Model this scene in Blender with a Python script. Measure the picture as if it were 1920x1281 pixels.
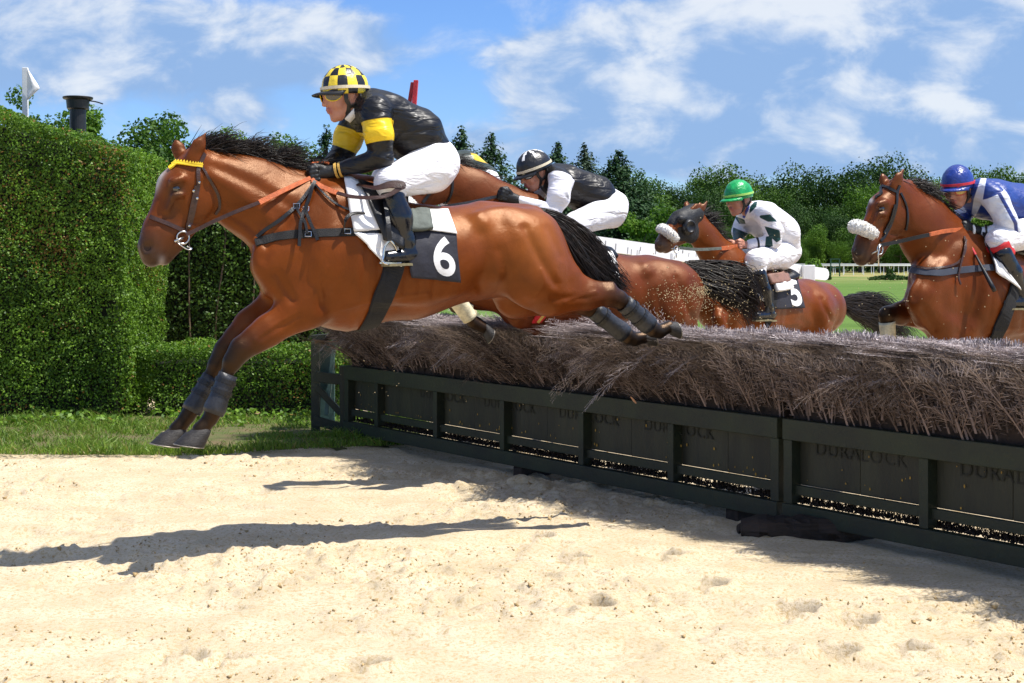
import bpy, math, random
import numpy as np
from mathutils import Vector, Matrix
from mathutils.bvhtree import BVHTree

for _o in list(bpy.data.objects):
    bpy.data.objects.remove(_o)
SC = bpy.context.scene
C = SC.collection

# ------------------------------------------------------------------ camera
F_PX, CX, HY, CAM_H = 2667.0, 960.0, 493.0, 1.42      # focal length in photo pixels, centre column, horizon row, eye height
cam_d = bpy.data.cameras.new('camera')
cam_d.sensor_width = 36.0
cam_d.lens = 36.0 * F_PX / 1920.0
cam_d.shift_y = -(640.5 - HY) / 1920.0
cam_d.clip_start = 0.05
cam_d.clip_end = 5000
cam = bpy.data.objects.new('camera', cam_d)
C.objects.link(cam)
cam.location = (0, 0, CAM_H)
cam.rotation_euler = (math.radians(90), 0, 0)
SC.camera = cam

# ------------------------------------------------------------------ light
SUN = Vector((0.47, -0.11, 1.0)).normalized()            # towards the sun
sun_el = math.asin(SUN.z)
sun_az = math.atan2(SUN.x, SUN.y)
sd = bpy.data.lights.new('sun', 'SUN')
sd.energy = 5.0
sd.angle = math.radians(0.53)
sd.color = (1.0, 0.955, 0.88)
so = bpy.data.objects.new('sun', sd)
C.objects.link(so)
so.rotation_euler = SUN.to_track_quat('Z', 'Y').to_euler()
so.location = (0, 0, 30)

SC.view_settings.view_transform = 'Standard'
SC.view_settings.look = 'None'
SC.view_settings.exposure = 0.5
SC.view_settings.gamma = 1.0
SC.view_settings.use_curve_mapping = False
SC.render.engine = 'CYCLES'
SC.cycles.max_bounces = 6
SC.cycles.transparent_max_bounces = 6

# ------------------------------------------------------------------ world
W = bpy.data.worlds.new('World')
SC.world = W
W.use_nodes = True


class NT:
    """tiny helper to write node trees"""
    def __init__(s, tree):
        s.t = tree
        s.n = tree.nodes
        s.l = tree.links

    def add(s, typ, ins=None, **kw):
        n = s.n.new(typ)
        for k, v in kw.items():
            setattr(n, k, v)
        for k, v in (ins or {}).items():
            s.put(n.inputs[k], v)
        return n

    def put(s, sock, v):
        if isinstance(v, bpy.types.NodeSocket):
            s.l.new(v, sock)
        elif isinstance(v, bpy.types.Node):
            s.l.new(v.outputs[0], sock)
        else:
            if sock.type == 'RGBA' and len(v) == 3:
                v = (*v, 1)
            sock.default_value = v

    def math(s, op, a, b=0.0, c=None, clamp=False):
        n = s.n.new('ShaderNodeMath')
        n.operation = op
        n.use_clamp = clamp
        s.put(n.inputs[0], a)
        s.put(n.inputs[1], b)
        if c is not None:
            s.put(n.inputs[2], c)
        return n.outputs[0]

    def mix(s, f, a, b, blend='MIX'):
        n = s.n.new('ShaderNodeMix')
        n.data_type = 'RGBA'
        n.blend_type = blend
        s.put(n.inputs[0], f)
        s.put(n.inputs[6], a)
        s.put(n.inputs[7], b)
        return n.outputs[2]

    def ramp(s, v, lo, hi):
        n = s.n.new('ShaderNodeMapRange')
        n.interpolation_type = 'SMOOTHSTEP'
        s.put(n.inputs[0], v)
        n.inputs[1].default_value = lo
        n.inputs[2].default_value = hi
        return n.outputs[0]

    def noise(s, vec, scale, detail=4, rough=0.55, dist=0.0):
        return s.add('ShaderNodeTexNoise', {'Vector': vec, 'Scale': scale, 'Detail': detail, 'Roughness': rough, 'Distortion': dist})


def build_world():
    t = NT(W.node_tree)
    t.n.clear()
    out = t.add('ShaderNodeOutputWorld')
    sky = t.add('ShaderNodeTexSky', sky_type='NISHITA', sun_disc=False)
    sky.sun_elevation = sun_el
    sky.sun_rotation = sun_az
    sky.altitude = 100
    sky.air_density = 1.0
    sky.dust_density = 0.4
    sky.ozone_density = 2.5
    hs = t.add('ShaderNodeHueSaturation', {'Saturation': 1.06, 'Value': 1.0, 'Color': sky.outputs[0]})
    tc = t.add('ShaderNodeTexCoord')
    sp = t.add('ShaderNodeSeparateXYZ', {0: tc.outputs['Generated']})
    ay = t.math('MAXIMUM', t.math('ABSOLUTE', sp.outputs[1]), 0.08)
    a = t.math('DIVIDE', sp.outputs[0], ay)          # tangent of azimuth
    e = t.math('DIVIDE', sp.outputs[2], ay)          # tangent of elevation
    v2 = t.add('ShaderNodeCombineXYZ', {0: a, 1: t.math('MULTIPLY', e, 1.7), 2: 0.0})
    nz = t.noise(v2, 15.0, 12, 0.57, 0.3)
    nz2 = t.noise(v2, 4.0, 4, 0.5, 0.1)
    wob = t.math('SUBTRACT', nz.outputs['Fac'], 0.5)
    wob2 = t.math('SUBTRACT', nz2.outputs['Fac'], 0.5)
    # cloud banks: centre and half size in photo pixels, weight
    banks = [(170, 70, 380, 105, 0.95), (480, 105, 260, 60, 0.8), (620, 55, 110, 45, 0.5), (440, 222, 110, 42, 0.62),
             (1370, 70, 290, 120, 1.15), (1420, 175, 240, 75, 0.9), (1065, 165, 120, 60, 0.85), (1040, 95, 110, 40, 0.5),
             (1250, 235, 230, 50, 0.75), (1500, 245, 300, 50, 0.6), (1740, 205, 90, 40, 0.7), (1850, 250, 180, 60, 0.75),
             (1890, 110, 120, 80, 0.85), (1650, 60, 160, 60, 0.7), (1800, 10, 200, 40, 0.6), (880, 255, 60, 25, 0.5),
             (1250, 295, 480, 45, 0.7), (1650, 300, 300, 40, 0.6), (-400, 150, 350, 200, 0.9), (2400, 100, 380, 160, 0.9), (700, -500, 900, 220, 0.8),
             (1900, -700, 500, 250, 0.8), (960, -3600, 9000, 2500, 1.0)]  # last bank: added overhead, out of view, to whiten the fill light
    acc = None
    low = None
    for (px, py, rx, ry, w) in banks:
        da = t.math('MULTIPLY', t.math('SUBTRACT', a, (px - CX) / F_PX), F_PX / rx)
        de = t.math('MULTIPLY', t.math('SUBTRACT', e, (HY - py) / F_PX), F_PX / ry)
        r2 = t.math('ADD', t.math('MULTIPLY', da, da), t.math('MULTIPLY', de, de))
        g = t.math('MULTIPLY', t.math('EXPONENT', t.math('MULTIPLY', r2, -0.9)), w)
        acc = g if acc is None else t.math('ADD', acc, g)
        gl = t.math('MULTIPLY', g, de)
        low = gl if low is None else t.math('ADD', low, gl)
    dens = t.math('ADD', acc, t.math('ADD', t.math('MULTIPLY', wob, 1.35), t.math('MULTIPLY', wob2, 0.5)))
    mask = t.ramp(dens, 0.34, 0.84)
    # lit tops, grey-blue bases
    lit = t.math('ADD', t.math('MULTIPLY', low, 0.75), t.math('ADD', t.math('ADD', t.math('MULTIPLY', wob, 4.2), t.math('MULTIPLY', wob2, 1.6)), 0.56))
    lit = t.math('ADD', lit, t.ramp(e, 0.35, 0.8))
    lit = t.ramp(lit, 0.0, 1.15)
    ccol = t.mix(lit, (2.5, 3.95, 6.5), (7.0, 7.4, 7.9))
    col = t.mix(t.math('MULTIPLY', mask, 0.9), t.mix(1.0, hs.outputs[0], (0.80, 1.02, 1.42), 'MULTIPLY'), ccol)
    bg = t.add('ShaderNodeBackground', {'Color': col, 'Strength': 0.085})
    t.l.new(bg.outputs[0], out.inputs[0])


build_world()

# ------------------------------------------------------------------ general helpers
RNG = np.random.default_rng(11)
random.seed(7)


def P(x, y, D):
    """point at depth D seen at photo pixel (x, y)"""
    return np.array(((x - CX) / F_PX * D, D, CAM_H - (y - HY) / F_PX * D))


def np_mesh(name, V, F, smooth=True):
    V = np.asarray(V, dtype=np.float32)
    F = np.asarray(F, dtype=np.int32)
    me = bpy.data.meshes.new(name)
    k = F.shape[1]
    me.vertices.add(len(V))
    me.vertices.foreach_set('co', V.ravel())
    me.loops.add(F.size)
    me.loops.foreach_set('vertex_index', F.ravel())
    me.polygons.add(len(F))
    me.polygons.foreach_set('loop_start', np.arange(0, F.size, k, dtype=np.int32))
    me.update(calc_edges=True)
    if smooth:
        me.polygons.foreach_set('use_smooth', np.ones(len(F), dtype=bool))
    return me


def attr_col(me, name, cols):
    a = me.attributes.new(name, 'FLOAT_COLOR', 'POINT')
    c = np.ones((len(cols), 4), np.float32)
    c[:, :3] = cols
    a.data.foreach_set('color', c.ravel())


def attr_f(me, name, vals):
    a = me.attributes.new(name, 'FLOAT', 'POINT')
    a.data.foreach_set('value', np.asarray(vals, np.float32))


def link(name, me, mat=None, parent=None):
    o = bpy.data.objects.new(name, me)
    C.objects.link(o)
    if mat is not None:
        for m in (mat if isinstance(mat, (list, tuple)) else [mat]):
            me.materials.append(m)
    if parent is not None:
        o.parent = parent
        root = parent
        off = Vector((0, 0, 0))
        while root is not None:
            if root.type == 'EMPTY':
                off = root.location.copy()
            root = root.parent
        o.matrix_parent_inverse = Matrix.Translation(-off) if parent.type == 'EMPTY' else Matrix.Identity(4)
    return o


def tag(o, label, cat, group=None, kind=None):
    if label:
        o['label'] = label
    if cat:
        o['category'] = cat
    if group:
        o['group'] = group
    if kind:
        o['kind'] = kind
    return o


def thing(name, label, cat, loc=(0, 0, 0), group=None):
    o = bpy.data.objects.new(name, None)
    C.objects.link(o)
    o.location = loc
    o.empty_display_size = 0.2
    return tag(o, label, cat, group)


class MB:
    """collects verts and faces of mixed size, builds one mesh"""
    def __init__(s):
        s.v, s.f, s.m = [], [], []

    def add(s, verts, faces, mi=0):
        b = len(s.v)
        s.v += [tuple(float(c) for c in v) for v in verts]
        s.f += [tuple(i + b for i in f) for f in faces]
        s.m += [mi] * len(faces)

    def box(s, c, ax, ay, az, mi=0):
        """box with centre c and half-axis vectors"""
        c, ax, ay, az = (np.asarray(q, float) for q in (c, ax, ay, az))
        vs = [c + i * ax + j * ay + k * az for k in (-1, 1) for j in (-1, 1) for i in (-1, 1)]
        fs = [(0, 2, 3, 1), (4, 5, 7, 6), (0, 1, 5, 4), (2, 6, 7, 3), (0, 4, 6, 2), (1, 3, 7, 5)]
        if np.dot(np.cross(ax, ay), az) < 0:
            fs = [f[::-1] for f in fs]
        s.add(vs, fs, mi)

    def tube(s, pts, rad, n=8, cap=True, mi=0, flat=1.0):
        pts = [np.asarray(p, float) for p in pts]
        if np.isscalar(rad):
            rad = [rad] * len(pts)
        up = np.array((0.13, 0.27, 0.95))
        vs, fs = [], []
        prev = None
        for i, p in enumerate(pts):
            d = pts[min(i + 1, len(pts) - 1)] - pts[max(i - 1, 0)]
            d = d / (np.linalg.norm(d) + 1e-9)
            ref = prev if prev is not None else (up if abs(d @ up) < 0.9 else np.array((1.0, 0, 0)))
            a = ref - d * (ref @ d)
            a /= np.linalg.norm(a) + 1e-9
            prev = a
            b = np.cross(d, a)
            for k in range(n):
                t = 2 * math.pi * k / n
                vs.append(p + rad[i] * (math.cos(t) * a + math.sin(t) * b * flat))
        for i in range(len(pts) - 1):
            for k in range(n):
                fs.append((i * n + k, i * n + (k + 1) % n, (i + 1) * n + (k + 1) % n, (i + 1) * n + k))
        if cap:
            fs.append(tuple(range(n))[::-1])
            fs.append(tuple((len(pts) - 1) * n + k for k in range(n)))
        s.add(vs, fs, mi)

    def lathe(s, c, axis, prof, n=20, mi=0, ref=None):
        """prof: (distance along axis, radius)"""
        axis = np.asarray(axis, float)
        axis = axis / np.linalg.norm(axis)
        ref = np.array((1.0, 0.2, 0.1)) if ref is None else np.asarray(ref, float)
        a = ref - axis * (ref @ axis)
        a /= np.linalg.norm(a)
        b = np.cross(axis, a)
        vs, fs = [], []
        for h, r in prof:
            for k in range(n):
                t = 2 * math.pi * k / n
                vs.append(np.asarray(c) + axis * h + r * (math.cos(t) * a + math.sin(t) * b))
        for i in range(len(prof) - 1):
            for k in range(n):
                fs.append((i * n + k, i * n + (k + 1) % n, (i + 1) * n + (k + 1) % n, (i + 1) * n + k))
        fs.append(tuple(range(n))[::-1])
        fs.append(tuple((len(prof) - 1) * n + k for k in range(n)))
        s.add(vs, fs, mi)

    def ribbon(s, pts, nrm, width, thick=0.004, mi=0):
        """flat strap swept along pts with face normals nrm"""
        pts = [np.asarray(p, float) for p in pts]
        if np.isscalar(width):
            width = [width] * len(pts)
        vs, fs = [], []
        for i, p in enumerate(pts):
            d = pts[min(i + 1, len(pts) - 1)] - pts[max(i - 1, 0)]
            d = d / (np.linalg.norm(d) + 1e-9)
            n = np.asarray(nrm[i] if not isinstance(nrm, np.ndarray) or nrm.ndim == 2 else nrm, float)
            n = n - d * (n @ d)
            n /= np.linalg.norm(n) + 1e-9
            b = np.cross(d, n)
            w = width[i] / 2
            vs += [p - b * w - n * thick * .3, p + b * w - n * thick * .3, p + b * w * .92 + n * thick, p - b * w * .92 + n * thick]
        for i in range(len(pts) - 1):
            for k in range(4):
                fs.append((i * 4 + k, (i + 1) * 4 + k, (i + 1) * 4 + (k + 1) % 4, i * 4 + (k + 1) % 4))
        fs.append((0, 1, 2, 3))
        q = (len(pts) - 1) * 4
        fs.append((q + 3, q + 2, q + 1, q))
        s.add(vs, fs, mi)

    def build(s, name, mat, parent=None, smooth=False, bevel=0.0, sub=0):
        me = bpy.data.meshes.new(name)
        me.from_pydata(s.v, [], s.f)
        me.polygons.foreach_set('material_index', s.m)
        if smooth:
            me.polygons.foreach_set('use_smooth', [True] * len(s.f))
        me.update()
        o = link(name, me, mat, parent)
        if bevel:
            b = o.modifiers.new('bevel', 'BEVEL')
            b.width = bevel
            b.segments = 2
            b.limit_method = 'ANGLE'
        if sub:
            b = o.modifiers.new('sub', 'SUBSURF')
            b.levels = b.render_levels = sub
        return o


def catmull(pts, n=6):
    pts = [np.asarray(p, float) for p in pts]
    if len(pts) < 3:
        return [pts[0] + (pts[-1] - pts[0]) * i / n for i in range(n + 1)]
    out = []
    ext = [2 * pts[0] - pts[1]] + pts + [2 * pts[-1] - pts[-2]]
    for i in range(1, len(ext) - 2):
        p0, p1, p2, p3 = ext[i - 1:i + 3]
        for k in range(n):
            t = k / n
            out.append(0.5 * (2 * p1 + (p2 - p0) * t + (2 * p0 - 5 * p1 + 4 * p2 - p3) * t * t + (3 * p1 - p0 - 3 * p2 + p3) * t ** 3))
    out.append(pts[-1])
    return out


# value noise for geometry
def vnoise(p, seed=0):
    """smooth value noise in [0,1] at points p (...,2 or 3)"""
    p = np.asarray(p, float)
    d = p.shape[-1]
    i = np.floor(p).astype(np.int64)
    f = p - i
    f = f * f * (3 - 2 * f)
    res = 0
    mul = [73856093, 19349663, 83492791]
    for c in range(2 ** d):
        w = 1.0
        h = np.full(p.shape[:-1], seed * 2654435761 % 2 ** 31, np.int64)
        for k in range(d):
            b = (c >> k) & 1
            w = w * (f[..., k] if b else 1 - f[..., k])
            h = h ^ ((i[..., k] + b) * mul[k])
        h = (h ^ (h >> 13)) * 1274126177 & 0x7fffffff
        h = (h ^ (h >> 11)) * 668265263 & 0x7fffffff
        res = res + w * ((h >> 8 & 0xffff) / 65535.0)
    return res


def fbm(p, octv=4, seed=0, gain=0.5):
    s, a, tot = 0, 1.0, 0
    p = np.asarray(p, float)
    for o in range(octv):
        s = s + a * vnoise(p * 2 ** o + o * 17.3, seed + o)
        tot += a
        a *= gain
    return s / tot


# ------------------------------------------------------------------ materials
def mat_new(name):
    m = bpy.data.materials.new(name)
    m.use_nodes = True
    t = NT(m.node_tree)
    b = t.n['Principled BSDF']
    return m, t, b


def pbr(name, col, rough=0.6, metal=0.0, var=0.15, vscale=9.0, bump=0.0, bscale=60.0, spec=0.5, sheen=0.0, coat=0.0, attr=None, col2=None, stretch=None):
    m, t, b = mat_new(name)
    tc = t.add('ShaderNodeTexCoord')
    vec = tc.outputs['Object']
    if stretch:
        vec = t.add('ShaderNodeMapping', {'Vector': vec, 'Scale': stretch}).outputs[0]
    base = col
    if attr:
        base = t.add('ShaderNodeAttribute', attribute_name=attr).outputs['Color']
    nz = t.noise(vec, vscale, 5, 0.6)
    f = t.ramp(nz.outputs['Fac'], 0.3, 0.7)
    if attr:
        dark = t.mix(1.0, base, (1 - var, 1 - var, 1 - var), 'MULTIPLY')
        lite = t.mix(1.0, base, (1 + var, 1 + var, 1 + var), 'MULTIPLY')
    else:
        c = np.array(col)
        dark = tuple(c * (1 - var)) if col2 is None else col
        lite = tuple(np.minimum(c * (1 + var), 1.0)) if col2 is None else col2
    t.put(b.inputs['Base Color'], t.mix(f, dark, lite))
    b.inputs['Roughness'].default_value = rough
    b.inputs['Metallic'].default_value = metal
    b.inputs['Specular IOR Level'].default_value = spec
    b.inputs['Sheen Weight'].default_value = sheen
    b.inputs['Coat Weight'].default_value = coat
    b.inputs['Coat Roughness'].default_value = 0.15
    if bump:
        nb = t.noise(vec, bscale, 4, 0.6)
        bp = t.add('ShaderNodeBump', {'Strength': bump, 'Distance': 0.01, 'Height': nb.outputs['Fac']})
        t.l.new(bp.outputs[0], b.inputs['Normal'])
    return m


# ------------------------------------------------------------------ implicit bodies
class Plane:
    """median plane of a horse and rider: pixel (x, y) plus sideways offset w gives a point"""
    def __init__(s, x, D, deg):
        a = math.radians(deg)
        s.F = np.array((-math.cos(a), -math.sin(a), 0))
        s.L = np.array((math.sin(a), -math.cos(a), 0))
        s.A = P(x, HY, D)

    def depth(s, x, w=0.0):
        dx = (x - CX) / F_PX
        return (w + s.A[:2] @ s.L[:2]) / (dx * s.L[0] + s.L[1])

    def p(s, x, y, w=0.0):
        return P(x, y, s.depth(x, w))

    def m(s, x, r, w=0.0):
        return r * s.depth(x, w) / F_PX

    def loc(s, q):
        d = np.asarray(q) - s.A
        return np.stack([d @ s.F, d @ s.L, d[..., 2] + s.A[2]], -1)

    def wor(s, q):
        q = np.asarray(q)
        r = s.A + q[..., :1] * s.F + q[..., 1:2] * s.L
        r[..., 2] = q[..., 2]
        return r

    def mirror(s, q):
        q = np.asarray(q, float)
        return q - 2 * ((q - s.A) @ s.L)[..., None] * s.L


class Body:
    def __init__(s, pl):
        s.pl = pl
        s.pr = []

    def cone(s, x1, y1, w1, r1, x2, y2, w2, r2, k=1.0, b=0.03, tag=0, sub=False):
        a, c = s.pl.p(x1, y1, w1), s.pl.p(x2, y2, w2)
        s.raw(a, s.pl.m(x1, r1, w1), c, s.pl.m(x2, r2, w2), k, b, tag, sub)

    def ball(s, x, y, w, r, k=1.0, b=0.03, tag=0, sub=False):
        s.cone(x, y, w, r, x, y + 0.01, w, r, k, b, tag, sub)

    def raw(s, a, ra, c, rc, k=1.0, b=0.03, tag=0, sub=False):
        s.pr.append((s.pl.loc(np.asarray(a, float)), ra, s.pl.loc(np.asarray(c, float)), rc, k, b, tag, sub))

    @staticmethod
    def dist(pr, U, V, Z):
        a, ra, c, rc, k = pr[:5]
        sc = np.array((1, 1 / k, 1))
        mid = (a[1] + c[1]) / 2
        a2, c2 = a.copy(), c.copy()
        a2[1] = (a[1] - mid) * 1
        c2[1] = (c[1] - mid) * 1
        Vv = (V - mid) / k
        a2[1] /= k
        c2[1] /= k
        ba = c2 - a2
        bb = ba @ ba + 1e-9
        t = ((U - a2[0]) * ba[0] + (Vv - a2[1]) * ba[1] + (Z - a2[2]) * ba[2]) / bb
        t = np.clip(t, 0, 1)
        d = np.sqrt((U - a2[0] - t * ba[0]) ** 2 + (Vv - a2[1] - t * ba[1]) ** 2 + (Z - a2[2] - t * ba[2]) ** 2)
        return (d - ra - t * (rc - ra)) * min(1.0, max(k, 0.5))

    def mesh(s, name, h, cols=None, smooth=2, sig=0.02, grow=0.0, noise=0.0, nscale=9.0, relief=None):
        pr = s.pr
        lo = np.min([np.minimum(p[0] - p[1], p[2] - p[3]) for p in pr], 0)
        hi = np.max([np.maximum(p[0] + p[1], p[2] + p[3]) for p in pr], 0)
        lo = lo - 0.06
        hi = hi + 0.06
        n = np.ceil((hi - lo) / h).astype(int) + 1
        f = np.full(n, 0.08, np.float32)
        ax = [lo[i] + h * np.arange(n[i]) for i in range(3)]
        for p in pr:
            a, ra, c, rc, k, b, tg, sub = p
            m = b + grow + 0.02
            R = max(ra, rc)
            mn = np.minimum(a - ra, c - rc)
            mx = np.maximum(a + ra, c + rc)
            if k > 1:
                mn[1] -= R * (k - 1)
                mx[1] += R * (k - 1)
            i0 = np.clip(np.floor((mn - m - lo) / h).astype(int), 0, n)
            i1 = np.clip(np.ceil((mx + m - lo) / h).astype(int) + 1, 0, n)
            sl = tuple(slice(i0[i], i1[i]) for i in range(3))
            U = ax[0][sl[0]][:, None, None]
            V = ax[1][sl[1]][None, :, None]
            Z = ax[2][sl[2]][None, None, :]
            d = s.dist(p, U, V, Z) - grow
            g = f[sl]
            if sub:
                d = -d
                hh = np.maximum(b - np.abs(d - g), 0) / b
                f[sl] = np.maximum(d, g) + hh * hh * b * 0.25
            else:
                hh = np.maximum(b - np.abs(d - g), 0) / b
                f[sl] = np.minimum(d, g) - hh * hh * b * 0.25
        V, F = surface_nets(f, lo, h)
        if noise:
            V0 = V.copy()
            V = V + noise * 2 * (np.stack([fbm(V0 * nscale + 7 * i, 2, 3 + i) for i in range(3)], -1) - 0.5)
        V = smooth_np(V, F, smooth)
        if relief:
            V = s.carve(V, F, relief)
        s.V = V
        s.F = F
        me = np_mesh(name, s.pl.wor(V), F)
        if cols is not None:
            D = np.stack([np.maximum(s.dist(p, V[:, 0], V[:, 1], V[:, 2]), -0.01) + (0.5 if p[7] and p[6] == 0 else 0) for p in pr], 1)
            w = np.exp(-np.maximum(D - D.min(1, keepdims=True), 0) / sig)
            w /= w.sum(1, keepdims=True)
            cc = np.array([cols[p[6]] for p in pr])
            attr_col(me, 'coat', w @ cc)
        s.me = me
        s.wv = s.pl.wor(V)
        return me

    def carve(s, V, F, relief):
        """muscle lines: (pixel polyline, width in pixels, height in metres) raised or sunk on both flanks"""
        n = np.zeros_like(V)
        fn = np.cross(V[F[:, 2]] - V[F[:, 0]], V[F[:, 3]] - V[F[:, 1]])
        for k in range(4):
            for i in range(3):
                n[:, i] += np.bincount(F[:, k], fn[:, i], len(V))
        n /= np.linalg.norm(n, axis=1, keepdims=True) + 1e-12
        W = V.copy()
        W[:, 1] = np.abs(W[:, 1])
        w = s.pl.wor(W)
        X = w[:, 0] / w[:, 1] * F_PX + CX
        Y = HY - (w[:, 2] - CAM_H) / w[:, 1] * F_PX
        side = np.clip((np.abs(n[:, 1]) - .15) / .4, 0, 1)
        off = np.zeros(len(V))
        for pts, wd, h in relief:
            pts = np.array(catmull([(x, y, 0) for x, y in pts], 5))[:, :2]
            d = np.full(len(V), 1e9)
            for a, b in zip(pts[:-1], pts[1:]):
                e = b - a
                t = np.clip(((X - a[0]) * e[0] + (Y - a[1]) * e[1]) / (e @ e + 1e-9), 0, 1)
                d = np.minimum(d, (X - a[0] - t * e[0]) ** 2 + (Y - a[1] - t * e[1]) ** 2)
            off += h * np.exp(-d / (wd * wd))
        return V + n * (off * side)[:, None]

    def bvh(s):
        return BVHTree.FromPolygons([Vector(v) for v in s.wv], s.F.tolist())


def smooth_np(V, F, it):
    if not it:
        return V
    e = np.concatenate([F[:, [0, 1]], F[:, [1, 2]], F[:, [2, 3]], F[:, [3, 0]]])
    e = np.concatenate([e, e[:, ::-1]])
    cnt = np.bincount(e[:, 0], minlength=len(V))[:, None]
    for q in range(it):
        for lam in (0.55, -0.5):
            acc = np.stack([np.bincount(e[:, 0], V[e[:, 1], i], len(V)) for i in range(3)], 1)
            V = V + lam * (acc / np.maximum(cnt, 1) - V)
    return V


def surface_nets(f, lo, h):
    s = f < 0
    nx, ny, nz = f.shape
    cnt = np.zeros((nx - 1, ny - 1, nz - 1), np.int8)
    for i in (0, 1):
        for j in (0, 1):
            for k in (0, 1):
                cnt += s[i:nx - 1 + i, j:ny - 1 + j, k:nz - 1 + k]
    I = np.argwhere((cnt > 0) & (cnt < 8))
    idx = np.full(cnt.shape, -1, np.int64)
    idx[I[:, 0], I[:, 1], I[:, 2]] = np.arange(len(I))
    acc = np.zeros((len(I), 3))
    num = np.zeros(len(I))
    cor = [(i, j, k) for i in (0, 1) for j in (0, 1) for k in (0, 1)]
    val = {c: f[I[:, 0] + c[0], I[:, 1] + c[1], I[:, 2] + c[2]].astype(float) for c in cor}
    for c in cor:
        for ax in range(3):
            if c[ax] == 0:
                d = list(c)
                d[ax] = 1
                d = tuple(d)
                a, b = val[c], val[d]
                m = (a < 0) != (b < 0)
                t = np.where(m, a / np.where(m, a - b, 1), 0)
                pos = np.array(c, float)[None, :].repeat(len(I), 0)
                pos[:, ax] = t
                acc[m] += pos[m]
                num[m] += 1
    V = (I + acc / num[:, None]) * h + lo
    Fs = []
    for ax in range(3):
        o1, o2 = [(1, 2), (2, 0), (0, 1)][ax]
        sl0 = [slice(None)] * 3
        sl1 = [slice(None)] * 3
        sl0[ax] = slice(0, f.shape[ax] - 1)
        sl1[ax] = slice(1, f.shape[ax])
        s0, s1 = s[tuple(sl0)], s[tuple(sl1)]
        E = np.argwhere(s0 != s1)
        E = E[(E[:, o1] > 0) & (E[:, o2] > 0) & (E[:, o1] < f.shape[o1] - 1) & (E[:, o2] < f.shape[o2] - 1)]
        up = s0[E[:, 0], E[:, 1], E[:, 2]]
        q = []
        for d1, d2 in ((-1, -1), (0, -1), (0, 0), (-1, 0)):
            G = E.copy()
            G[:, o1] += d1
            G[:, o2] += d2
            q.append(idx[G[:, 0], G[:, 1], G[:, 2]])
        q = np.stack(q, 1)
        q[~up] = q[~up][:, ::-1]
        Fs.append(q)
    return V, np.concatenate(Fs)


def strands(name, roots, dirs, lens, mat, parent, width=0.004, segs=7, curl=0.03, grav=(0, 0, 0), rng=None, sides=3):
    """hair: tapered thin tubes baked to one mesh. dirs (N,3) start direction, grav bends along the length"""
    rng = rng or RNG
    N = len(roots)
    t = np.linspace(0, 1, segs + 1)
    d = dirs / (np.linalg.norm(dirs, axis=1, keepdims=True) + 1e-9)
    g = np.asarray(grav, float)
    if g.ndim == 1:
        g = np.repeat(g[None], N, 0)
    L = lens[:, None, None]
    pts = roots[:, None, :] + L * (t[None, :, None] * d[:, None, :] + (t ** 2)[None, :, None] * g[:, None, :])
    ph = rng.uniform(0, 6.28, (N, 1, 3))
    fr = rng.uniform(3, 7, (N, 1, 1))
    pts = pts + curl * L * t[None, :, None] * np.sin(fr * t[None, :, None] + ph)
    tan = np.gradient(pts, axis=1)
    tan /= np.linalg.norm(tan, axis=2, keepdims=True) + 1e-9
    ref = rng.normal(size=(N, 1, 3))
    a = np.cross(tan, ref)
    a /= np.linalg.norm(a, axis=2, keepdims=True) + 1e-9
    b = np.cross(tan, a)
    w = width * (0.65 + 0.7 * rng.random((N, 1, 1))) * (1 - 0.85 * t[None, :, None] ** 1.5)
    ring = []
    for k in range(sides):
        an = 2 * math.pi * k / sides
        ring.append(pts + w * (math.cos(an) * a + math.sin(an) * b))
    V = np.stack(ring, 2).reshape(-1, 3)
    base = (np.arange(N) * (segs + 1) * sides)[:, None, None]
    i = np.arange(segs)[None, :, None] * sides
    k = np.arange(sides)[None, None, :]
    k2 = (k + 1) % sides
    F = np.stack([base + i + k, base + i + k2, base + i + sides + k2, base + i + sides + k], -1).reshape(-1, 4)
    return link(name, np_mesh(name, V, F), mat, parent)


def strip_pts(poly, n, rng=None):
    """n random points along a polyline of 3-D points, with the parameter"""
    rng = rng or RNG
    poly = np.asarray(poly, float)
    t = rng.random(n) * (len(poly) - 1)
    i = np.minimum(t.astype(int), len(poly) - 2)
    f = (t - i)[:, None]
    return poly[i] * (1 - f) + poly[i + 1] * f, t / (len(poly) - 1)


def lerp_tab(tab, t):
    tab = np.asarray(tab, float)
    x = np.linspace(0, 1, len(tab))
    return np.stack([np.interp(t, x, tab[:, i]) for i in range(tab.shape[1])], -1)
# ------------------------------------------------------------------ ground
FU = np.array((-0.5819, 0.8133, 0.0))       # along the hurdle, away from the camera
FN = np.array((-0.8133, -0.5819, 0.0))      # across it, towards the landing side
FJ = np.array(((1465 - CX) / F_PX * 7.56, 7.56, 0.0))   # joint of the two hurdle sections
UPZ = np.array((0, 0, 1.0))


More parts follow.
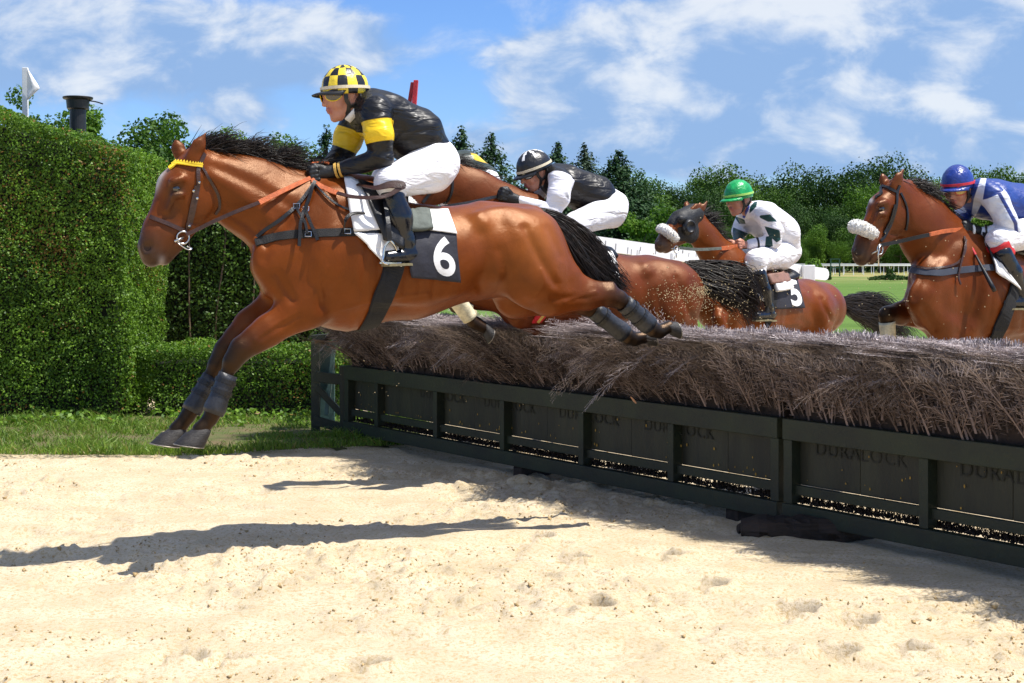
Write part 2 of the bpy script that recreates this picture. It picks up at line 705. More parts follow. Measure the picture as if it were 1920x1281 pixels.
def sand_h(x, y):
    q = np.stack([x, y], -1)
    h = 0.03 * np.exp(-((y - 7.1) / 1.0) ** 2 - ((x + 1.3) / 2.2) ** 2)
    # harrow lines running across, slightly bent
    s = y * 1.0 + x * 0.10 + 0.25 * fbm(q * 0.5, 2, 5)
    ridge = fbm(np.stack([s * 7.0, x * 0.35], -1), 3, 9)
    h = h + 0.048 * (ridge - .5)
    dv = np.clip((fbm(q * np.array((3.2, 4.6)), 3, 101) - .60) * 9, 0, 1) * np.clip((fbm(q * .8, 2, 103) - .38) * 6, 0, 1)
    h = h - 0.022 * dv
    h = h + 0.035 * (fbm(q * 1.3, 3, 21) - .5)
    h = h + 0.020 * (fbm(q * 5.5, 4, 33) - .5)
    cl = fbm(q * 15, 3, 41)
    patch = np.clip((fbm(q * np.array((0.9, 1.9)), 3, 55) - .48) * 6, 0, 1)
    h = h + patch * 0.040 * np.clip(cl - .45, 0, 1) * 2
    h = h + 0.010 * (fbm(q * 26, 2, 71) - .5) * (.45 + patch)
    return h


HOOFS = []
_r = np.random.default_rng(5)
for _ in range(12):
    HOOFS.append((_r.uniform(-3.0, 3.4), _r.uniform(4.6, 9.5), _r.uniform(-.5, .5), _r.uniform(.04, .07), _r.uniform(.010, .022)))
for (px, py) in ((1060, 1060), (1320, 1105), (1250, 1050), (1600, 1170), (1700, 1215), (1560, 1225), (420, 1240), (330, 1230), (670, 1250), (1100, 1140), (1000, 1020), (1480, 1150)):
    d = F_PX * CAM_H / (py - HY)
    HOOFS.append(((px - CX) / F_PX * d, d, _r.uniform(-.5, .5), .065, .05))


def sand_full(x, y):
    h = sand_h(x, y)
    for (hx, hy, an, r, dp) in HOOFS:
        m = (np.abs(x - hx) < .3) & (np.abs(y - hy) < .3)
        if m.any():
            dx, dy = x[m] - hx, y[m] - hy
            a = dx * math.cos(an) + dy * math.sin(an)
            b = -dx * math.sin(an) + dy * math.cos(an)
            rr = np.sqrt((a / 1.5) ** 2 + b ** 2) / r * (.75 + .6 * fbm(np.stack([x[m] * 14, y[m] * 14], -1), 2, 61))
            h[m] += -dp * np.exp(-rr ** 4) + dp * .55 * np.exp(-((rr - 1.35) / .35) ** 2) * (.5 + .5 * np.sign(a))
    # scuffed bank under the hurdle
    rx, ry = x - FJ[0], y - FJ[1]
    nn = rx * FN[0] + ry * FN[1]
    q = np.stack([x, y], -1)
    h += .045 * np.exp(-((nn - .22) / .13) ** 2) * (fbm(q * 3.0, 3, 91) - .2)
    return h


def build_ground():
    xs = np.concatenate([np.linspace(-60, -7, 30), np.linspace(-6.9, -4.4, 50), np.arange(-4.36, 4.2, .0165), np.linspace(4.24, 7, 50), np.linspace(7.2, 60, 30)])
    ys = np.concatenate([np.linspace(-40, 3.9, 40), np.arange(4.0, 9.2, .0165), np.arange(9.2, 13.2, .03), np.linspace(13.4, 26, 40)])
    X, Y = np.meshgrid(xs, ys)
    Z = sand_full(X.ravel(), Y.ravel()).reshape(X.shape)
    far = np.clip((np.abs(X) - 6) / 4, 0, 1) + np.clip((3.5 - Y) / 2, 0, 1) + np.clip((Y - 12) / 3, 0, 1)
    Z *= 1 - np.clip(far, 0, 1) * .7
    g = np.stack([X, Y, Z], -1)
    m, t, b = mat_new('sand')
    tc = t.add('ShaderNodeTexCoord')
    n1 = t.noise(tc.outputs['Object'], 3.0, 5, 0.6)
    n2 = t.noise(tc.outputs['Object'], 60.0, 4, 0.7)
    n3 = t.noise(tc.outputs['Object'], 420.0, 2, 0.6)
    c = t.mix(t.ramp(n1.outputs['Fac'], .3, .7), (0.54, 0.45, 0.305), (0.66, 0.56, 0.405))
    c = t.mix(t.ramp(n2.outputs['Fac'], .36, .52), (0.47, 0.355, 0.195), c)
    c = t.mix(t.ramp(n3.outputs['Fac'], .25, .6), t.mix(1.0, c, (.72, .66, .58), 'MULTIPLY'), c)
    t.put(b.inputs['Base Color'], c)
    b.inputs['Roughness'].default_value = .95
    b.inputs['Specular IOR Level'].default_value = .15
    h = t.math('ADD', t.math('MULTIPLY', n2.outputs['Fac'], 1.0), t.math('MULTIPLY', n3.outputs['Fac'], .35))
    bp = t.add('ShaderNodeBump', {'Strength': .55, 'Distance': .015, 'Height': h})
    t.l.new(bp.outputs[0], b.inputs['Normal'])
    o = link('sand_track', grid_mesh('sand_track', g[::-1]), m)
    tag(o, None, None, None, 'structure')
    # field to the horizon
    m, t, b = mat_new('field_grass')
    tc = t.add('ShaderNodeTexCoord')
    n1 = t.noise(tc.outputs['Object'], .05, 4, .6)
    n2 = t.noise(t.add('ShaderNodeMapping', {'Vector': tc.outputs['Object'], 'Scale': (.12, .5, 1)}).outputs[0], 1.0, 5, .65)
    n3 = t.noise(tc.outputs['Object'], 6.0, 3, .7)
    c = t.mix(t.ramp(n2.outputs['Fac'], .3, .7), (.070, .135, .018), (.120, .200, .034))
    c = t.mix(t.math('MULTIPLY', t.ramp(n3.outputs['Fac'], .4, .75), .4), c, (.05, .11, .012))
    sp = t.add('ShaderNodeSeparateXYZ', {0: tc.outputs['Object']})
    dry = t.math('MULTIPLY', t.ramp(sp.outputs[1], 95, 150), t.ramp(n1.outputs['Fac'], .25, .6))
    c = t.mix(dry, c, (.30, .26, .10))
    t.put(b.inputs['Base Color'], c)
    b.inputs['Roughness'].default_value = .9
    b.inputs['Specular IOR Level'].default_value = .2
    bp = t.add('ShaderNodeBump', {'Strength': .6, 'Distance': .12, 'Height': n3.outputs['Fac']})
    t.l.new(bp.outputs[0], b.inputs['Normal'])
    mb = MB()
    k = 40
    mb.add([(2500 * math.cos(2 * math.pi * i / k), 2500 * math.sin(2 * math.pi * i / k), -.12) for i in range(k)], [tuple(range(k))])
    o = mb.build('grass_field', m)
    tag(o, None, None, None, 'structure')


def grid_mesh(name, g):
    nv, nu = g.shape[:2]
    idx = np.arange(nv * nu).reshape(nv, nu)
    F = np.stack([idx[:-1, :-1], idx[1:, :-1], idx[1:, 1:], idx[:-1, 1:]], -1).reshape(-1, 4)
    return np_mesh(name, g.reshape(-1, 3), F)


build_ground()


# ------------------------------------------------------------------ foliage tools
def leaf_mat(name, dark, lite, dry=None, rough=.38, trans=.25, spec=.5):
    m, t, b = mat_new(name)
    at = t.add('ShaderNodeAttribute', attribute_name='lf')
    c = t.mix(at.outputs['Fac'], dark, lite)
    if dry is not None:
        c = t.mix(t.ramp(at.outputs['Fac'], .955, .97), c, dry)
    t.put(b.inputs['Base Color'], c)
    b.inputs['Roughness'].default_value = rough
    b.inputs['Specular IOR Level'].default_value = spec
    if trans:
        tr = t.add('ShaderNodeBsdfTranslucent', {'Color': t.mix(1.0, c, (1.3, 1.5, .6), 'MULTIPLY')})
        mx = t.add('ShaderNodeMixShader', {0: trans, 1: b.outputs[0], 2: tr.outputs[0]})
        out = [n for n in t.n if n.type == 'OUTPUT_MATERIAL'][0]
        t.l.new(mx.outputs[0], out.inputs[0])
    return m


def leaves_mesh(name, pos, nrm, size, rng, spread=.8, aspect=.6, lf=None, fold=.25):
    N = len(pos)
    n = nrm + spread * rng.normal(size=(N, 3))
    n /= np.linalg.norm(n, axis=1, keepdims=True)
    a = np.cross(n, rng.normal(size=(N, 3)))
    a /= np.linalg.norm(a, axis=1, keepdims=True)
    b = np.cross(n, a)
    s = (size * (.6 + .8 * rng.random(N)))[:, None] if np.ndim(size) == 0 else (size * (.6 + .8 * rng.random(N)))[:, None]
    V = np.stack([pos - a * s * .5, pos + b * s * aspect * .5 + n * s * fold * .3, pos + a * s * .5, pos - b * s * aspect * .5 + n * s * fold * .3], 1).reshape(-1, 3)
    F = np.arange(N * 4).reshape(-1, 4)
    me = np_mesh(name, V, F, smooth=False)
    v = rng.random(N) if lf is None else lf
    attr_f(me, 'lf', np.repeat(v, 4))
    return me
# ------------------------------------------------------------------ brush hurdle in two sections
M_FRAME = pbr('hurdle_green_paint', (0.009, 0.0125, 0.0065), 0.6, var=0.35, col2=(.016, .024, .009), vscale=4, bump=0.35, bscale=40, stretch=(1, 1, 1))
M_BOARD = pbr('hurdle_board', (0.018, 0.019, 0.009), 0.6, var=0.5, vscale=5, bump=0.4, bscale=30, stretch=(1, 1, .25))
M_LETTER = pbr('faded_letters', (0.0125, 0.013, 0.0072), 0.7, var=0.5, vscale=40)
M_CHIP = pbr('chipped_paint', (0.33, 0.20, 0.03), 0.8, var=0.3)
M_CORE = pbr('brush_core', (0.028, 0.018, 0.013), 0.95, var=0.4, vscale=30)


def fpt(u, n, z):
    return FJ + FU * u + FN * n + UPZ * z


def fbox(mb, u0, u1, n0, n1, z0, z1, mi=0):
    mb.box(fpt((u0 + u1) / 2, (n0 + n1) / 2, (z0 + z1) / 2), FU * abs(u1 - u0) / 2, FN * (n1 - n0) / 2, UPZ * (z1 - z0) / 2, mi)


def brush_mat():
    m, t, b = mat_new('birch_brush')
    at = t.add('ShaderNodeAttribute', attribute_name='tip')
    rn = t.add('ShaderNodeAttribute', attribute_name='lf')
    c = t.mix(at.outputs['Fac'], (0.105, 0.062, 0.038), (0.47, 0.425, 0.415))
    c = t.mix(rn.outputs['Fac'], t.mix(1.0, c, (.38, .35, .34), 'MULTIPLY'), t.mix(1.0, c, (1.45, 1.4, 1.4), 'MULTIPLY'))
    t.put(b.inputs['Base Color'], c)
    b.inputs['Roughness'].default_value = .75
    b.inputs['Specular IOR Level'].default_value = .25
    return m


M_BRUSH = brush_mat()


def spray_template(rng, L=.52):
    """flat feathery spray: quads (n,4,3) in x (sideways) y (thickness) z (along the stem), and tip value"""
    Q, T = [], []

    def twig(p, d, ln, w, w2, t0, t1):
        d = d / np.linalg.norm(d)
        sd = np.cross(d, (rng.normal() * .5, 1.0, rng.normal() * .3))
        sd /= np.linalg.norm(sd)
        e = p + d * ln
        Q.append([p - sd * w, p + sd * w, e + sd * w2, e - sd * w2])
        T.append((t0, t1))
    n = 5
    p = np.zeros(3)
    for i in range(n):
        twig(np.array((0, 0, L * i / n)), np.array((0, 0, 1.0)), L / n, .0042 * (1 - i / n) + .0014, .0042 * (1 - (i + 1) / n) + .0012, .5, .55)
    nb = 17
    for i in range(nb):
        z = L * (.06 + .90 * i / nb)
        sg = 1 if i % 2 else -1
        bl = (.135 - .07 * (i / nb)) * (.75 + .5 * rng.random())
        an = math.radians(38 + rng.normal() * 8)
        d = np.array((sg * math.sin(an), rng.normal() * .28, math.cos(an)))
        p = np.array((0, 0, z))
        twig(p, d, bl, .0019, .0013, .2, .5)
        for k in range(6):
            q = p + d / np.linalg.norm(d) * bl * (.22 + .15 * k)
            s2 = 1 if k % 2 else -1
            a2 = math.radians(36)
            d2 = np.array((d[0] * math.cos(a2) + s2 * d[2] * math.sin(a2), d[1] + rng.normal() * .4, d[2] * math.cos(a2) - s2 * d[0] * math.sin(a2)))
            twig(q, d2, .042 * (.6 + .7 * rng.random()), .0016, .0015, .4, 1.0)
    return np.array(Q), np.array(T)


def make_brush(name, parent, u0, u1, seed, per_m, lean_fn, tufts=()):
    rng = np.random.default_rng(seed)
    tmpl = [spray_template(np.random.default_rng(seed * 10 + i)) for i in range(5)]
    VV, TT, RR = [], [], []
    N = int((u1 - u0) * per_m)
    uu = rng.uniform(u0, u1, N)
    nn = np.where(rng.random(N) < .42, rng.uniform(-.06, .022, N), rng.uniform(-.46, .0, N))
    kind = rng.integers(0, 5, N)
    for q in range(5):
        I = np.where(kind == q)[0]
        Q, T = tmpl[q]
        k = len(I)
        u, n = uu[I], nn[I]
        lu, ln, sc = lean_fn(u, n, rng)
        front = n > -.061
        hgt = sc * np.where(front, .86 + .2 * rng.random(k), .92 + .16 * rng.random(k))
        yaw = np.where(front, rng.normal(0, .45, k), rng.uniform(-3.1, 3.1, k))
        z0 = np.where(front, rng.uniform(.585, .80, k), rng.uniform(.52, .62, k))
        base = FJ[None] + FU[None] * u[:, None] + FN[None] * n[:, None] + UPZ[None] * z0[:, None]
        # local axes
        ax = np.cos(yaw)[:, None] * FU[None] + np.sin(yaw)[:, None] * FN[None]
        ay = -np.sin(yaw)[:, None] * FU[None] + np.cos(yaw)[:, None] * FN[None]
        az = UPZ[None] + lu[:, None] * FU[None] + ln[:, None] * FN[None] + rng.normal(size=(k, 3)) * .07
        az /= np.linalg.norm(az, axis=1, keepdims=True)
        x, y, z = Q[..., 0].ravel(), Q[..., 1].ravel(), Q[..., 2].ravel()
        bend = rng.normal(0, .12, k) + .25 * ln
        zz = z[None] * hgt[:, None]
        pos = base[:, None] + ax[:, None] * (x[None] * 1.0)[..., None] + ay[:, None] * (y[None])[..., None] + az[:, None] * zz[..., None]
        pos = pos + (bend[:, None] * zz ** 2 * 1.6)[..., None] * (FN * .9 + FU * .4)[None, None]
        # shear off at the clipped top
        top = .985 + .16 * (sc - 1) + .02 * rng.normal(size=k)
        ex = np.maximum(pos[..., 2] - top[:, None], 0)
        pos[..., 2] -= ex * .85
        pos = pos + (ex * .55)[..., None] * (FN + .5 * FU)[None, None]
        VV.append(pos.reshape(-1, 3))
        tp = np.stack([T[:, 0], T[:, 0], T[:, 1], T[:, 1]], 1).ravel()
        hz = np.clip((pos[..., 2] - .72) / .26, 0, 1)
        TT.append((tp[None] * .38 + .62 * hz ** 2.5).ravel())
        RR.append(np.repeat(np.repeat(rng.random(k), len(Q)), 4))
    # tufts knocked over the landing side
    for (uc, uw, cnt) in tufts:
        Q, T = tmpl[int(uc * 7) % 5]
        k = cnt
        u = rng.normal(uc, uw, k)
        n = rng.uniform(-.16, .0, k)
        z0 = rng.uniform(.78, .97, k)
        base = FJ[None] + FU[None] * u[:, None] + FN[None] * n[:, None] + UPZ[None] * z0[:, None]
        az = UPZ[None] * rng.uniform(.15, .7, k)[:, None] + FN[None] * rng.uniform(.35, .85, k)[:, None] + FU[None] * rng.uniform(.25, .8, k)[:, None]
        az /= np.linalg.norm(az, axis=1, keepdims=True)
        ax = np.cross(az, UPZ[None] + .4 * rng.normal(size=(k, 3)))
        ax /= np.linalg.norm(ax, axis=1, keepdims=True)
        ay = np.cross(az, ax)
        hh = rng.uniform(.5, 1.0, k)
        x, y, z = Q[..., 0].ravel(), Q[..., 1].ravel(), Q[..., 2].ravel()
        zz = z[None] * hh[:, None]
        pos = base[:, None] + ax[:, None] * (x[None] * .55)[..., None] + ay[:, None] * (y[None] * .8)[..., None] + az[:, None] * zz[..., None]
        pos[..., 2] -= (zz ** 2) * rng.uniform(.5, 1.5, k)[:, None]
        VV.append(pos.reshape(-1, 3))
        tp = np.stack([T[:, 0], T[:, 0], T[:, 1], T[:, 1]], 1).ravel()
        TT.append((np.clip(tp[None] * .4 + .9 * np.clip(zz / .3, 0, 1) ** 2 * .6, 0, 1)).ravel())
        RR.append(np.repeat(np.repeat(rng.random(k), len(Q)), 4))
    # stubble of upright tips over the top
    M = int((u1 - u0) * 9000)
    u = rng.uniform(u0, u1, M)
    n = rng.uniform(-.45, .10, M)
    lu, ln, sc = lean_fn(u, n, rng)
    zt = .94 + .055 * fbm(np.stack([u * 4, n * 6], -1), 3, seed) * 1.4 - .9 * np.maximum(n - .0, 0) - .25 * np.maximum(-n - .36, 0) + .22 * (sc - 1)
    b = FJ[None] + FU[None] * u[:, None] + FN[None] * (n + .10 * np.clip(ln, 0, 1))[:, None] + UPZ[None] * zt[:, None]
    d = UPZ[None] + (lu * .3)[:, None] * FU[None] + (ln * .35)[:, None] * FN[None] + rng.normal(size=(M, 3)) * .55
    d /= np.linalg.norm(d, axis=1, keepdims=True)
    s = np.cross(d, rng.normal(size=(M, 3)))
    s /= np.linalg.norm(s, axis=1, keepdims=True)
    ln_ = (.03 + .035 * rng.random(M))[:, None]
    w = .0021
    V = np.stack([b - s * w, b + s * w, b + d * ln_ + s * w * .8, b + d * ln_ - s * w * .8], 1).reshape(-1, 3)
    VV.append(V)
    TT.append(np.tile([.55, .55, 1.0, 1.0], M))
    RR.append(np.repeat(rng.random(M), 4))
    V = np.concatenate(VV)
    me = np_mesh(name, V, np.arange(len(V)).reshape(-1, 4), smooth=False)
    attr_f(me, 'tip', np.concatenate(TT))
    attr_f(me, 'lf', np.concatenate(RR))
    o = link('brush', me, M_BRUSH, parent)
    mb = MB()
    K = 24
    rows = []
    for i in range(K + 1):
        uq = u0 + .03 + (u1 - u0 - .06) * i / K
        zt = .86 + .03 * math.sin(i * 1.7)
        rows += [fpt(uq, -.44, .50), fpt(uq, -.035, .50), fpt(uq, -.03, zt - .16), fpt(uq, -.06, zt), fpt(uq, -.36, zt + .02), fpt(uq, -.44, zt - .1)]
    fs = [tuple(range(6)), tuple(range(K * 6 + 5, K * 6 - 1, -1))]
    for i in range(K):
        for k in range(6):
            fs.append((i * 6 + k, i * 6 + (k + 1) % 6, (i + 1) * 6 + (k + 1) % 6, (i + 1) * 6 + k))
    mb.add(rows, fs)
    mb.build('brush_core', M_CORE, o)  # dark solid added inside the brush to block light and see-through
    return o


def letters(txt, parent, u, z, height, n, mat):
    cu = bpy.data.curves.new('letters', 'FONT')
    cu.body = txt
    cu.size = 1.0
    cu.align_x = 'CENTER'
    cu.align_y = 'CENTER'
    cu.space_character = 1.12
    cu.resolution_u = 3
    tmp = bpy.data.objects.new('letters', cu)
    C.objects.link(tmp)
    dg = bpy.context.evaluated_depsgraph_get()
    me = bpy.data.meshes.new_from_object(tmp.evaluated_get(dg))
    bpy.data.objects.remove(tmp)
    bpy.data.curves.remove(cu)
    v = np.zeros(len(me.vertices) * 3, np.float32)
    me.vertices.foreach_get('co', v)
    v = v.reshape(-1, 3) * height / .70
    p = np.array([fpt(u - q[0], n, z + q[1]) for q in v])
    me.vertices.foreach_set('co', p.astype(np.float32).ravel())
    me.update()
    return link('lettering', me, mat, parent)


def hurdle(label, u0, u1, posts, texts, seed, lean_fn, per_m, tufts=()):
    root = thing('brush_hurdle', label, 'hurdle', tuple(fpt((u0 + u1) / 2, 0, 0)), 'sections of the brush hurdle')
    mb = MB()
    fbox(mb, u0, u1, -.03, .03, .488, .598)
    mb.build('top_rail', M_FRAME, root, bevel=.004)
    mb = MB()
    fbox(mb, u0, u1, -.028, .032, .062, .152)
    mb.build('bottom_rail', M_FRAME, root, bevel=.004)
    mb = MB()
    fbox(mb, u0, u1, -.035, -.005, .200, .250)
    mb.build('middle_rail', M_FRAME, root, bevel=.003)
    mb = MB()
    fbox(mb, u0, u1, -.50, -.45, .30, .60)
    mb.build('back_rail', M_FRAME, root, bevel=.004)
    for i, (pu, w) in enumerate(posts):
        mb = MB()
        fbox(mb, pu - w / 2, pu + w / 2, -.05, .022, .1525, .4875)
        mb.build('post', M_FRAME, root, bevel=.003)
    us = sorted([p[0] for p in posts])
    rng = random.Random(seed)
    for a, b in zip(us[:-1], us[1:]):
        if b - a < .2:
            continue
        half = [(a + .03, (a + b) / 2 - .003), ((a + b) / 2 + .003, b - .03)]
        for q, (p0, p1) in enumerate(half):
            mb = MB()
            fbox(mb, p0, p1, -.062 - .004 * q, -.038 - .004 * q, .250, .495)
            bd = mb.build('board', M_BOARD, root, bevel=.002)
        # ragged bristles hanging in the gap under the boards
    rg = np.random.default_rng(seed + 3)
    M = int((u1 - u0) * 800)
    clump = fbm(np.stack([np.linspace(0, (u1 - u0) * 6, M), np.zeros(M)], -1), 3, seed)
    uu = np.linspace(u0, u1, M) + rg.normal(size=M) * .01
    keep = clump + .18 * rg.normal(size=M) > .25
    rt = FJ[None] + FU[None] * uu[:, None] + FN[None] * rg.uniform(-.12, -.04, M)[:, None] + UPZ[None] * .15
    strands('bristles', rt[keep], UPZ[None] + rg.normal(size=(keep.sum(), 3)) * .5, rg.uniform(.015, .065, keep.sum()), M_CORE, root, .0045, 3, .35, rng=rg)
    for tu, tz in texts:
        letters('DURALOCK', root, tu, tz, .072, -.0345, M_LETTER)
    # flaked paint on the boards
    mb = MB()
    for _ in range(int(60 * (u1 - u0) / 4)):
        cu, cz = rng.uniform(u0, u1), rng.choice((.27, .275, .29, .36, .45)) + rng.uniform(-.005, .015)
        s = rng.uniform(.002, .007)
        c = fpt(cu, -.0345, cz)
        mb.add([c + FU * s * math.cos(t) * rng.uniform(.5, 1.3) + UPZ * s * 1.5 * math.sin(t) for t in (0, 1.2, 2.3, 3.4, 4.5, 5.5)], [(0, 1, 2, 3, 4, 5)])
    mb.build('flaked_paint', M_CHIP, root)['kind'] = 'stuff'
    for pu in (u0 + .35, (u0 + u1) / 2, u1 - .35):
        mb = MB()
        fbox(mb, pu - .05, pu + .05, -.30, .02, -.04, .0615)
        mb.build('foot', M_CORE, root, bevel=.008)
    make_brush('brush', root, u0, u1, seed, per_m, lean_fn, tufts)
    return root


def clump_of(u, n, seed, w=.17):
    """per clump random values so that neighbouring sprays lie together"""
    c = np.floor(u / w + .8 * np.sin(n * 9)) + 100 * np.floor(n / .16 + 50)
    r = lambda q: (np.sin(c * 12.9898 * (q + 1) + seed * 78.233) * 43758.5453) % 1.0
    return r(0) - .5, r(1) - .5, r(2) - .5


def lean_right(u, n, rng):
    k = len(u)
    a, b, c = clump_of(u, n, 3)
    return .24 + .50 * a + .09 * rng.normal(size=k), .10 + .30 * b + .08 * rng.normal(size=k), 1.0 + .22 * c


def lean_left(u, n, rng):
    k = len(u)
    a, b, c = clump_of(u, n, 7)
    # swept over where horses brushed through: clumps lie towards the landing side
    sw = np.exp(-((u - 1.05) / .30) ** 2) * .9 + np.exp(-((u - 2.5) / .34) ** 2) * 1.1 + .8 * np.exp(-((u - 4.25) / .4) ** 2)
    return .20 + .55 * a + .25 * sw + .10 * rng.normal(size=k), .14 + .34 * b + .65 * sw + .10 * rng.normal(size=k), 1.0 + .24 * c - .10 * np.exp(-((u - 3.1) / .4) ** 2) - .06 * np.exp(-((u - 1.7) / .3) ** 2)


BAYS_L = [(.030, .06), (.854, .05), (1.69, .05), (2.55, .05), (3.39, .05), (4.24, .05), (4.71, .06)]
BAYS_R = [(-.065, .06), (-.94, .055), (-1.84, .055), (-2.74, .055), (-3.64, .055), (-4.5, .06)]
hurdle('far section of dark green brush hurdle with swept over brush beneath the leaping horse', .004, 4.74, BAYS_L,
       [(.854, .452), (1.69, .452), (2.55, .452), (3.39, .452)], 3, lean_left, 430, ((1.05, .13, 90), (1.35, .10, 40), (2.55, .16, 150), (3.2, .12, 40), (4.3, .15, 110), (.45, .10, 30)))
hurdle('near section of dark green brush hurdle with tidy upright brush at right', -4.53, -.034, BAYS_R,
       [(-.50, .452), (-1.40, .452), (-2.30, .452)], 4, lean_right, 470, ((-.9, .12, 16), (-2.2, .15, 20), (-3.0, .1, 16)))


def small_fence_things():
    # timber block under the joint
    M_LOG = pbr('old_timber', (0.022, 0.013, 0.008), .8, var=.5, vscale=6, bump=1.0, bscale=16, stretch=(.6, .6, 4))
    for (c, L, w, h, yaw, lab) in ((P(1500, 1002, 7.32), .30, .10, .062, .12, 'long dark timber block supporting the joint of the hurdle'), (P(1410, 997, 7.42), .075, .05, .036, .5, 'short dark timber offcut lying left of the long block')):
        mb = MB()
        d = np.array((math.cos(yaw), -math.sin(yaw), 0))
        sd = np.array((math.sin(yaw), math.cos(yaw), 0))
        n = 14
        vs, fs = [], []
        c = np.array((c[0], c[1], h * .8))
        rg = np.random.default_rng(3)
        for i in range(n + 1):
            t = -1 + 2 * i / n
            e = 1 - .35 * max(0, abs(t) - .75) / .25
            for k in range(10):
                an = 2 * math.pi * k / 10
                cx, cz = math.copysign(abs(math.cos(an)) ** .6, math.cos(an)), math.copysign(abs(math.sin(an)) ** .6, math.sin(an))
                r = 1 + .10 * rg.normal()
                vs.append(c + d * L * t + sd * w * cx * e * r + UPZ * h * cz * e * r)
        for i in range(n):
            for k in range(10):
                fs.append((i * 10 + k, i * 10 + (k + 1) % 10, (i + 1) * 10 + (k + 1) % 10, (i + 1) * 10 + k))
        fs += [tuple(range(10))[::-1], tuple(n * 10 + k for k in range(10))]
        mb.add(vs, fs)
        tag(mb.build('timber_block', M_LOG, None, smooth=False), lab, 'timber', 'timber under the hurdle')
    # dead leaf caught in the brush
    mb = MB()
    c = fpt(1.02, .16, .62)
    a, b = FU * .030 + UPZ * .016, FN * .006 + UPZ * .014
    mb.add([c - a, c - a * .3 + b, c + a * .5 + b * .8, c + a, c + a * .4 - b, c - a * .4 - b], [(0, 1, 5), (1, 2, 4, 5), (2, 3, 4)])
    tag(mb.build('dead_leaf', pbr('dead_leaf', (.42, .22, .12), .7)), 'curled brown dead leaf caught in the brush above the hurdle rail', 'leaf')
    # wing at the far end
    M_TEAL = pbr('teal_board', (.055, .115, .105), .55, var=.25, vscale=6, bump=.2)
    w = thing('hurdle_wing', 'dark green gate-like wing with a diagonal brace at the left end of hurdle', 'wing', tuple(P(618, 820, 11.6)))
    D0 = 11.55

    def bar(name, x0, y0, x1, y1, th, mat, dd=0.0, dep=.04):
        a, e = P(x0, y0, D0 + dd), P(x1, y1, D0 + dd)
        d = (e - a) / 2
        dn = d / np.linalg.norm(d)
        fw = np.array((0, 1.0, 0))
        sd = np.cross(dn, fw)
        m = MB()
        m.box((a + e) / 2, d, sd * th / 2, fw * dep / 2)
        return m.build(name, mat, w, bevel=.004)
    bar('post', 649, 686, 650, 832, .10, M_FRAME, -.05, .09)
    bar('post', 592, 640, 592, 824, .07, M_FRAME, .12, .06)
    bar('rail', 590, 706, 640, 712, .085, M_FRAME, .02)
    bar('rail', 588, 788, 640, 802, .075, M_FRAME, .02)
    bar('brace', 592, 724, 640, 776, .05, M_FRAME, .06)
    bar('board', 612, 640, 612, 800, .14, M_TEAL, .22, .02)
    bar('pole', 628, 632, 612, 778, .035, M_TEAL, .10, .03)
    bar('cap', 586, 634, 656, 628, .05, M_FRAME, .20, .12)
    m = MB()
    rg = np.random.default_rng(8)
    for x0, y0, x1, y1 in ((588, 637, 662, 640), (602, 642, 656, 668), (590, 642, 640, 628), (610, 634, 676, 628), (622, 652, 668, 662), (640, 640, 690, 648)):
        p0, p1 = P(x0, y0, 11.35), P(x1, y1, 11.3 + rg.normal() * .1)
        m.tube(catmull([p0, (p0 + p1) / 2 + rg.normal(size=3) * .02, p1], 5), [.011 - .0006 * i for i in range(11)], 6)
    o = m.build('branch', pbr('dead_wood', (.16, .10, .065), .85, var=.4), None, smooth=True)
    tag(o, 'dry bare branches resting on top of the wing at the left end', 'branches', None, 'stuff')


small_fence_things()
# ------------------------------------------------------------------ hedges, grass, trees
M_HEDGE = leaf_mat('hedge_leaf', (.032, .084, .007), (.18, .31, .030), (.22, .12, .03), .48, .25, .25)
M_HEDGE_SHADE = leaf_mat('hedge_leaf_shade', (.016, .042, .006), (.085, .16, .020), None, .5, .2, .25)  # darkened hedge leaf: the shade on the back hedge is put into its colour
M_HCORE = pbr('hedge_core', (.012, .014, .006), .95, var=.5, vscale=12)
M_TWIG = pbr('hedge_twig', (.10, .07, .04), .85, var=.4)
M_BARK = pbr('bark', (.05, .038, .028), .9, var=.4, vscale=8, bump=.6, bscale=20)


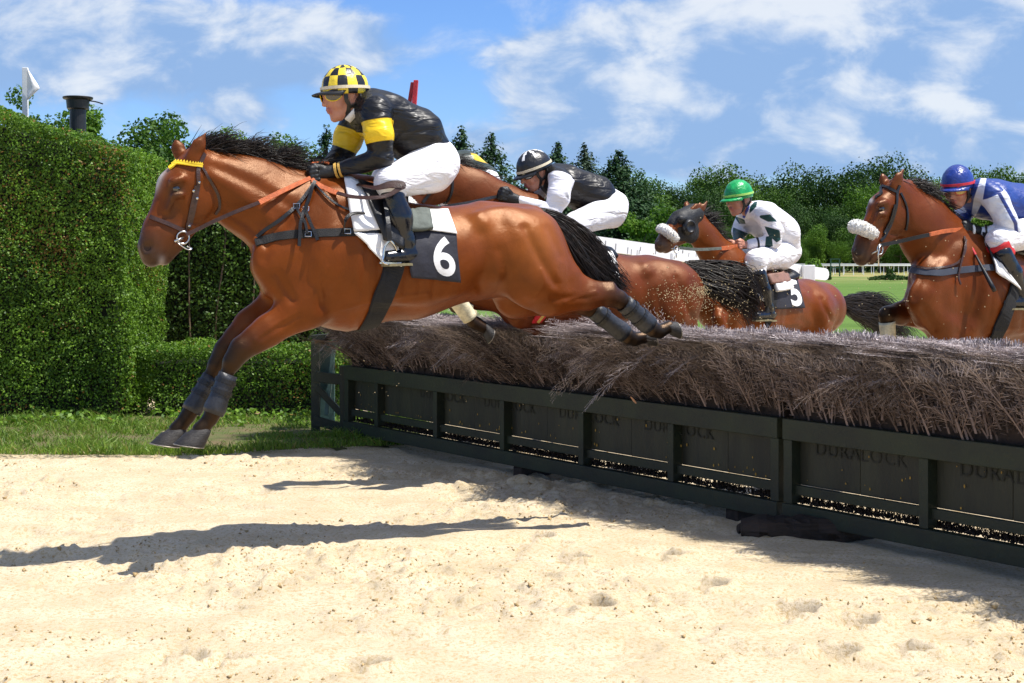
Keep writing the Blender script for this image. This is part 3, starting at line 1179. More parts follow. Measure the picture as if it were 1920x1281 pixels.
def hedge(label, x0, x1, y0, y1, top_fn, dens, seed, mat, size=.030, base=.10, trunks=0, depth=.10):
    rng = np.random.default_rng(seed)
    root = thing('hedge', label, 'hedge', ((x0 + x1) / 2, (y0 + y1) / 2, 0))
    zt = lambda x: top_fn(x)
    pos, nrm = [], []

    def face(n, fn, normal):
        a, b = rng.random(n), rng.random(n)
        p = fn(a, b)
        pos.append(p)
        nrm.append(np.repeat(np.array([normal], float), n, 0))
    w, d, h = x1 - x0, y1 - y0, max(zt(x0), zt(x1))
    fx = lambda a: x0 + w * a
    face(int(w * h * dens), lambda a, b: np.stack([fx(a), np.full_like(a, y0), base + (zt(fx(a)) - base) * b], -1), (0, -1, .25))
    face(int(w * d * dens), lambda a, b: np.stack([fx(a), y0 + d * b, zt(fx(a))], -1), (0, -.1, 1))
    face(int(d * h * dens), lambda a, b: np.stack([np.full_like(a, x1), y0 + d * a, base + (zt(x1) - base) * b], -1), (1, 0, .25))
    face(int(d * h * dens * .4), lambda a, b: np.stack([np.full_like(a, x0), y0 + d * a, base + (zt(x0) - base) * b], -1), (-1, 0, .25))
    face(int(w * h * dens * .35), lambda a, b: np.stack([fx(a), np.full_like(a, y1), base + (zt(fx(a)) - base) * b], -1), (0, 1, .25))
    pos, nrm = np.concatenate(pos), np.concatenate(nrm)
    surf = fbm(pos * 2.2, 3, seed) - .5
    fine = fbm(pos * 9.0, 2, seed + 4) - .5
    ind = depth * rng.random(len(pos)) ** 1.6
    pos = pos + nrm / np.linalg.norm(nrm, axis=1, keepdims=True) * (.16 * surf + .10 * fine - ind + .02)[:, None]
    low = np.clip((pos[:, 2] - base) / .35, 0, 1)
    keep = (rng.random(len(pos)) < .35 + .65 * low) & (fbm(pos * 3.1, 3, seed + 8) > .20)
    pos, nrm = pos[keep], nrm[keep]
    lf = np.clip(.5 + .9 * (fbm(pos * 1.6, 2, seed + 9) - .5) + .28 * rng.normal(size=len(pos)), 0, 1)
    lf = np.where(fbm(pos * 2.0, 2, seed + 15) + .22 * rng.normal(size=len(pos)) > .92, .99, np.minimum(lf, .94))
    link('foliage', leaves_mesh('foliage', pos, nrm, size, rng, .75, .62, lf), mat, root)
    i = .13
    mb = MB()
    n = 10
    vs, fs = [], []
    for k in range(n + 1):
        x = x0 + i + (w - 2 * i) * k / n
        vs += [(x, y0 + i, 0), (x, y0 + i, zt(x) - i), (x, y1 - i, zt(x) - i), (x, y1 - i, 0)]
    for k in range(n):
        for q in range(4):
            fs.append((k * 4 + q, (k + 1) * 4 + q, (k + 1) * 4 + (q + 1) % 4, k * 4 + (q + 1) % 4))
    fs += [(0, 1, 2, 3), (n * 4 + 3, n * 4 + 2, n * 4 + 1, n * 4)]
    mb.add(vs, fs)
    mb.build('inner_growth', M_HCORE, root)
    if trunks:
        mb = MB()
        for _ in range(trunks):
            x = rng.uniform(x0, x1)
            mb.tube(catmull([(x, y0 - .0, 0), (x + rng.normal() * .05, y0 - .02, .8), (x + rng.normal() * .12, y0, 1.7), (x + rng.normal() * .15, y0, 2.3)], 4), .010, 6)
        mb.build('stems', M_TWIG, root, smooth=True)['kind'] = 'stuff'
    return root


hedge('tall clipped green hedge with sloping top at the left edge', -7.5, -3.40, 12.5, 13.9, lambda x: 2.40 + .36 * np.clip((-3.4 - x) / 1.15, 0, 1.8), 8200, 1, M_HEDGE, .0245)
hedge('low clipped hedge in front of the shaded hedge, behind the forelegs of the leaping horse', -3.36, -1.50, 12.75, 13.7, lambda x: .64 + 0 * x, 8600, 2, M_HEDGE, .024, .06)
hedge('dark shaded hedge with bare stems behind the low hedge', -4.2, -.9, 15.2, 16.2, lambda x: 2.42 + 0 * x, 4200, 3, M_HEDGE_SHADE, .036, .1, 6, .14)


def shrub(label, c, rx, ry, rz, n, size, mat, seed, name='shrub', group=None):
    rng = np.random.default_rng(seed)
    d = rng.normal(size=(n, 3))
    d /= np.linalg.norm(d, axis=1, keepdims=True)
    d[:, 2] = np.abs(d[:, 2]) * 1.0
    r = (1 - .3 * rng.random(n) ** 2) * (.8 + .4 * fbm(d * 2.5, 2, seed))
    pos = np.asarray(c) + d * r[:, None] * np.array((rx, ry, rz))
    o = link(name, leaves_mesh(name, pos, d, size, rng, .7), mat)
    return tag(o, label, 'shrub', group)


shrub('small leafy bush between the hurdle wing and the brush', P(652, 700, 12.3), .30, .3, .42, 1500, .04, M_HEDGE, 5)

# grass verge
M_GRASS = leaf_mat('grass_blade', (.055, .125, .012), (.23, .33, .050), (.30, .24, .09), .5, .3, .3)


def verge():
    rng = np.random.default_rng(9)
    soil = pbr('verge_soil', (.13, .095, .045), .95, var=.4, vscale=5, bump=.8, bscale=40, col2=(.075, .10, .022))
    xs = np.linspace(-7.5, -.75, 120)
    g = []
    for j in range(26):
        t = j / 25
        row = []
        for x in xs:
            edge = 10.42 + .16 * (fbm(np.array((x * 1.7, .3)), 3, 4) - .5) + max(0, x + 2.2) * .42
            y = edge + (13.0 - edge) * t
            row.append((x, y, -.03 + .065 * min(1, t * 6) + .02 * vnoise(np.array((x * 3, y * 3)))))
        g.append(row)
    o = link('verge_ground', grid_mesh('verge_ground', np.array(g)[::-1]), soil)
    tag(o, None, None, None, 'structure')
    N = 52000
    x = rng.uniform(-7.0, -.75, N)
    edge = 10.42 + .16 * (fbm(np.stack([x * 1.7, np.full(N, .3)], -1), 3, 4) - .5) + np.maximum(0, x + 2.2) * .42
    y = edge - .04 + (12.75 - edge) * rng.random(N) ** 1.1
    cl = fbm(np.stack([x * 2.2, y * 3.2], -1), 3, 6)
    k = cl + .12 * rng.normal(size=N) > .42
    x, y, cl = x[k], y[k], cl[k]
    n = len(x)
    b = np.stack([x, y, np.full(n, .02)], -1)
    h = (.03 + .075 * rng.random(n)) * (.6 + 1.2 * np.clip(cl - .4, 0, .5) * 2)
    d = np.stack([rng.normal(size=n) * .5, rng.normal(size=n) * .5, np.ones(n)], -1)
    d /= np.linalg.norm(d, axis=1, keepdims=True)
    s = np.cross(d, rng.normal(size=(n, 3)))
    s /= np.linalg.norm(s, axis=1, keepdims=True)
    w = .0035
    mid = b + d * h[:, None] * .6
    tip = b + d * h[:, None] + np.stack([rng.normal(size=n), rng.normal(size=n), -.3 * np.ones(n)], -1) * .25 * h[:, None]
    V = np.stack([b - s * w, b + s * w, mid + s * w * .8, mid - s * w * .8, tip + s * w * .15, tip - s * w * .15], 1).reshape(-1, 3)
    i = np.arange(n)[:, None] * 6
    F = np.concatenate([i + np.array([[0, 1, 2, 3]]), i + np.array([[3, 2, 4, 5]])])
    me = np_mesh('grass', V, F, smooth=False)
    attr_f(me, 'lf', np.repeat(np.clip(.5 + .3 * rng.normal(size=n), 0, 1), 6))
    tag(link('grass', me, M_GRASS), None, None, None, 'stuff')
    # broad-leaved weeds and fallen leaves
    N = 5200
    x = rng.uniform(-6.5, -.8, N)
    y = 11.9 + .75 * rng.random(N) + np.maximum(0, x + 2.2) * .1
    k = fbm(np.stack([x * 2.6, y * 2.6], -1), 3, 16) > .48
    pos = np.stack([x, y, .03 + .10 * rng.random(N)], -1)[k]
    o = link('weeds', leaves_mesh('weeds', pos, np.tile((0, -.3, 1.0), (len(pos), 1)), .045, rng, .6, .6), M_HEDGE)
    tag(o, None, None, None, 'stuff')


verge()

# ---- trees
M_LEAF_A = leaf_mat('oak_leaf', (.024, .062, .010), (.10, .19, .026), None, .6, .2, .15)
M_LEAF_B = leaf_mat('ash_leaf', (.036, .092, .010), (.16, .28, .032), None, .6, .2, .15)
M_LEAF_C = leaf_mat('conifer_needle', (.010, .032, .013), (.046, .095, .034), None, .6, .1, .15)
M_LEAF_D = leaf_mat('dark_leaf', (.014, .040, .010), (.055, .115, .022), None, .6, .15, .15)


def broad_mesh(seed, n, leaf, w, h, base=.25, lumps=20):
    """crown of leaf clumps, unit: metres, origin at the foot"""
    rng = np.random.default_rng(seed)
    cs, rs = [], []
    for i in range(lumps):
        d = rng.normal(size=3)
        d /= np.linalg.norm(d)
        r = rng.random() ** .4
        c = np.array((d[0] * r * w * .36, d[1] * r * w * .36, h * (base + (1 - base) * .5) + d[2] * r * h * (1 - base) * .36))
        cs.append(c)
        rs.append(w * rng.uniform(.13, .24))
    cs, rs = np.array(cs), np.array(rs)
    k = rng.choice(lumps, n, p=rs ** 2 / (rs ** 2).sum())
    d = rng.normal(size=(n, 3))
    d /= np.linalg.norm(d, axis=1, keepdims=True)
    d[:, 2] += .25
    rad = rs[k] * (1.05 - .55 * rng.random(n) ** 1.5) * (.75 + .5 * fbm(d * 3 + cs[k], 2, seed))
    pos = cs[k] + d * rad[:, None] * np.array((1, 1, .85))
    pos[:, 2] *= h / np.percentile(pos[:, 2], 99.7)
    lf = np.clip(.45 + .25 * rng.normal(size=n) + .5 * (rng.random(lumps)[k] - .5), 0, 1)
    return leaves_mesh('crown', pos, d, leaf, rng, .7, .75, lf), cs


def trunk_mesh(h, r, cs, seed, w):
    rng = random.Random(seed)
    mb = MB()
    mb.tube(catmull([(0, 0, -.2), (rng.uniform(-.1, .1), 0, h * .3), (rng.uniform(-.2, .2), rng.uniform(-.2, .2), h * .7)], 4), [r * (1.25 - .11 * i) for i in range(9)], 8)
    for c in list(cs)[:9]:
        z = h * rng.uniform(.28, .5)
        mb.tube(catmull([(0, 0, z), tuple(c * .5 + np.array((0, 0, z * .4))), tuple(c)], 3), [r * .5, r * .42, r * .34, r * .28, r * .22, r * .16, r * .08], 5)
    return mb


def broad_tree(label, x, y, D, w, h, n, leaf, mat, seed, base=.25, group=None, name='tree', cat='tree'):
    """tree whose top shows at photo pixel (x, y)"""
    p = P(x, y, D)
    z0 = p[2] - h
    root = thing(name, label, cat, (p[0], p[1], min(z0, 0) if z0 < 0 else 0), group)
    hh = p[2] - root.location.z
    me, cs = broad_mesh(seed, n, leaf, w, hh, base)
    o = bpy.data.objects.new('crown', me)
    me.materials.append(mat)
    C.objects.link(o)
    o.parent = root
    mb = trunk_mesh(hh, .02 * hh + .05, cs, seed, w)
    me2 = bpy.data.meshes.new('trunk')
    me2.from_pydata(mb.v, [], mb.f)
    me2.materials.append(M_BARK)
    o2 = bpy.data.objects.new('trunk', me2)
    C.objects.link(o2)
    o2.parent = root
    return root


def conifer_mesh(seed, n, h, w, leaf, gap=.0):
    rng = np.random.default_rng(seed)
    nb = 260
    zt = rng.random(nb) ** .8
    z0 = h * (.08 + .9 * zt)
    L0 = w * .92 * (1 - zt) ** .88 * rng.uniform(.55, 1.25, nb) + .10
    a0 = rng.uniform(0, 6.28, nb)
    dr0 = rng.uniform(.05, .5, nb)
    wt = L0 ** 1.3 + .12
    k = rng.choice(nb, n, p=wt / wt.sum())
    s = rng.random(n) ** .7
    z, L, a, dr = z0[k], L0[k], a0[k], dr0[k]
    x = L * s
    zz = np.minimum(z - dr * x + .22 * s * s * L + rng.normal(size=n) * .022 * h, h * (1.0 - .03 * rng.random(n)))
    side = rng.normal(size=n) * .24 * (1 - s * .5) * np.maximum(L, .3)
    pos = np.stack([np.cos(a) * x - np.sin(a) * side, np.sin(a) * x + np.cos(a) * side, zz], -1)
    nr = np.stack([np.cos(a) * .5, np.sin(a) * .5, np.ones(n)], -1)
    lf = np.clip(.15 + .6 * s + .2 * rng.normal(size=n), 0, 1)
    return leaves_mesh('crown', pos, nr, leaf, rng, .55, .5, lf)


def conifer(label, x, y, D, w, n, leaf, seed, mat=None, group=None):
    p = P(x, y, D)
    root = thing('conifer', label, 'tree', (p[0], p[1], 0), group)
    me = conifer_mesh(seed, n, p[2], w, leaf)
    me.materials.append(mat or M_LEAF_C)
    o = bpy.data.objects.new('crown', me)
    C.objects.link(o)
    o.parent = root
    mb = MB()
    mb.tube([(0, 0, -.2), (0, 0, p[2] * .5), (0, 0, p[2] * .97)], [.025 * p[2], .016 * p[2], .004 * p[2]], 8)
    t = mb.build('trunk', M_BARK, None)
    t.parent = root
    return root


G1 = 'trees behind the hedge and hurdle'
broad_tree('round leafy tree rising above the hedge left of the head of the leaping horse', 300, 212, 62, 3.9, 8.0, 7000, .16, M_LEAF_A, 31, .3, G1)
broad_tree('dark green tree behind the white flag at the left edge', 52, 166, 58, 3.0, 9, 5000, .15, M_LEAF_A, 32, .3, G1)
broad_tree('leafy tree behind the black pipe above the tall hedge', 160, 202, 60, 2.6, 8, 4500, .15, M_LEAF_B, 33, .3, G1)
broad_tree('light green tree top behind the ear of the leaping horse', 440, 243, 75, 4.2, 8, 5000, .18, M_LEAF_B, 34, .3, G1)
broad_tree('low leafy tree behind the mane of the leaping horse', 545, 252, 80, 4.5, 8, 5000, .18, M_LEAF_A, 35, .25, G1)
conifer('dark narrow conifer behind the chest of the black and yellow jockey', 612, 232, 85, 3.2, 11000, .22, 36, None, G1)
broad_tree('leafy tree low between the black pipe and the round tree', 205, 268, 66, 3.2, 7, 3500, .17, M_LEAF_B, 37, .25, G1)
conifer('loose topped conifer just right of the back of the black and yellow jockey', 866, 234, 100, 5.0, 13200, .26, 41, None, G1)
conifer('dark conifer directly left of the black and white helmet', 921, 246, 100, 5.2, 14300, .26, 42, None, G1)
conifer('small pointed conifer behind the black and white helmet', 1046, 264, 105, 4.6, 13200, .26, 43, None, G1)
conifer('grey green conifer above the back of the jockey in white sleeves', 1096, 268, 108, 5.6, 14300, .28, 44, leaf_mat('needle_blue', (.012, .030, .016), (.055, .092, .048), None, .6, .1, .25), G1)
conifer('tallest dark spruce right of the jockey in white sleeves', 1160, 279, 95, 6.2, 19800, .26, 45, None, G1)
conifer('short dark spruce beside the tallest spruce', 1206, 336, 98, 4.0, 11000, .26, 46, None, G1)
broad_tree('dark tree mass filling below the conifers left of the helmet', 985, 330, 110, 6.5, 8, 5000, .3, M_LEAF_D, 47, .05, G1)
broad_tree('dark low tree between the two conifers and spruce', 1080, 345, 112, 7.0, 8, 5000, .3, M_LEAF_D, 48, .05, G1)
broad_tree('bright green round tree left of the hooded horse', 1245, 388, 85, 3.4, 5, 5000, .2, M_LEAF_B, 49, .05, G1)
broad_tree('bright green low tree under the tallest spruce', 1195, 402, 80, 2.6, 4, 4000, .18, M_LEAF_B, 50, .05, G1)


def far_wood():
    rng = random.Random(17)
    protos = []
    for i, (mat, base) in enumerate(((M_LEAF_A, .0), (M_LEAF_B, .0), (M_LEAF_D, .0), (M_LEAF_A, .0), (M_LEAF_B, .05))):
        me, cs = broad_mesh(60 + i, 12000, .36, 13, 16, base, 22)
        me.materials.append(mat)
        tm = trunk_mesh(16, .35, cs, i, 11)
        t = bpy.data.meshes.new('trunk')
        t.from_pydata(tm.v, [], tm.f)
        t.materials.append(M_BARK)
        protos.append((me, t))
    names = ['mid green', 'light green', 'dark green', 'dense green', 'yellow green']
    first = {}
    prof = [(1180, 352), (1215, 343), (1260, 345), (1300, 345), (1345, 336), (1395, 328), (1440, 340), (1480, 345), (1520, 338), (1560, 332), (1600, 338), (1640, 318), (1690, 322), (1740, 330), (1790, 338), (1840, 335), (1890, 338), (1940, 332), (2000, 335), (2070, 340)]
    side = {0: 'back row', 1: 'middle row', 2: 'front row', 3: 'low edge'}
    for row, (D, dy, st) in enumerate(((262, 0, 46), (242, 42, 52), (226, 84, 44), (219, 126, 40))):
        x = 1150 + row * 17
        while x < 2080:
            y = np.interp(x, [p[0] for p in prof], [p[1] for p in prof]) + dy + rng.uniform(-20, 20)
            p = P(x, y, D + rng.uniform(-5, 5))
            k = rng.choice((0, 1, 2, 3, 0, 2, 4))
            h = p[2]
            src = first.get(k)
            if src is None:
                r = thing('tree', '', 'tree', (p[0], p[1], 0), 'far wood beyond the grass field')
                for nm, me in zip(('crown', 'trunk'), protos[k]):
                    c = bpy.data.objects.new(nm, me)
                    C.objects.link(c)
                    c.parent = r
                first[k] = r
            else:
                r = src.copy()
                C.objects.link(r)
                r.location = (p[0], p[1], 0)
                for ch in src.children:
                    c = ch.copy()
                    C.objects.link(c)
                    c.parent = r
            r.rotation_euler = (0, 0, rng.uniform(0, 6.28))
            r.scale = (h / 16 * rng.uniform(.85, 1.1), h / 16 * rng.uniform(.85, 1.1), h / 15.2)
            r['label'] = '%s broadleaf tree in the %s of the far wood' % (names[k], side[row])
            x += st * rng.uniform(.75, 1.2)


far_wood()


def undergrowth():
    rng = np.random.default_rng(77)
    n = 26000
    x = rng.uniform(P(1130, HY, 230)[0], P(2100, HY, 230)[0], n)
    z = 4.2 * rng.random(n) ** .8 * (.6 + .6 * fbm(np.stack([x * .25, 0 * x], -1), 3, 5))
    y = 229 + 2.0 * rng.random(n) + z * .3
    o = link('undergrowth', leaves_mesh('undergrowth', np.stack([x, y, z], -1), np.tile((0, -.8, .6), (n, 1)), .5, rng, .7, .7), M_LEAF_D)
    tag(o, None, None, None, 'stuff')


undergrowth()

# low bushes and rails out on the field
shrub('pale green cone shaped bush in front of the far wood', P(1525, 505, 150) * np.array((1, 1, 0)), 1.1, 1.1, 1.9, 900, .25, M_LEAF_B, 71, group='bushes on the field')
shrub('dark square bush just right of the white rail end', P(1549, 515, 120) * np.array((1, 1, 0)), .45, .4, .85, 700, .14, M_LEAF_D, 72, group='bushes on the field')
shrub('dark rounded bush on the low far hedge', P(1670, 515, 118) * np.array((1, 1, 0)), .45, .4, .95, 700, .14, M_LEAF_D, 73, group='bushes on the field')
shrub('long low dark hedge strip on the far field', P(1668, 516, 119) * np.array((1, 1, 0)), 1.9, .4, .40, 1500, .14, M_LEAF_D, 74, group='bushes on the field')

M_WPLASTIC = pbr('white_plastic', (.80, .80, .80), .4, var=.05)


def rails():
    for D, z, x0, x1, lab in ((176, 1.08, 1430, 2080, 'nearer white running rail across the far field'), (196, 1.22, 1430, 2080, 'farther white running rail in front of the wood')):
        a, b = P(x0, HY, D), P(x1, HY, D)
        r = thing('running_rail', lab, 'rail', (a[0], D, 0), 'running rails on the far field')
        mb = MB()
        mb.tube([(a[0], D, z), (b[0], D, z)], .075, 8)
        mb.build('rail', M_WPLASTIC, r, smooth=True)
        x = a[0]
        first = None
        while x < b[0]:
            mb = MB()
            mb.tube([(x, D, -.1), (x, D + .1, z * .6), (x, D, z)], .045, 6)
            mb.build('post', M_WPLASTIC, r)
            x += 1.25
    # sloping white wing rail behind the horses
    r = thing('wing_rail', 'sloping white plank rail with a square post behind the green helmeted jockey', 'rail', (2.2, 14, 0))
    pts = [P(1085, 452, 12.6), P(1548, 515, 14.8)]
    d = pts[1] - pts[0]
    L = np.linalg.norm(d)
    d /= L
    up = np.cross(np.cross(d, UPZ), d)
    up /= np.linalg.norm(up)
    fw = np.cross(d, up)
    mb = MB()
    vs, fs = [], []
    n = 8
    prof = [(i / n) for i in range(n + 1)]
    e = .062
    ring = [(0, -e), (L - .04, -e)] + [(L - .04 + .06 * math.cos(t), .75 * e * math.sin(t) * 1.33) for t in np.linspace(-1.57, 1.57, 7)] + [(L - .04, e), (0, e)]
    k = len(ring)
    for s in (-.03, .03):
        for (t, w) in ring:
            vs.append(pts[0] + d * t + up * w + fw * s)
    fs = [tuple(range(k))[::-1], tuple(range(k, 2 * k))] + [(i, (i + 1) % k, k + (i + 1) % k, k + i) for i in range(k)]
    mb.add(vs, fs)
    mb.build('plank', M_WPLASTIC, r)
    mb = MB()
    for i in range(26):
        t = L * (.05 + .9 * random.random())
        c = pts[0] + d * t + up * random.uniform(-.05, .04) - fw * .0315 * np.sign(fw[1])
        mb.box(c, d * random.uniform(.002, .006), up * random.uniform(.01, .03), fw * .001)
    mb.build('scuff_marks', pbr('scuff', (.22, .22, .22), .8), r)['kind'] = 'stuff'
    for (px, D, w, t) in ((1513, 14.55, .062, 497), (1250, 13.4, .05, 474), (1105, 12.7, .05, 446)):
        p = P(px, t, D)
        mb = MB()
        mb.box((p[0], p[1] - .075, p[2] / 2 - .1), (w, 0, 0), (0, .035, 0), (0, 0, p[2] / 2 + .1))
        mb.build('post', M_WPLASTIC, r, bevel=.006)
    # green frame far off
    g = thing('steel_frame', 'small dark green frame structure in front of the far wood', 'frame', tuple(P(1566, 505, 160) * np.array((1, 1, 0))))
    mt = pbr('frame_green', (.02, .07, .04), .6)
    c = P(1566, 505, 160)
    for dx in (-.5, .5):
        mb = MB()
        mb.box((c[0] + dx, 160, .9), (.06, 0, 0), (0, .06, 0), (0, 0, 1.0))
        mb.build('upright', mt, g)
    for z in (.9, 1.4, 1.85):
        mb = MB()
        mb.box((c[0], 160, z), (.5, 0, 0), (0, .03, 0), (0, 0, .06))
        mb.build('crossbar', mt, g)


rails()


def markers():
    # white flag on a post
    r = thing('flag_post', 'white triangular flag on a white post above the tall hedge', 'flag', tuple(P(47, 215, 15) * np.array((1, 1, 0))))
    D = 14.6
    mb = MB()
    p, q = P(47.5, 240, D), P(46, 127, D)
    mb.box((p[0], D, q[2] / 2), (.028, 0, 0), (0, .02, 0), (0, 0, q[2] / 2))
    mb.build('post', M_WPLASTIC, r, bevel=.004)
    g = []
    for j in range(9):
        t = j / 8
        row = []
        for i in range(7):
            s = i / 6
            a = np.array((51 + 5 * s, 128 + t * 60))
            tip = np.array((75, 166))
            wgt = s * (1 - abs(t - .62) / .62 if t < .62 else 1 - (t - .62) / .38)
            x, y = 51 + 24 * wgt, 128 + t * 60
            row.append(P(x, y, D - .04 - .03 * math.sin(s * 3.1)))
        g.append(row)
    cloth_obj('flag', np.array(g), M_WHITE_CLOTH, r, .004)
    # black pipe with a flanged cap
    D = 14.3
    c = P(146, 182, D)
    r = thing('vent_pipe', 'black plastic pipe with a wide flanged cap above the tall hedge', 'pipe', (c[0], D, 0))
    s = D / F_PX
    mb = MB()
    top = c[2]
    mb.lathe((c[0], D, 0), (0, 0, 1), [(0, 16 * s), (top - 24 * s, 15 * s)], 24)
    mb.build('pipe', M_BLACKP0, r, smooth=False)
    mb = MB()
    mb.lathe((c[0], D, top), (0, 0, 1), [(-24 * s, 15.5 * s), (-22 * s, 20 * s), (-6 * s, 21.5 * s), (-4 * s, 27 * s), (-1 * s, 28 * s), (0, 27 * s), (0.002, 18 * s)], 28)
    mb.build('cap', M_BLACKP0, r, smooth=False)
    mb = MB()
    mb.tube(catmull([P(166, 189, D), P(180, 191, D), P(193, 195, D)], 4), .007, 6)
    mb.build('cable', M_BLACKP0, r)
    # red marker
    D = 12.6
    r = thing('marker_post', 'red painted wooden marker post behind the back of the black and yellow jockey', 'post', tuple(P(772, 200, D) * np.array((1, 1, 0))))
    mt = pbr('red_paint', (.50, .022, .035), .45, var=.25, vscale=14, bump=.3)
    md = pbr('red_paint_back', (.26, .012, .02), .55, var=.3, vscale=14)
    for nm, x0, x1, xb, d, mm, yt in (('board', 775.5, 784, 4.5, 0, mt, 150), ('strut', 770, 777, 0, .05, md, 154)):
        a, b = P(x0, yt, D + d), P(x1, yt, D + d)
        z0 = 0.0
        lean = -6 / 60.0
        h = a[2]
        mb = MB()
        w = (b[0] - a[0])
        sl = .075 if nm == 'board' else .16
        vs = []
        for z in (z0, h):
            off = -(h - z) * sl
            for yy in (0, .06):
                vs += [(a[0] + off, D + d + yy, z), (b[0] + off, D + d + yy, z)]
        mb.add(vs, [(0, 1, 5, 4), (1, 3, 7, 5), (3, 2, 6, 7), (2, 0, 4, 6), (4, 5, 7, 6), (0, 2, 3, 1)])
        mb.build(nm, mm, r, bevel=.004)


M_BLACKP0 = pbr('black_pipe', (.012, .013, .015), .45, var=.2)
# ------------------------------------------------------------------ horses
BAY = (0.165, 0.036, 0.0036)
BAYL = (0.21, 0.056, 0.008)
DKBAY = (0.13, 0.035, 0.012)
BLK = (0.0065, 0.0045, 0.0038)
MUZ = (0.034, 0.024, 0.021)
SOCK = (0.05, 0.03, 0.02)


def coat_mat(name, rough=0.33):
    m, t, b = mat_new(name)
    at = t.add('ShaderNodeAttribute', attribute_name='coat')
    tc = t.add('ShaderNodeTexCoord')
    big = t.noise(tc.outputs['Object'], 5.0, 4, 0.55)
    c = t.mix(t.ramp(big.outputs['Fac'], 0.3, 0.72), t.mix(1.0, at.outputs['Color'], (0.80, 0.76, 0.74), 'MULTIPLY'), t.mix(1.0, at.outputs['Color'], (1.16, 1.16, 1.2), 'MULTIPLY'))
    fine = t.noise(tc.outputs['Object'], 160.0, 3, 0.6)
    c = t.mix(t.math('MULTIPLY', fine.outputs['Fac'], 0.35), c, t.mix(1.0, c, (0.55, 0.5, 0.5), 'MULTIPLY'))
    t.put(b.inputs['Base Color'], c)
    b.inputs['Specular IOR Level'].default_value = 0.5
    b.inputs['Specular Tint'].default_value = (1.0, .62, .36, 1)
    rn = t.noise(tc.outputs['Object'], 14.0, 4, 0.6)
    t.put(b.inputs['Roughness'], t.math('ADD', t.math('MULTIPLY', rn.outputs['Fac'], 0.24), rough - 0.10))
    b.inputs['Sheen Weight'].default_value = 0.0
    b.inputs['Sheen Roughness'].default_value = 0.4
    mus = t.noise(tc.outputs['Object'], 9.0, 3, 0.5, 0.6)
    b1 = t.add('ShaderNodeBump', {'Strength': 0.16, 'Distance': 0.03, 'Height': mus.outputs['Fac']})
    hair = t.noise(t.add('ShaderNodeMapping', {'Vector': tc.outputs['Object'], 'Scale': (60, 60, 190)}).outputs[0], 4.0, 2, 0.5)
    b2 = t.add('ShaderNodeBump', {'Strength': 0.22, 'Distance': 0.005, 'Height': hair.outputs['Fac'], 'Normal': b1.outputs[0]})
    t.l.new(b2.outputs[0], b.inputs['Normal'])
    return m


M_COAT = coat_mat('coat_bay')
M_HAIR = pbr('mane_black', (0.005, 0.004, 0.004), 0.45, col2=(.020, .012, .009), spec=0.35, var=0.5, vscale=30)
M_HOOF = pbr('hoof_horn', (0.016, 0.013, 0.012), 0.55, var=0.4, vscale=24, bump=0.5, bscale=70, stretch=(1, 1, 5))
M_HOOFRIM = pbr('hoof_pale', (0.42, 0.35, 0.24), 0.6, var=0.3, vscale=40, bump=0.3)
M_STEELD = pbr('horseshoe', (.30, .27, .22), .45, .7, var=.4, vscale=40)
M_EYE = pbr('eye_dark', (0.012, 0.007, 0.005), 0.05, spec=0.8, coat=1.0)
M_BOOT_GREY = pbr('leg_boot_grey', (0.019, 0.020, 0.024), 0.42, var=0.35, vscale=22, bump=0.35, bscale=45)
M_BOOT_WHITE = pbr('leg_boot_cream', (0.62, 0.55, 0.36), 0.6, var=0.3, vscale=18, bump=0.4, bscale=50)
M_BROWN = pbr('leather_brown', (0.045, 0.018, 0.011), 0.38, var=0.35, vscale=30, bump=0.25, bscale=140)
M_BLACKL = pbr('leather_black', (0.006, 0.0055, 0.006), 0.42, var=0.3, vscale=25, bump=0.25, bscale=140)
M_ELASTIC = pbr('elastic_charcoal', (0.009, 0.009, 0.010), 0.8, var=0.3, vscale=40, bump=0.5, bscale=260)
M_ORANGE = pbr('rein_rubber_orange', (0.50, 0.115, 0.030), 0.6, var=0.2, vscale=40, bump=0.5, bscale=240)
M_STEEL = pbr('steel', (0.62, 0.61, 0.58), 0.22, 1.0, var=0.2)
M_YELLOW = pbr('yellow_plastic', (0.80, 0.56, 0.02), 0.5, var=0.12)
M_WHITE_CLOTH = pbr('white_cloth', (0.80, 0.79, 0.78), 0.75, var=0.06, vscale=12, bump=0.5, bscale=18)
M_FLEECE = pbr('white_fleece', (0.88, 0.86, 0.81), 0.95, var=0.06, vscale=60, bump=0.3, bscale=120, sheen=0.4)
M_DKCLOTH = pbr('charcoal_cloth', (0.015, 0.015, 0.024), 0.7, var=0.2, vscale=14, bump=0.45, bscale=22)
M_LETTER_WHITE = pbr('number_white', (0.82, 0.82, 0.82), 0.6, var=0.04)
M_BLUEPAD = pbr('saddle_blue', (0.012, 0.055, 0.13), 0.45, var=0.2)
M_GREYPAD = pbr('saddle_pad_grey', (0.10, 0.115, 0.10), 0.8, var=0.25, vscale=20, bump=0.5, bscale=40)
M_RED = pbr('red_web', (0.55, 0.015, 0.02), 0.55, var=0.15)
M_HOOD = pbr('hood_black', (0.008, 0.008, 0.009), 0.6, var=0.3, vscale=30, bump=0.5, bscale=50)


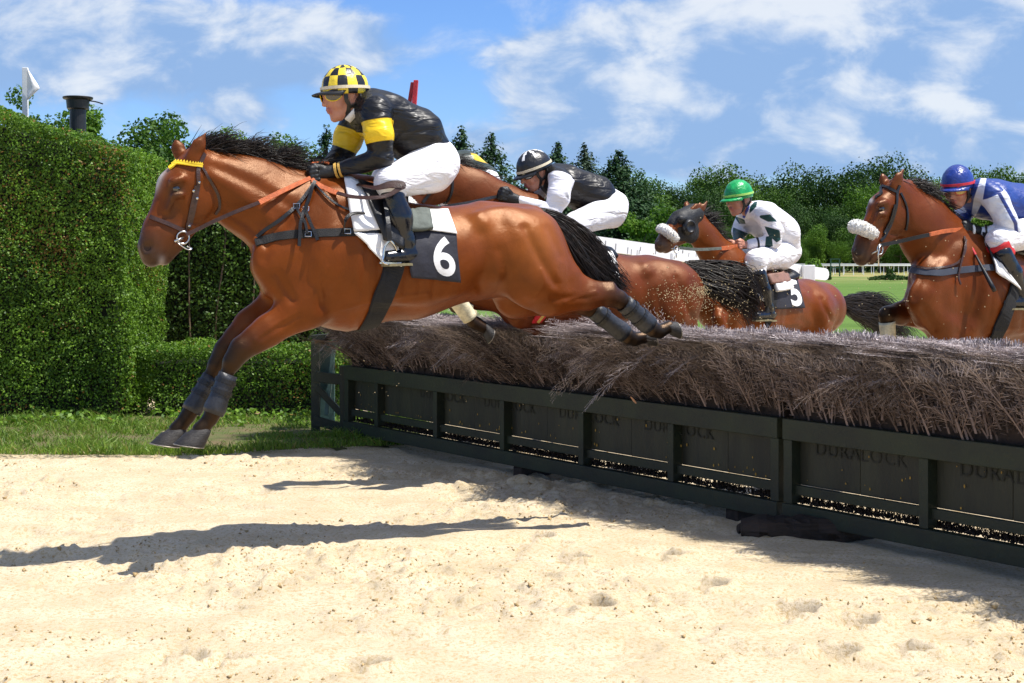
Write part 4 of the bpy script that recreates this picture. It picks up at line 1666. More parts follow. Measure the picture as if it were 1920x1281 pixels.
def hoof(parent, c, toe, r, h, back=0.0, mat=None, fwd=None):
    """hoof: coronet centre c, direction down to the sole, ground radius r, height h, toe sloping out along fwd"""
    c = np.asarray(c, float)
    toe = np.asarray(toe, float)
    toe = toe / np.linalg.norm(toe)
    fwd = np.array((-.9, -.42, 0)) if fwd is None else np.asarray(fwd, float)
    fwd = fwd - toe * (fwd @ toe)
    fwd /= np.linalg.norm(fwd)
    sd = np.cross(toe, fwd)
    n = 22

    def ring(hh, rr, sl):
        out = []
        for k in range(n):
            t = 2 * math.pi * k / n
            f = math.cos(t)
            out.append(c + toe * (hh + (.010 * f if hh < h * .2 else 0)) + fwd * (rr * f * (1.12 if f > 0 else .92) + max(hh, 0) * sl) + sd * rr * .94 * math.sin(t))
        return out

    def loft(rings, name, m, par):
        mb = MB()
        vs = [v for q in rings for v in q]
        fs = [(a * n + k, a * n + (k + 1) % n, (a + 1) * n + (k + 1) % n, (a + 1) * n + k) for a in range(len(rings) - 1) for k in range(n)]
        fs += [tuple(range(n))[::-1], tuple((len(rings) - 1) * n + k for k in range(n))]
        mb.add(vs, fs)
        return mb.build(name, m, par, smooth=True)
    o = loft([ring(-.012, r * .6, .5), ring(0, r * .76, .5), ring(h * .2, r * .82, .5), ring(h * .6, r * .93, .5), ring(h * .97, r * 1.03, .5), ring(h, r * 1.02, .5), ring(h + .003, r * .85, .5), ring(h - .005, r * .4, .5)], 'hoof', mat or M_HOOF, parent)
    loft([ring(h * .955, r * 1.02, .5), ring(h * .965, r * 1.05, .5), ring(h * 1.02, r * 1.05, .5), ring(h * 1.02, r * .9, .5)], 'shoe', M_STEELD, o)
    return o


def leg_boot(parent, a, c, ra, rc, mat, strap=None, name='leg_boot', bulge=True):
    a, c = np.asarray(a, float), np.asarray(c, float)
    ts = np.linspace(0, 1, 9)
    mb = MB()
    rr = [ra + (rc - ra) * t + (0.006 * math.exp(-((t - .85) / .15) ** 2) if bulge else 0) for t in ts]
    pts = [a + (c - a) * t for t in ts]
    mb.tube([pts[0]] + pts + [pts[-1]], [rr[0] * .86] + rr + [rr[-1] * .86], 18)
    o = mb.build(name, mat, parent, smooth=True)
    if strap is not None:
        for t in strap:
            sb = MB()
            d = (c - a)
            r = ra + (rc - ra) * t
            sb.tube([a + d * (t - .055), a + d * (t - .05), a + d * (t + .05), a + d * (t + .055)], [r * 1.0, r + .006, r + .006, r * 1.0], 18)
            sb.build('strap', M_BLACKL, o, smooth=False)
    return o


class Drape:
    """lays straps and cloths on a horse's own surface, found by looking along the photo ray"""
    def __init__(s, body, side=None):
        s.t = body.bvh()
        s.pl = body.pl

    def hit(s, x, y, off=0.004):
        o = Vector((0, 0, CAM_H))
        d = Vector(((x - CX) / F_PX, 1, -(y - HY) / F_PX)).normalized()
        loc, n, i, dist = s.t.ray_cast(o, d)
        if loc is None:
            loc, n, i, dist = s.t.find_nearest(Vector(s.pl.p(x, y, 0.05)))
            n = (loc - Vector(s.pl.p(x, y, 0))).normalized() if False else n
        if n.dot(d) > 0:
            n = -n
        return np.array(loc) + np.array(n) * off, np.array(n)

    def strap(s, mb, px, width, thick=0.004, off=0.003, n=7, mi=0, mirror=False):
        pts = catmull([(x, y, 0) for x, y in px], n)
        H = [s.hit(p[0], p[1], off) for p in pts]
        q = np.array([h[0] for h in H])
        nn = np.array([h[1] for h in H])
        for _ in range(2):
            nn[1:-1] = nn[:-2] + nn[1:-1] * 2 + nn[2:]
            nn /= np.linalg.norm(nn, axis=1, keepdims=True)
        if mirror == 'join':
            q2 = s.pl.mirror(q)[::-1]
            n2 = (nn - 2 * (nn @ s.pl.L)[:, None] * s.pl.L)[::-1]
            mb.ribbon(list(q) + list(q2), np.concatenate([nn, n2]), width, thick, mi)
            return q, nn
        mb.ribbon(list(q), nn, width, thick, mi)
        if mirror:
            q2 = s.pl.mirror(q)
            n2 = nn - 2 * (nn @ s.pl.L)[:, None] * s.pl.L
            mb.ribbon(list(q2), n2, width, thick, mi)
        return q, nn

    def patch(s, px4, nu, nv, off=0.008, wave=0.0, seed=0):
        """cloth grid over a pixel quad (tl, tr, br, bl)"""
        tl, tr, br, bl = [np.array(p, float) for p in px4]
        g = []
        for j in range(nv + 1):
            for i in range(nu + 1):
                u, v = i / nu, j / nv
                p = (tl * (1 - u) + tr * u) * (1 - v) + (bl * (1 - u) + br * u) * v
                h, n = s.hit(p[0], p[1], off)
                g.append(h + n * wave * (vnoise(np.array((u * 4.3 + seed, v * 3.1))) - .3))
        g = np.array(g).reshape(nv + 1, nu + 1, 3)
        for _ in range(2):
            g[1:-1, 1:-1] = .5 * g[1:-1, 1:-1] + .125 * (g[:-2, 1:-1] + g[2:, 1:-1] + g[1:-1, :-2] + g[1:-1, 2:])
        return g


def cloth_obj(name, g, mat, parent, thick=0.004):
    o = link(name, grid_mesh(name, g), mat, parent)
    m = o.modifiers.new('thick', 'SOLIDIFY')
    m.thickness = thick
    m.offset = 0
    return o


def text_on(name, txt, g, parent, mat, height, uv0, flip=False, off=0.003, bold=0.0, size_u=None):
    """letters laid on cloth grid g: (u, v) box in grid fractions"""
    cu = bpy.data.curves.new('letters', 'FONT')
    cu.body = txt
    cu.size = 1.0
    cu.align_x = 'CENTER'
    cu.align_y = 'CENTER'
    cu.offset = bold
    cu.resolution_u = 6
    tmp = bpy.data.objects.new('letters', cu)
    C.objects.link(tmp)
    dg = bpy.context.evaluated_depsgraph_get()
    me = bpy.data.meshes.new_from_object(tmp.evaluated_get(dg))
    bpy.data.objects.remove(tmp)
    bpy.data.curves.remove(cu)
    import bmesh
    bm = bmesh.new()
    bm.from_mesh(me)
    bmesh.ops.triangulate(bm, faces=bm.faces)
    for _ in range(2):
        bmesh.ops.subdivide_edges(bm, edges=[e for e in bm.edges if e.calc_length() > 0.12], cuts=1)
        bmesh.ops.triangulate(bm, faces=bm.faces)
    bm.to_mesh(me)
    bm.free()
    v = np.zeros(len(me.vertices) * 3, np.float32)
    me.vertices.foreach_get('co', v)
    v = v.reshape(-1, 3)
    mn, mx = v.min(0), v.max(0)
    q = (v - mn) / np.maximum(mx - mn, 1e-6)
    u0, v0, u1, v1 = uv0
    U = u0 + (u1 - u0) * q[:, 0]
    Vv = v0 + (v1 - v0) * (1 - q[:, 1])
    nv, nu = g.shape[:2]
    fu, fv = U * (nu - 1), Vv * (nv - 1)
    i = np.clip(fu.astype(int), 0, nu - 2)
    j = np.clip(fv.astype(int), 0, nv - 2)
    a, b = (fu - i)[:, None], (fv - j)[:, None]
    p = (g[j, i] * (1 - a) + g[j, i + 1] * a) * (1 - b) + (g[j + 1, i] * (1 - a) + g[j + 1, i + 1] * a) * b
    n = np.cross(g[j, i + 1] - g[j, i], g[j + 1, i] - g[j, i])
    n /= np.linalg.norm(n, axis=1, keepdims=True)
    n[n[:, 1] > 0] *= -1
    p = p + n * off
    me.vertices.foreach_set('co', p.astype(np.float32).ravel())
    me.update()
    o = link(name, me, mat, parent)
    return o


def fluff(name, pts, rad, parent, mat, n=1600, ln=0.012):
    """fleecy roll along pts"""
    mb = MB()
    pts = catmull(pts, 5)
    k = len(pts)
    rr = [rad * (0.6 + .4 * math.sin(math.pi * min(max(i / (k - 1), .06), .94)) ** .5) for i in range(k)]
    mb.tube([pts[0]] + pts + [pts[-1]], [rr[0] * .4] + rr + [rr[-1] * .4], 12)
    o = mb.build(name, mat, parent, smooth=True)
    d = o.modifiers.new('sub', 'SUBSURF')
    d.levels = d.render_levels = 1
    i = RNG.integers(0, k - 1, n)
    f = RNG.random((n, 1))
    P0 = np.array(pts)
    c = P0[i] * (1 - f) + P0[i + 1] * f
    dr = RNG.normal(size=(n, 3))
    ta = P0[i + 1] - P0[i]
    ta /= np.linalg.norm(ta, axis=1, keepdims=True)
    dr -= ta * (dr * ta).sum(1, keepdims=True)
    dr /= np.linalg.norm(dr, axis=1, keepdims=True)
    root = c + dr * (np.array(rr)[i][:, None] * .96)
    strands('wool', root, dr + .5 * RNG.normal(size=(n, 3)), np.full(n, ln * .6), mat, o, .0032, 3, .4)
    return o



class Map:
    """carries cones drawn for the first horse over to another place, size and pitch in the picture"""
    def __init__(s, B, src, dst, rs=None, D0=7.0):
        (a, b), (c, d) = (np.array(src[0], float), np.array(src[1], float)), (np.array(dst[0], float), np.array(dst[1], float))
        z0, z1 = complex(*(b - a)), complex(*(d - c))
        s.k, s.a, s.c, s.B = z1 / z0, complex(*a), complex(*c), B
        s.rs = abs(s.k) if rs is None else rs
        s.ws = s.rs * B.pl.depth(dst[0][0]) / D0

    def xy(s, x, y):
        z = s.c + (complex(x, y) - s.a) * s.k
        return z.real, z.imag

    def cone(s, x1, y1, w1, r1, x2, y2, w2, r2, k=1.0, b=.03, tag=0, sub=False):
        p, q = s.xy(x1, y1), s.xy(x2, y2)
        s.B.cone(*p, w1 * s.ws, r1 * s.rs, *q, w2 * s.ws, r2 * s.rs, k, b * min(1, s.ws), tag, sub)


def trunk_cones(c):
    # barrel, quarters
    c(565, 482, 0, 88, 640, 478, 0, 138, .66, .05)
    c(640, 478, 0, 138, 765, 491, 0, 103, .74, .06)
    c(765, 491, 0, 103, 900, 471, 0, 86, .95, .06)
    c(900, 471, 0, 86, 975, 471, 0, 84, .98, .05)
    c(585, 372, 0, 36, 690, 366, 0, 34, .6, .06)           # withers
    c(905, 402, 0, 20, 985, 402, 0, 15, 1.0, .05)          # croup ridge
    c(985, 412, 0, 24, 1004, 402, 0, 15, .8, .03)          # dock
    # shoulders, chest
    c(612, 400, .13, 42, 532, 482, .12, 46, .50, .05)
    c(612, 400, -.13, 42, 532, 482, -.12, 46, .50, .05)
    c(518, 492, .12, 42, 578, 568, .13, 42, .55, .05)
    c(518, 492, -.12, 42, 560, 560, -.13, 42, .55, .05)
    c(506, 500, .075, 33, 515, 535, .075, 24, .8, .03)
    c(506, 500, -.075, 33, 515, 535, -.075, 24, .8, .03)
    # muscle relief
    c(905, 430, .15, 26, 930, 500, .19, 22, .5, .04)              # point of hip to flank
    c(945, 430, .13, 40, 1000, 500, .17, 36, .45, .04)
    c(735, 500, .20, 60, 830, 498, .19, 50, .30, .06)


def head_cones(c, turn=0.0):
    # head
    c(368, 305, 0, 30, 330, 350, 0, 33, .92, .03)
    c(330, 352, 0, 33, 296, 428, 0, 25, .80, .03)
    c(296, 428, 0, 25, 290, 448, 0, 24, .88, .03, 4)
    c(290, 448, 0, 24, 287, 470, 0, 24, .95, .03, 2)
    c(352, 392, 0, 34, 318, 440, 0, 27, .72, .03)
    c(318, 440, 0, 27, 303, 462, 0, 22, .8, .03, 5)
    c(276, 462, 0, 17, 284, 482, 0, 19, 1.05, .02, 2)      # upper lip
    c(274, 467, .035, 11, 278, 470, .035, 11, .8, .012, 2)
    c(274, 467, -.035, 11, 278, 470, -.035, 11, .8, .012, 2)
    c(308, 485, 0, 13, 328, 460, 0, 15, 1.2, .015, 2)      # lower lip and chin
    for sg in (1, -1):
        c(380, 375, .035 * sg, 40, 352, 352, .04 * sg, 34, .42, .025)  # cheek disc
        c(376, 404, .025 * sg, 16, 328, 458, .02 * sg, 11, .8, .025, 4)     # jaw bar
        c(340, 336, .072 * sg, 9, 325, 341, .078 * sg, 8, 1.0, .015)
        c(340, 366, .074 * sg, 6, 326, 366, .074 * sg, 6, 1.0, .012)    # brow
        c(325, 368, .066 * sg, 5, 312, 395, .058 * sg, 4, 1.0, .02)    # facial crest
        c(360, 345, .06 * sg, 9, 372, 330, .06 * sg, 9, .8, .02)
    c(332, 353, .092, 6.5, 329, 355, .092, 6.5, .9, .012, 1, True)     # eye socket
    c(332, 353, -.092, 6.5, 329, 355, -.092, 6.5, .9, .012, 1, True)
    c(270, 471, .058, 7.5, 275, 464, .055, 9.5, .9, .008, 1, True)       # nostrils
    c(270, 471, -.058, 7.5, 275, 464, -.055, 9.5, .9, .008, 1, True)
    c(292, 487, .07, 2.6, 324, 472, .07, 2.6, 2.0, .006, 1, True)
    c(292, 487, -.07, 2.6, 324, 472, -.07, 2.6, 2.0, .006, 1, True)      # mouth line
    # ears
    for sg, (bx, by, tx, ty) in ((1, (362, 291, 386, 249)), (-1, (338, 290, 329, 262))):
        w = .055 * sg
        mx, my = bx * .55 + tx * .45, by * .55 + ty * .45
        c(bx, by, w, 13, mx, my, w * 1.15, 12, .55, .018)
        c(mx, my, w * 1.15, 12, tx, ty, w * 1.2, 2.5, .5, .01, 4)
        c(mx - 6, my + 4, w * 1.15 + .022, 4.5, tx - 4, ty + 10, w * 1.2 + .02, 1.5, 1.0, .006, 1, True)


RELIEF_T = [([(592, 345), (545, 400), (508, 452), (494, 484)], 13, -.011), ([(642, 395), (650, 460), (642, 520), (612, 572)], 15, -.011),
            ([(602, 460), (590, 540)], 24, .012), ([(560, 410), (545, 470)], 20, .008), ([(905, 440), (916, 500), (905, 535)], 17, -.014), ([(898, 408), (906, 420)], 14, .012),
            ([(985, 428), (1010, 480), (1042, 532)], 9, -.011), ([(938, 470), (958, 530), (988, 572)], 12, -.009), ([(1030, 430), (1052, 480)], 9, -.006),
            ([(1040, 562), (1100, 558)], 7, -.006), ([(760, 566), (890, 548)], 8, .005), ([(560, 592), (488, 634)], 6, -.006), ([(520, 515), (548, 562)], 9, -.011),
            ([(660, 590), (740, 575)], 9, -.005), ([(955, 410), (975, 440)], 14, .006)]
RELIEF_T += [([(556, 588), (520, 608), (478, 638)], 3.6, .0045), ([(640, 580), (715, 562), (800, 550)], 3.6, .004), ([(1058, 566), (1088, 556), (1118, 548)], 3.6, .004),
             ([(612, 500), (600, 530), (606, 560)], 3.6, .0035), ([(1000, 560), (1020, 530), (1016, 505)], 3.6, .004)]
RELIEF_T += [([(690 + 27 * i, 430), (684 + 27 * i, 500), (676 + 27 * i, 572 - 3 * i)], 6, -.0032) for i in range(6)]
RELIEF_N = [([(420, 396), (460, 420), (498, 458)], 8, -.009), ([(402, 332), (460, 370), (532, 438)], 15, .009), ([(398, 312), (480, 348), (566, 398)], 11, -.008)]
RELIEF_H = [([(320, 362), (300, 420)], 5, -.004), ([(397, 345), (405, 385), (386, 414), (360, 418)], 5, -.006), ([(352, 430), (330, 450)], 5, -.004), ([(300, 440), (290, 480)], 4, -.003),
            ([(312, 345), (322, 338)], 4, -.003), ([(345, 372), (352, 400), (345, 420)], 4, .003)]


def hind_cones(c):
    # near hind: thigh, gaskin, hock, cannon, pastern
    c(975, 462, .11, 66, 1005, 520, .14, 58, .72, .05)
    c(1005, 520, .14, 58, 1032, 552, .14, 38, .62, .05)
    c(1000, 455, .08, 56, 1055, 520, .12, 36, .75, .04)
    c(1032, 555, .14, 35, 1100, 556, .13, 25, .70, .03)
    c(1060, 528, .125, 26, 1125, 547, .13, 15, .6, .03)
    c(1100, 556, .13, 25, 1140, 553, .13, 19, .75, .02, 4)
    c(1122, 536, .13, 7, 1146, 536, .13, 9, .8, .015, 1)          # point of hock
    c(1143, 555, .13, 20, 1160, 562, .13, 18, .8, .02, 1)
    c(1160, 560, .13, 15, 1222, 614, .13, 13, .85, .015, 1)
    c(1224, 618, .13, 15, 1236, 622, .13, 13, .9, .012, 1)
    c(1236, 622, .13, 12, 1254, 613, .13, 12, .95, .012, 1)
    # far hind
    c(950, 500, -.11, 62, 968, 552, -.14, 43, .70, .05)
    c(968, 552, -.14, 42, 1050, 566, -.13, 26, .70, .03)
    c(1050, 566, -.13, 26, 1092, 570, -.13, 18, .75, .02, 4)
    c(1094, 572, -.13, 19, 1110, 580, -.13, 17, .8, .02, 1)
    c(1110, 578, -.13, 14, 1176, 628, -.13, 13, .85, .015, 1)
    c(1178, 632, -.13, 15, 1190, 636, -.13, 13, .9, .012, 1)
    c(1190, 636, -.13, 12, 1208, 632, -.13, 12, .95, .012, 1)


# ---- horse with number 6, jumping in front
PL1 = Plane(735, 7.0, 25)


def horse_six():
    pl = PL1
    B = Body(pl)
    cols = [BAY, BLK, MUZ, BAYL, (0.10, 0.03, 0.012), (0.11, 0.026, 0.006), (0.5, 0.5, 0.48)]
    c = B.cone
    trunk_cones(c)
    # neck
    c(394, 336, 0, 49, 470, 369, 0, 66, .52, .04)
    c(470, 369, 0, 66, 570, 424, 0, 98, .56, .06)
    c(400, 296, 0, 12, 560, 336, 0, 14, .8, .03)           # crest
    c(438, 402, .03, 16, 500, 450, .09, 24, .6, .03)       # jugular groove edge
    c(415, 330, .055, 26, 530, 400, .10, 36, .4, .04)      # neck muscle
    head_cones(c)
    # near fore
    c(572, 574, .13, 42, 500, 622, .12, 27, .62, .035)
    c(500, 622, .12, 27, 474, 640, .12, 22, .70, .03, 5)
    c(474, 640, .12, 22, 455, 652, .12, 19, .75, .03, 1)
    c(452, 655, .12, 23, 436, 678, .12, 19, .85, .02, 1)
    c(434, 680, .12, 13.5, 400, 768, .12, 12, .85, .015, 1)
    c(399, 774, .12, 17, 394, 784, .12, 15, .9, .012, 1)
    c(394, 786, .12, 13, 376, 806, .12, 16, .95, .012, 1)
    # far fore
    c(545, 558, -.13, 44, 470, 610, -.12, 30, .62, .035)
    c(470, 610, -.12, 28, 442, 637, -.12, 22, .70, .03, 5)
    c(442, 637, -.12, 22, 424, 655, -.12, 18, .75, .03, 1)
    c(422, 658, -.12, 22, 407, 684, -.12, 18, .85, .02, 1)
    c(405, 688, -.12, 14, 360, 764, -.12, 13, .85, .015, 1)
    c(358, 770, -.12, 16, 352, 780, -.12, 15, .9, .012, 1)
    c(351, 782, -.12, 13, 332, 806, -.12, 16, .95, .012, 1)
    hind_cones(c)
    root = thing('horse', 'bright bay racehorse with number 6 leaping in front of the brush hurdle', 'horse', tuple(pl.p(735, 480, 0)))
    me = B.mesh('body', 0.0085, cols, 2, .016, relief=RELIEF_T + RELIEF_N + RELIEF_H)
    # blaze on the forehead
    vx = (B.wv[:, 0] / B.wv[:, 1]) * F_PX + CX
    vy = HY - (B.wv[:, 2] - CAM_H) / B.wv[:, 1] * F_PX
    lw = B.V[:, 1]
    col = np.zeros(len(B.V) * 4, np.float32)
    me.attributes['coat'].data.foreach_get('color', col)
    col = col.reshape(-1, 4)
    ffac = np.exp(-((lw - .012) / .022) ** 2) * np.exp(-((vy - 338) / 17) ** 2) * (vx < 335) * (vy > 312)
    snip = np.exp(-((vx - 303) / 6) ** 2 - ((vy - 490) / 9) ** 2) * .5
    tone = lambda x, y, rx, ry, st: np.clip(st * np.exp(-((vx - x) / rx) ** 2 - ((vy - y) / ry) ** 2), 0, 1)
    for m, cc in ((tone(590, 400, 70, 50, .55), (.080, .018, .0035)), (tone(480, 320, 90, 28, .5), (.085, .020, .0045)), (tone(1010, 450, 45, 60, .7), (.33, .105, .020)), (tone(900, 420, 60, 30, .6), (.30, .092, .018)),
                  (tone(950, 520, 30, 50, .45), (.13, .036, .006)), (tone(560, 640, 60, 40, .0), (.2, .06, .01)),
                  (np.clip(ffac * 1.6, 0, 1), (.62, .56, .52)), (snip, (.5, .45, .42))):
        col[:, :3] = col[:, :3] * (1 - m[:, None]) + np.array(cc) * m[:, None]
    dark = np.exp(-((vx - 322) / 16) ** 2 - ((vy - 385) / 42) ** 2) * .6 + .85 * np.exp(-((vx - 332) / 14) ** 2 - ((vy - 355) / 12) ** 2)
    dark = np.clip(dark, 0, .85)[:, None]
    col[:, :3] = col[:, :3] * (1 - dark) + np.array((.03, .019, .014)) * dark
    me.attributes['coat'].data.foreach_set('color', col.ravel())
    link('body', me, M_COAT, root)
    D = Drape(B)
    # eyes
    for sg in (1, -1):
        e = pl.p(331, 354, 0)
        h, n = D.hit(331, 354, 0)
        if sg < 0:
            h = pl.mirror(h[None])[0]
            n = n - 2 * (n @ pl.L) * pl.L
        mb = MB()
        mb.lathe(h - n * .012, n, [(-.020, .002), (-.014, .014), (0, .020), (.012, .017), (.0175, .0095), (.020, .001)], 14)
        mb.build('eye', M_EYE, root, smooth=True)
    # hooves
    hoof(root, pl.p(376, 809, .12), pl.p(371, 838, .12) - pl.p(376, 809, .12), .066, .072)
    hoof(root, pl.p(331, 809, -.12), pl.p(326, 836, -.12) - pl.p(331, 809, -.12), .066, .072)
    hoof(root, pl.p(1252, 614, .13), pl.p(1276, 606, .13) - pl.p(1252, 614, .13), .045, .055, mat=M_HOOF, fwd=pl.F * .2 - UPZ)
    hoof(root, pl.p(1206, 633, -.13), pl.p(1226, 622, -.13) - pl.p(1206, 633, -.13), .045, .055, mat=M_HOOF, fwd=pl.F * .2 - UPZ)
    # tendon boots
    leg_boot(root, pl.p(428, 702, .12), pl.p(399, 776, .12), .044, .047, M_BOOT_GREY, (.18, .45))
    leg_boot(root, pl.p(396, 706, -.12), pl.p(358, 772, -.12), .042, .045, M_BOOT_GREY, (.22, .5))
    leg_boot(root, pl.p(1170, 569, .13), pl.p(1219, 612, .13), .050, .048, M_BOOT_GREY, (.25, .6))
    leg_boot(root, pl.p(1112, 581, -.13), pl.p(1172, 627, -.13), .050, .047, M_BOOT_GREY, (.3,))
    # mane: blown up and back
    crest = [pl.p(x, y, w) for x, y, w in ((383, 284, 0), (410, 285, -.01), (450, 291, -.01), (490, 301, -.01), (530, 313, -.01), (572, 328, -.01), (592, 338, 0))]
    n = 1900
    rt, tp = strip_pts(crest, n)
    rt = rt + RNG.normal(size=(n, 3)) * .012
    clump = np.sin(tp * 24) * .75 + np.sin(tp * 53 + 1) * .5
    ang = np.radians(27 + 20 * clump + RNG.normal(size=n) * 14)
    back = -pl.F
    dirs = np.cos(ang)[:, None] * back + np.sin(ang)[:, None] * np.array((0, 0, 1.0)) + RNG.normal(size=(n, 1)) * .22 * pl.L
    ln = (.13 + .09 * RNG.random(n)) * (1 + .35 * clump)
    strands('mane', rt, dirs, ln * .74, M_HAIR, root, .0028, 7, .07, back[None] * .25 + np.array((0, 0, -.35)) + 0 * rt)
    n = 260
    rt, tp = strip_pts([pl.p(352, 290, .02), pl.p(345, 288, -.03), pl.p(372, 281, -.01)], n)
    strands('forelock', rt, -pl.F[None] * .8 + np.array((0, 0, .75)) + RNG.normal(size=(n, 3)) * .16, .08 + .07 * RNG.random(n), M_HAIR, root, .0024, 6, .05, -pl.F * .2)
    # tail
    n = 1500
    k = RNG.random(n)
    side = RNG.normal(size=n)
    cen = [pl.p(x, y, w) for x, y, w in ((996, 396, 0), (1030, 408, 0), (1062, 432, .0), (1092, 470, .01), (1120, 505, .02), (1148, 536, .03), (1172, 556, .03))]
    wid = [.02, .035, .055, .078, .09, .085, .08]
    segs = 12
    t = np.linspace(0, 1, segs + 1)
    cp = np.array(catmull(cen, 8))
    tt = np.linspace(0, 1, len(cp))
    sp = np.clip(RNG.normal(size=(n, 2)), -2, 2) * .5
    end = .55 + .47 * RNG.random(n)
    start = .0 + .28 * RNG.random(n) ** 1.4
    q = start[:, None] + (end - start)[:, None] * t[None]
    pos = np.stack([np.interp(q, tt, cp[:, i]) for i in range(3)], -1)
    wv = np.interp(q, np.linspace(0, 1, len(wid)), wid)
    perp = np.array((0, 0, 1.0)) * .8 - pl.F * .6
    ph = RNG.random((n, 1)) * 6.3
    pos = pos + (wv * (sp[:, :1] + .25 * np.sin(q * 9 + ph)))[..., None] * perp + (wv * sp[:, 1:] * .7)[..., None] * pl.L
    tan = np.gradient(pos, axis=1)
    tan /= np.linalg.norm(tan, axis=2, keepdims=True)
    a = np.cross(tan, RNG.normal(size=(n, 1, 3)))
    a /= np.linalg.norm(a, axis=2, keepdims=True)
    b = np.cross(tan, a)
    wd = .0030 * (1 - .8 * t ** 2)[None, :, None]
    V = np.stack([pos + wd * (math.cos(s_) * a + math.sin(s_) * b) for s_ in (0, 2.09, 4.19)], 2).reshape(-1, 3)
    base = (np.arange(n) * (segs + 1) * 3)[:, None, None]
    ii = np.arange(segs)[None, :, None] * 3
    kk = np.arange(3)[None, None, :]
    Fq = np.stack([base + ii + kk, base + ii + (kk + 1) % 3, base + ii + 3 + (kk + 1) % 3, base + ii + 3 + kk], -1).reshape(-1, 4)
    link('tail', np_mesh('tail', V, Fq), M_HAIR, root)
    return B, D, root


H1, D1, R1 = horse_six()
# ------------------------------------------------------------------ riders
SKIN = (0.50, 0.235, 0.155)
LIP = (0.36, 0.10, 0.08)
HAIRC = (0.03, 0.018, 0.012)
M_SKIN = None


def skin_mat():
    m, t, b = mat_new('skin')
    at = t.add('ShaderNodeAttribute', attribute_name='coat')
    tc = t.add('ShaderNodeTexCoord')
    nz = t.noise(tc.outputs['Object'], 40, 4, 0.6)
    t.put(b.inputs['Base Color'], t.mix(nz.outputs['Fac'], t.mix(1.0, at.outputs['Color'], (.88, .84, .82), 'MULTIPLY'), t.mix(1.0, at.outputs['Color'], (1.1, 1.05, 1.05), 'MULTIPLY')))
    b.inputs['Roughness'].default_value = 0.48
    b.inputs['Subsurface Weight'].default_value = 0.12
    b.inputs['Subsurface Radius'].default_value = (.012, .004, .002)
    b.inputs['Subsurface Scale'].default_value = 1.0
    return m


M_SKIN = skin_mat()


def silk_mat(name, cols, rough=0.45, crease=1.0):
    """cols: base colour then one colour per mask attribute m1, m2, ..."""
    m, t, b = mat_new(name)
    col = cols[0]
    first = True
    for i, c in enumerate(cols[1:], 1):
        at = t.add('ShaderNodeAttribute', attribute_name='m%d' % i)
        f = t.ramp(at.outputs['Fac'], -0.0025, 0.0025)
        col = t.mix(f, col if not first else cols[0], c)
        first = False
    tc = t.add('ShaderNodeTexCoord')
    t.put(b.inputs['Base Color'], col)
    b.inputs['Roughness'].default_value = rough
    b.inputs['Specular IOR Level'].default_value = 0.38
    w1 = t.noise(t.add('ShaderNodeMapping', {'Vector': tc.outputs['Object'], 'Rotation': (0.3, 0.7, 0.2), 'Scale': (1.0, 1.0, 2.6)}).outputs[0], 8.0, 2, 0.45, 1.2)
    w2 = t.noise(tc.outputs['Object'], 30.0, 1, 0.4, 0.8)
    h = t.math('ADD', t.math('MULTIPLY', w1.outputs['Fac'], 1.0), t.math('MULTIPLY', w2.outputs['Fac'], 0.10))
    bp = t.add('ShaderNodeBump', {'Strength': 0.65 * crease, 'Distance': 0.022, 'Height': h})
    t.l.new(bp.outputs[0], b.inputs['Normal'])
    return m


M_BREECH = silk_mat('breeches_white', [(0.80, 0.79, 0.82)], 0.6, 1.25)
M_RBOOT = pbr('riding_boot_black', (0.005, 0.006, 0.010), 0.2, spec=0.6, var=0.3, vscale=12, bump=0.35, bscale=26)
M_SOLE = pbr('boot_sole', (0.20, 0.17, 0.09), 0.8, var=0.3, vscale=30)
M_BLACKP = pbr('black_plastic', (0.012, 0.012, 0.013), 0.35, var=0.2)
M_LENS = pbr('goggle_lens', (0.010, 0.009, 0.008), 0.06, spec=0.8, coat=1.0)
M_LENSY = pbr('goggle_amber', (0.50, 0.33, 0.01), 0.1, coat=1.0)
M_GLOVE = pbr('glove_black', (0.007, 0.007, 0.008), 0.5, var=0.3, bump=0.3, bscale=90)


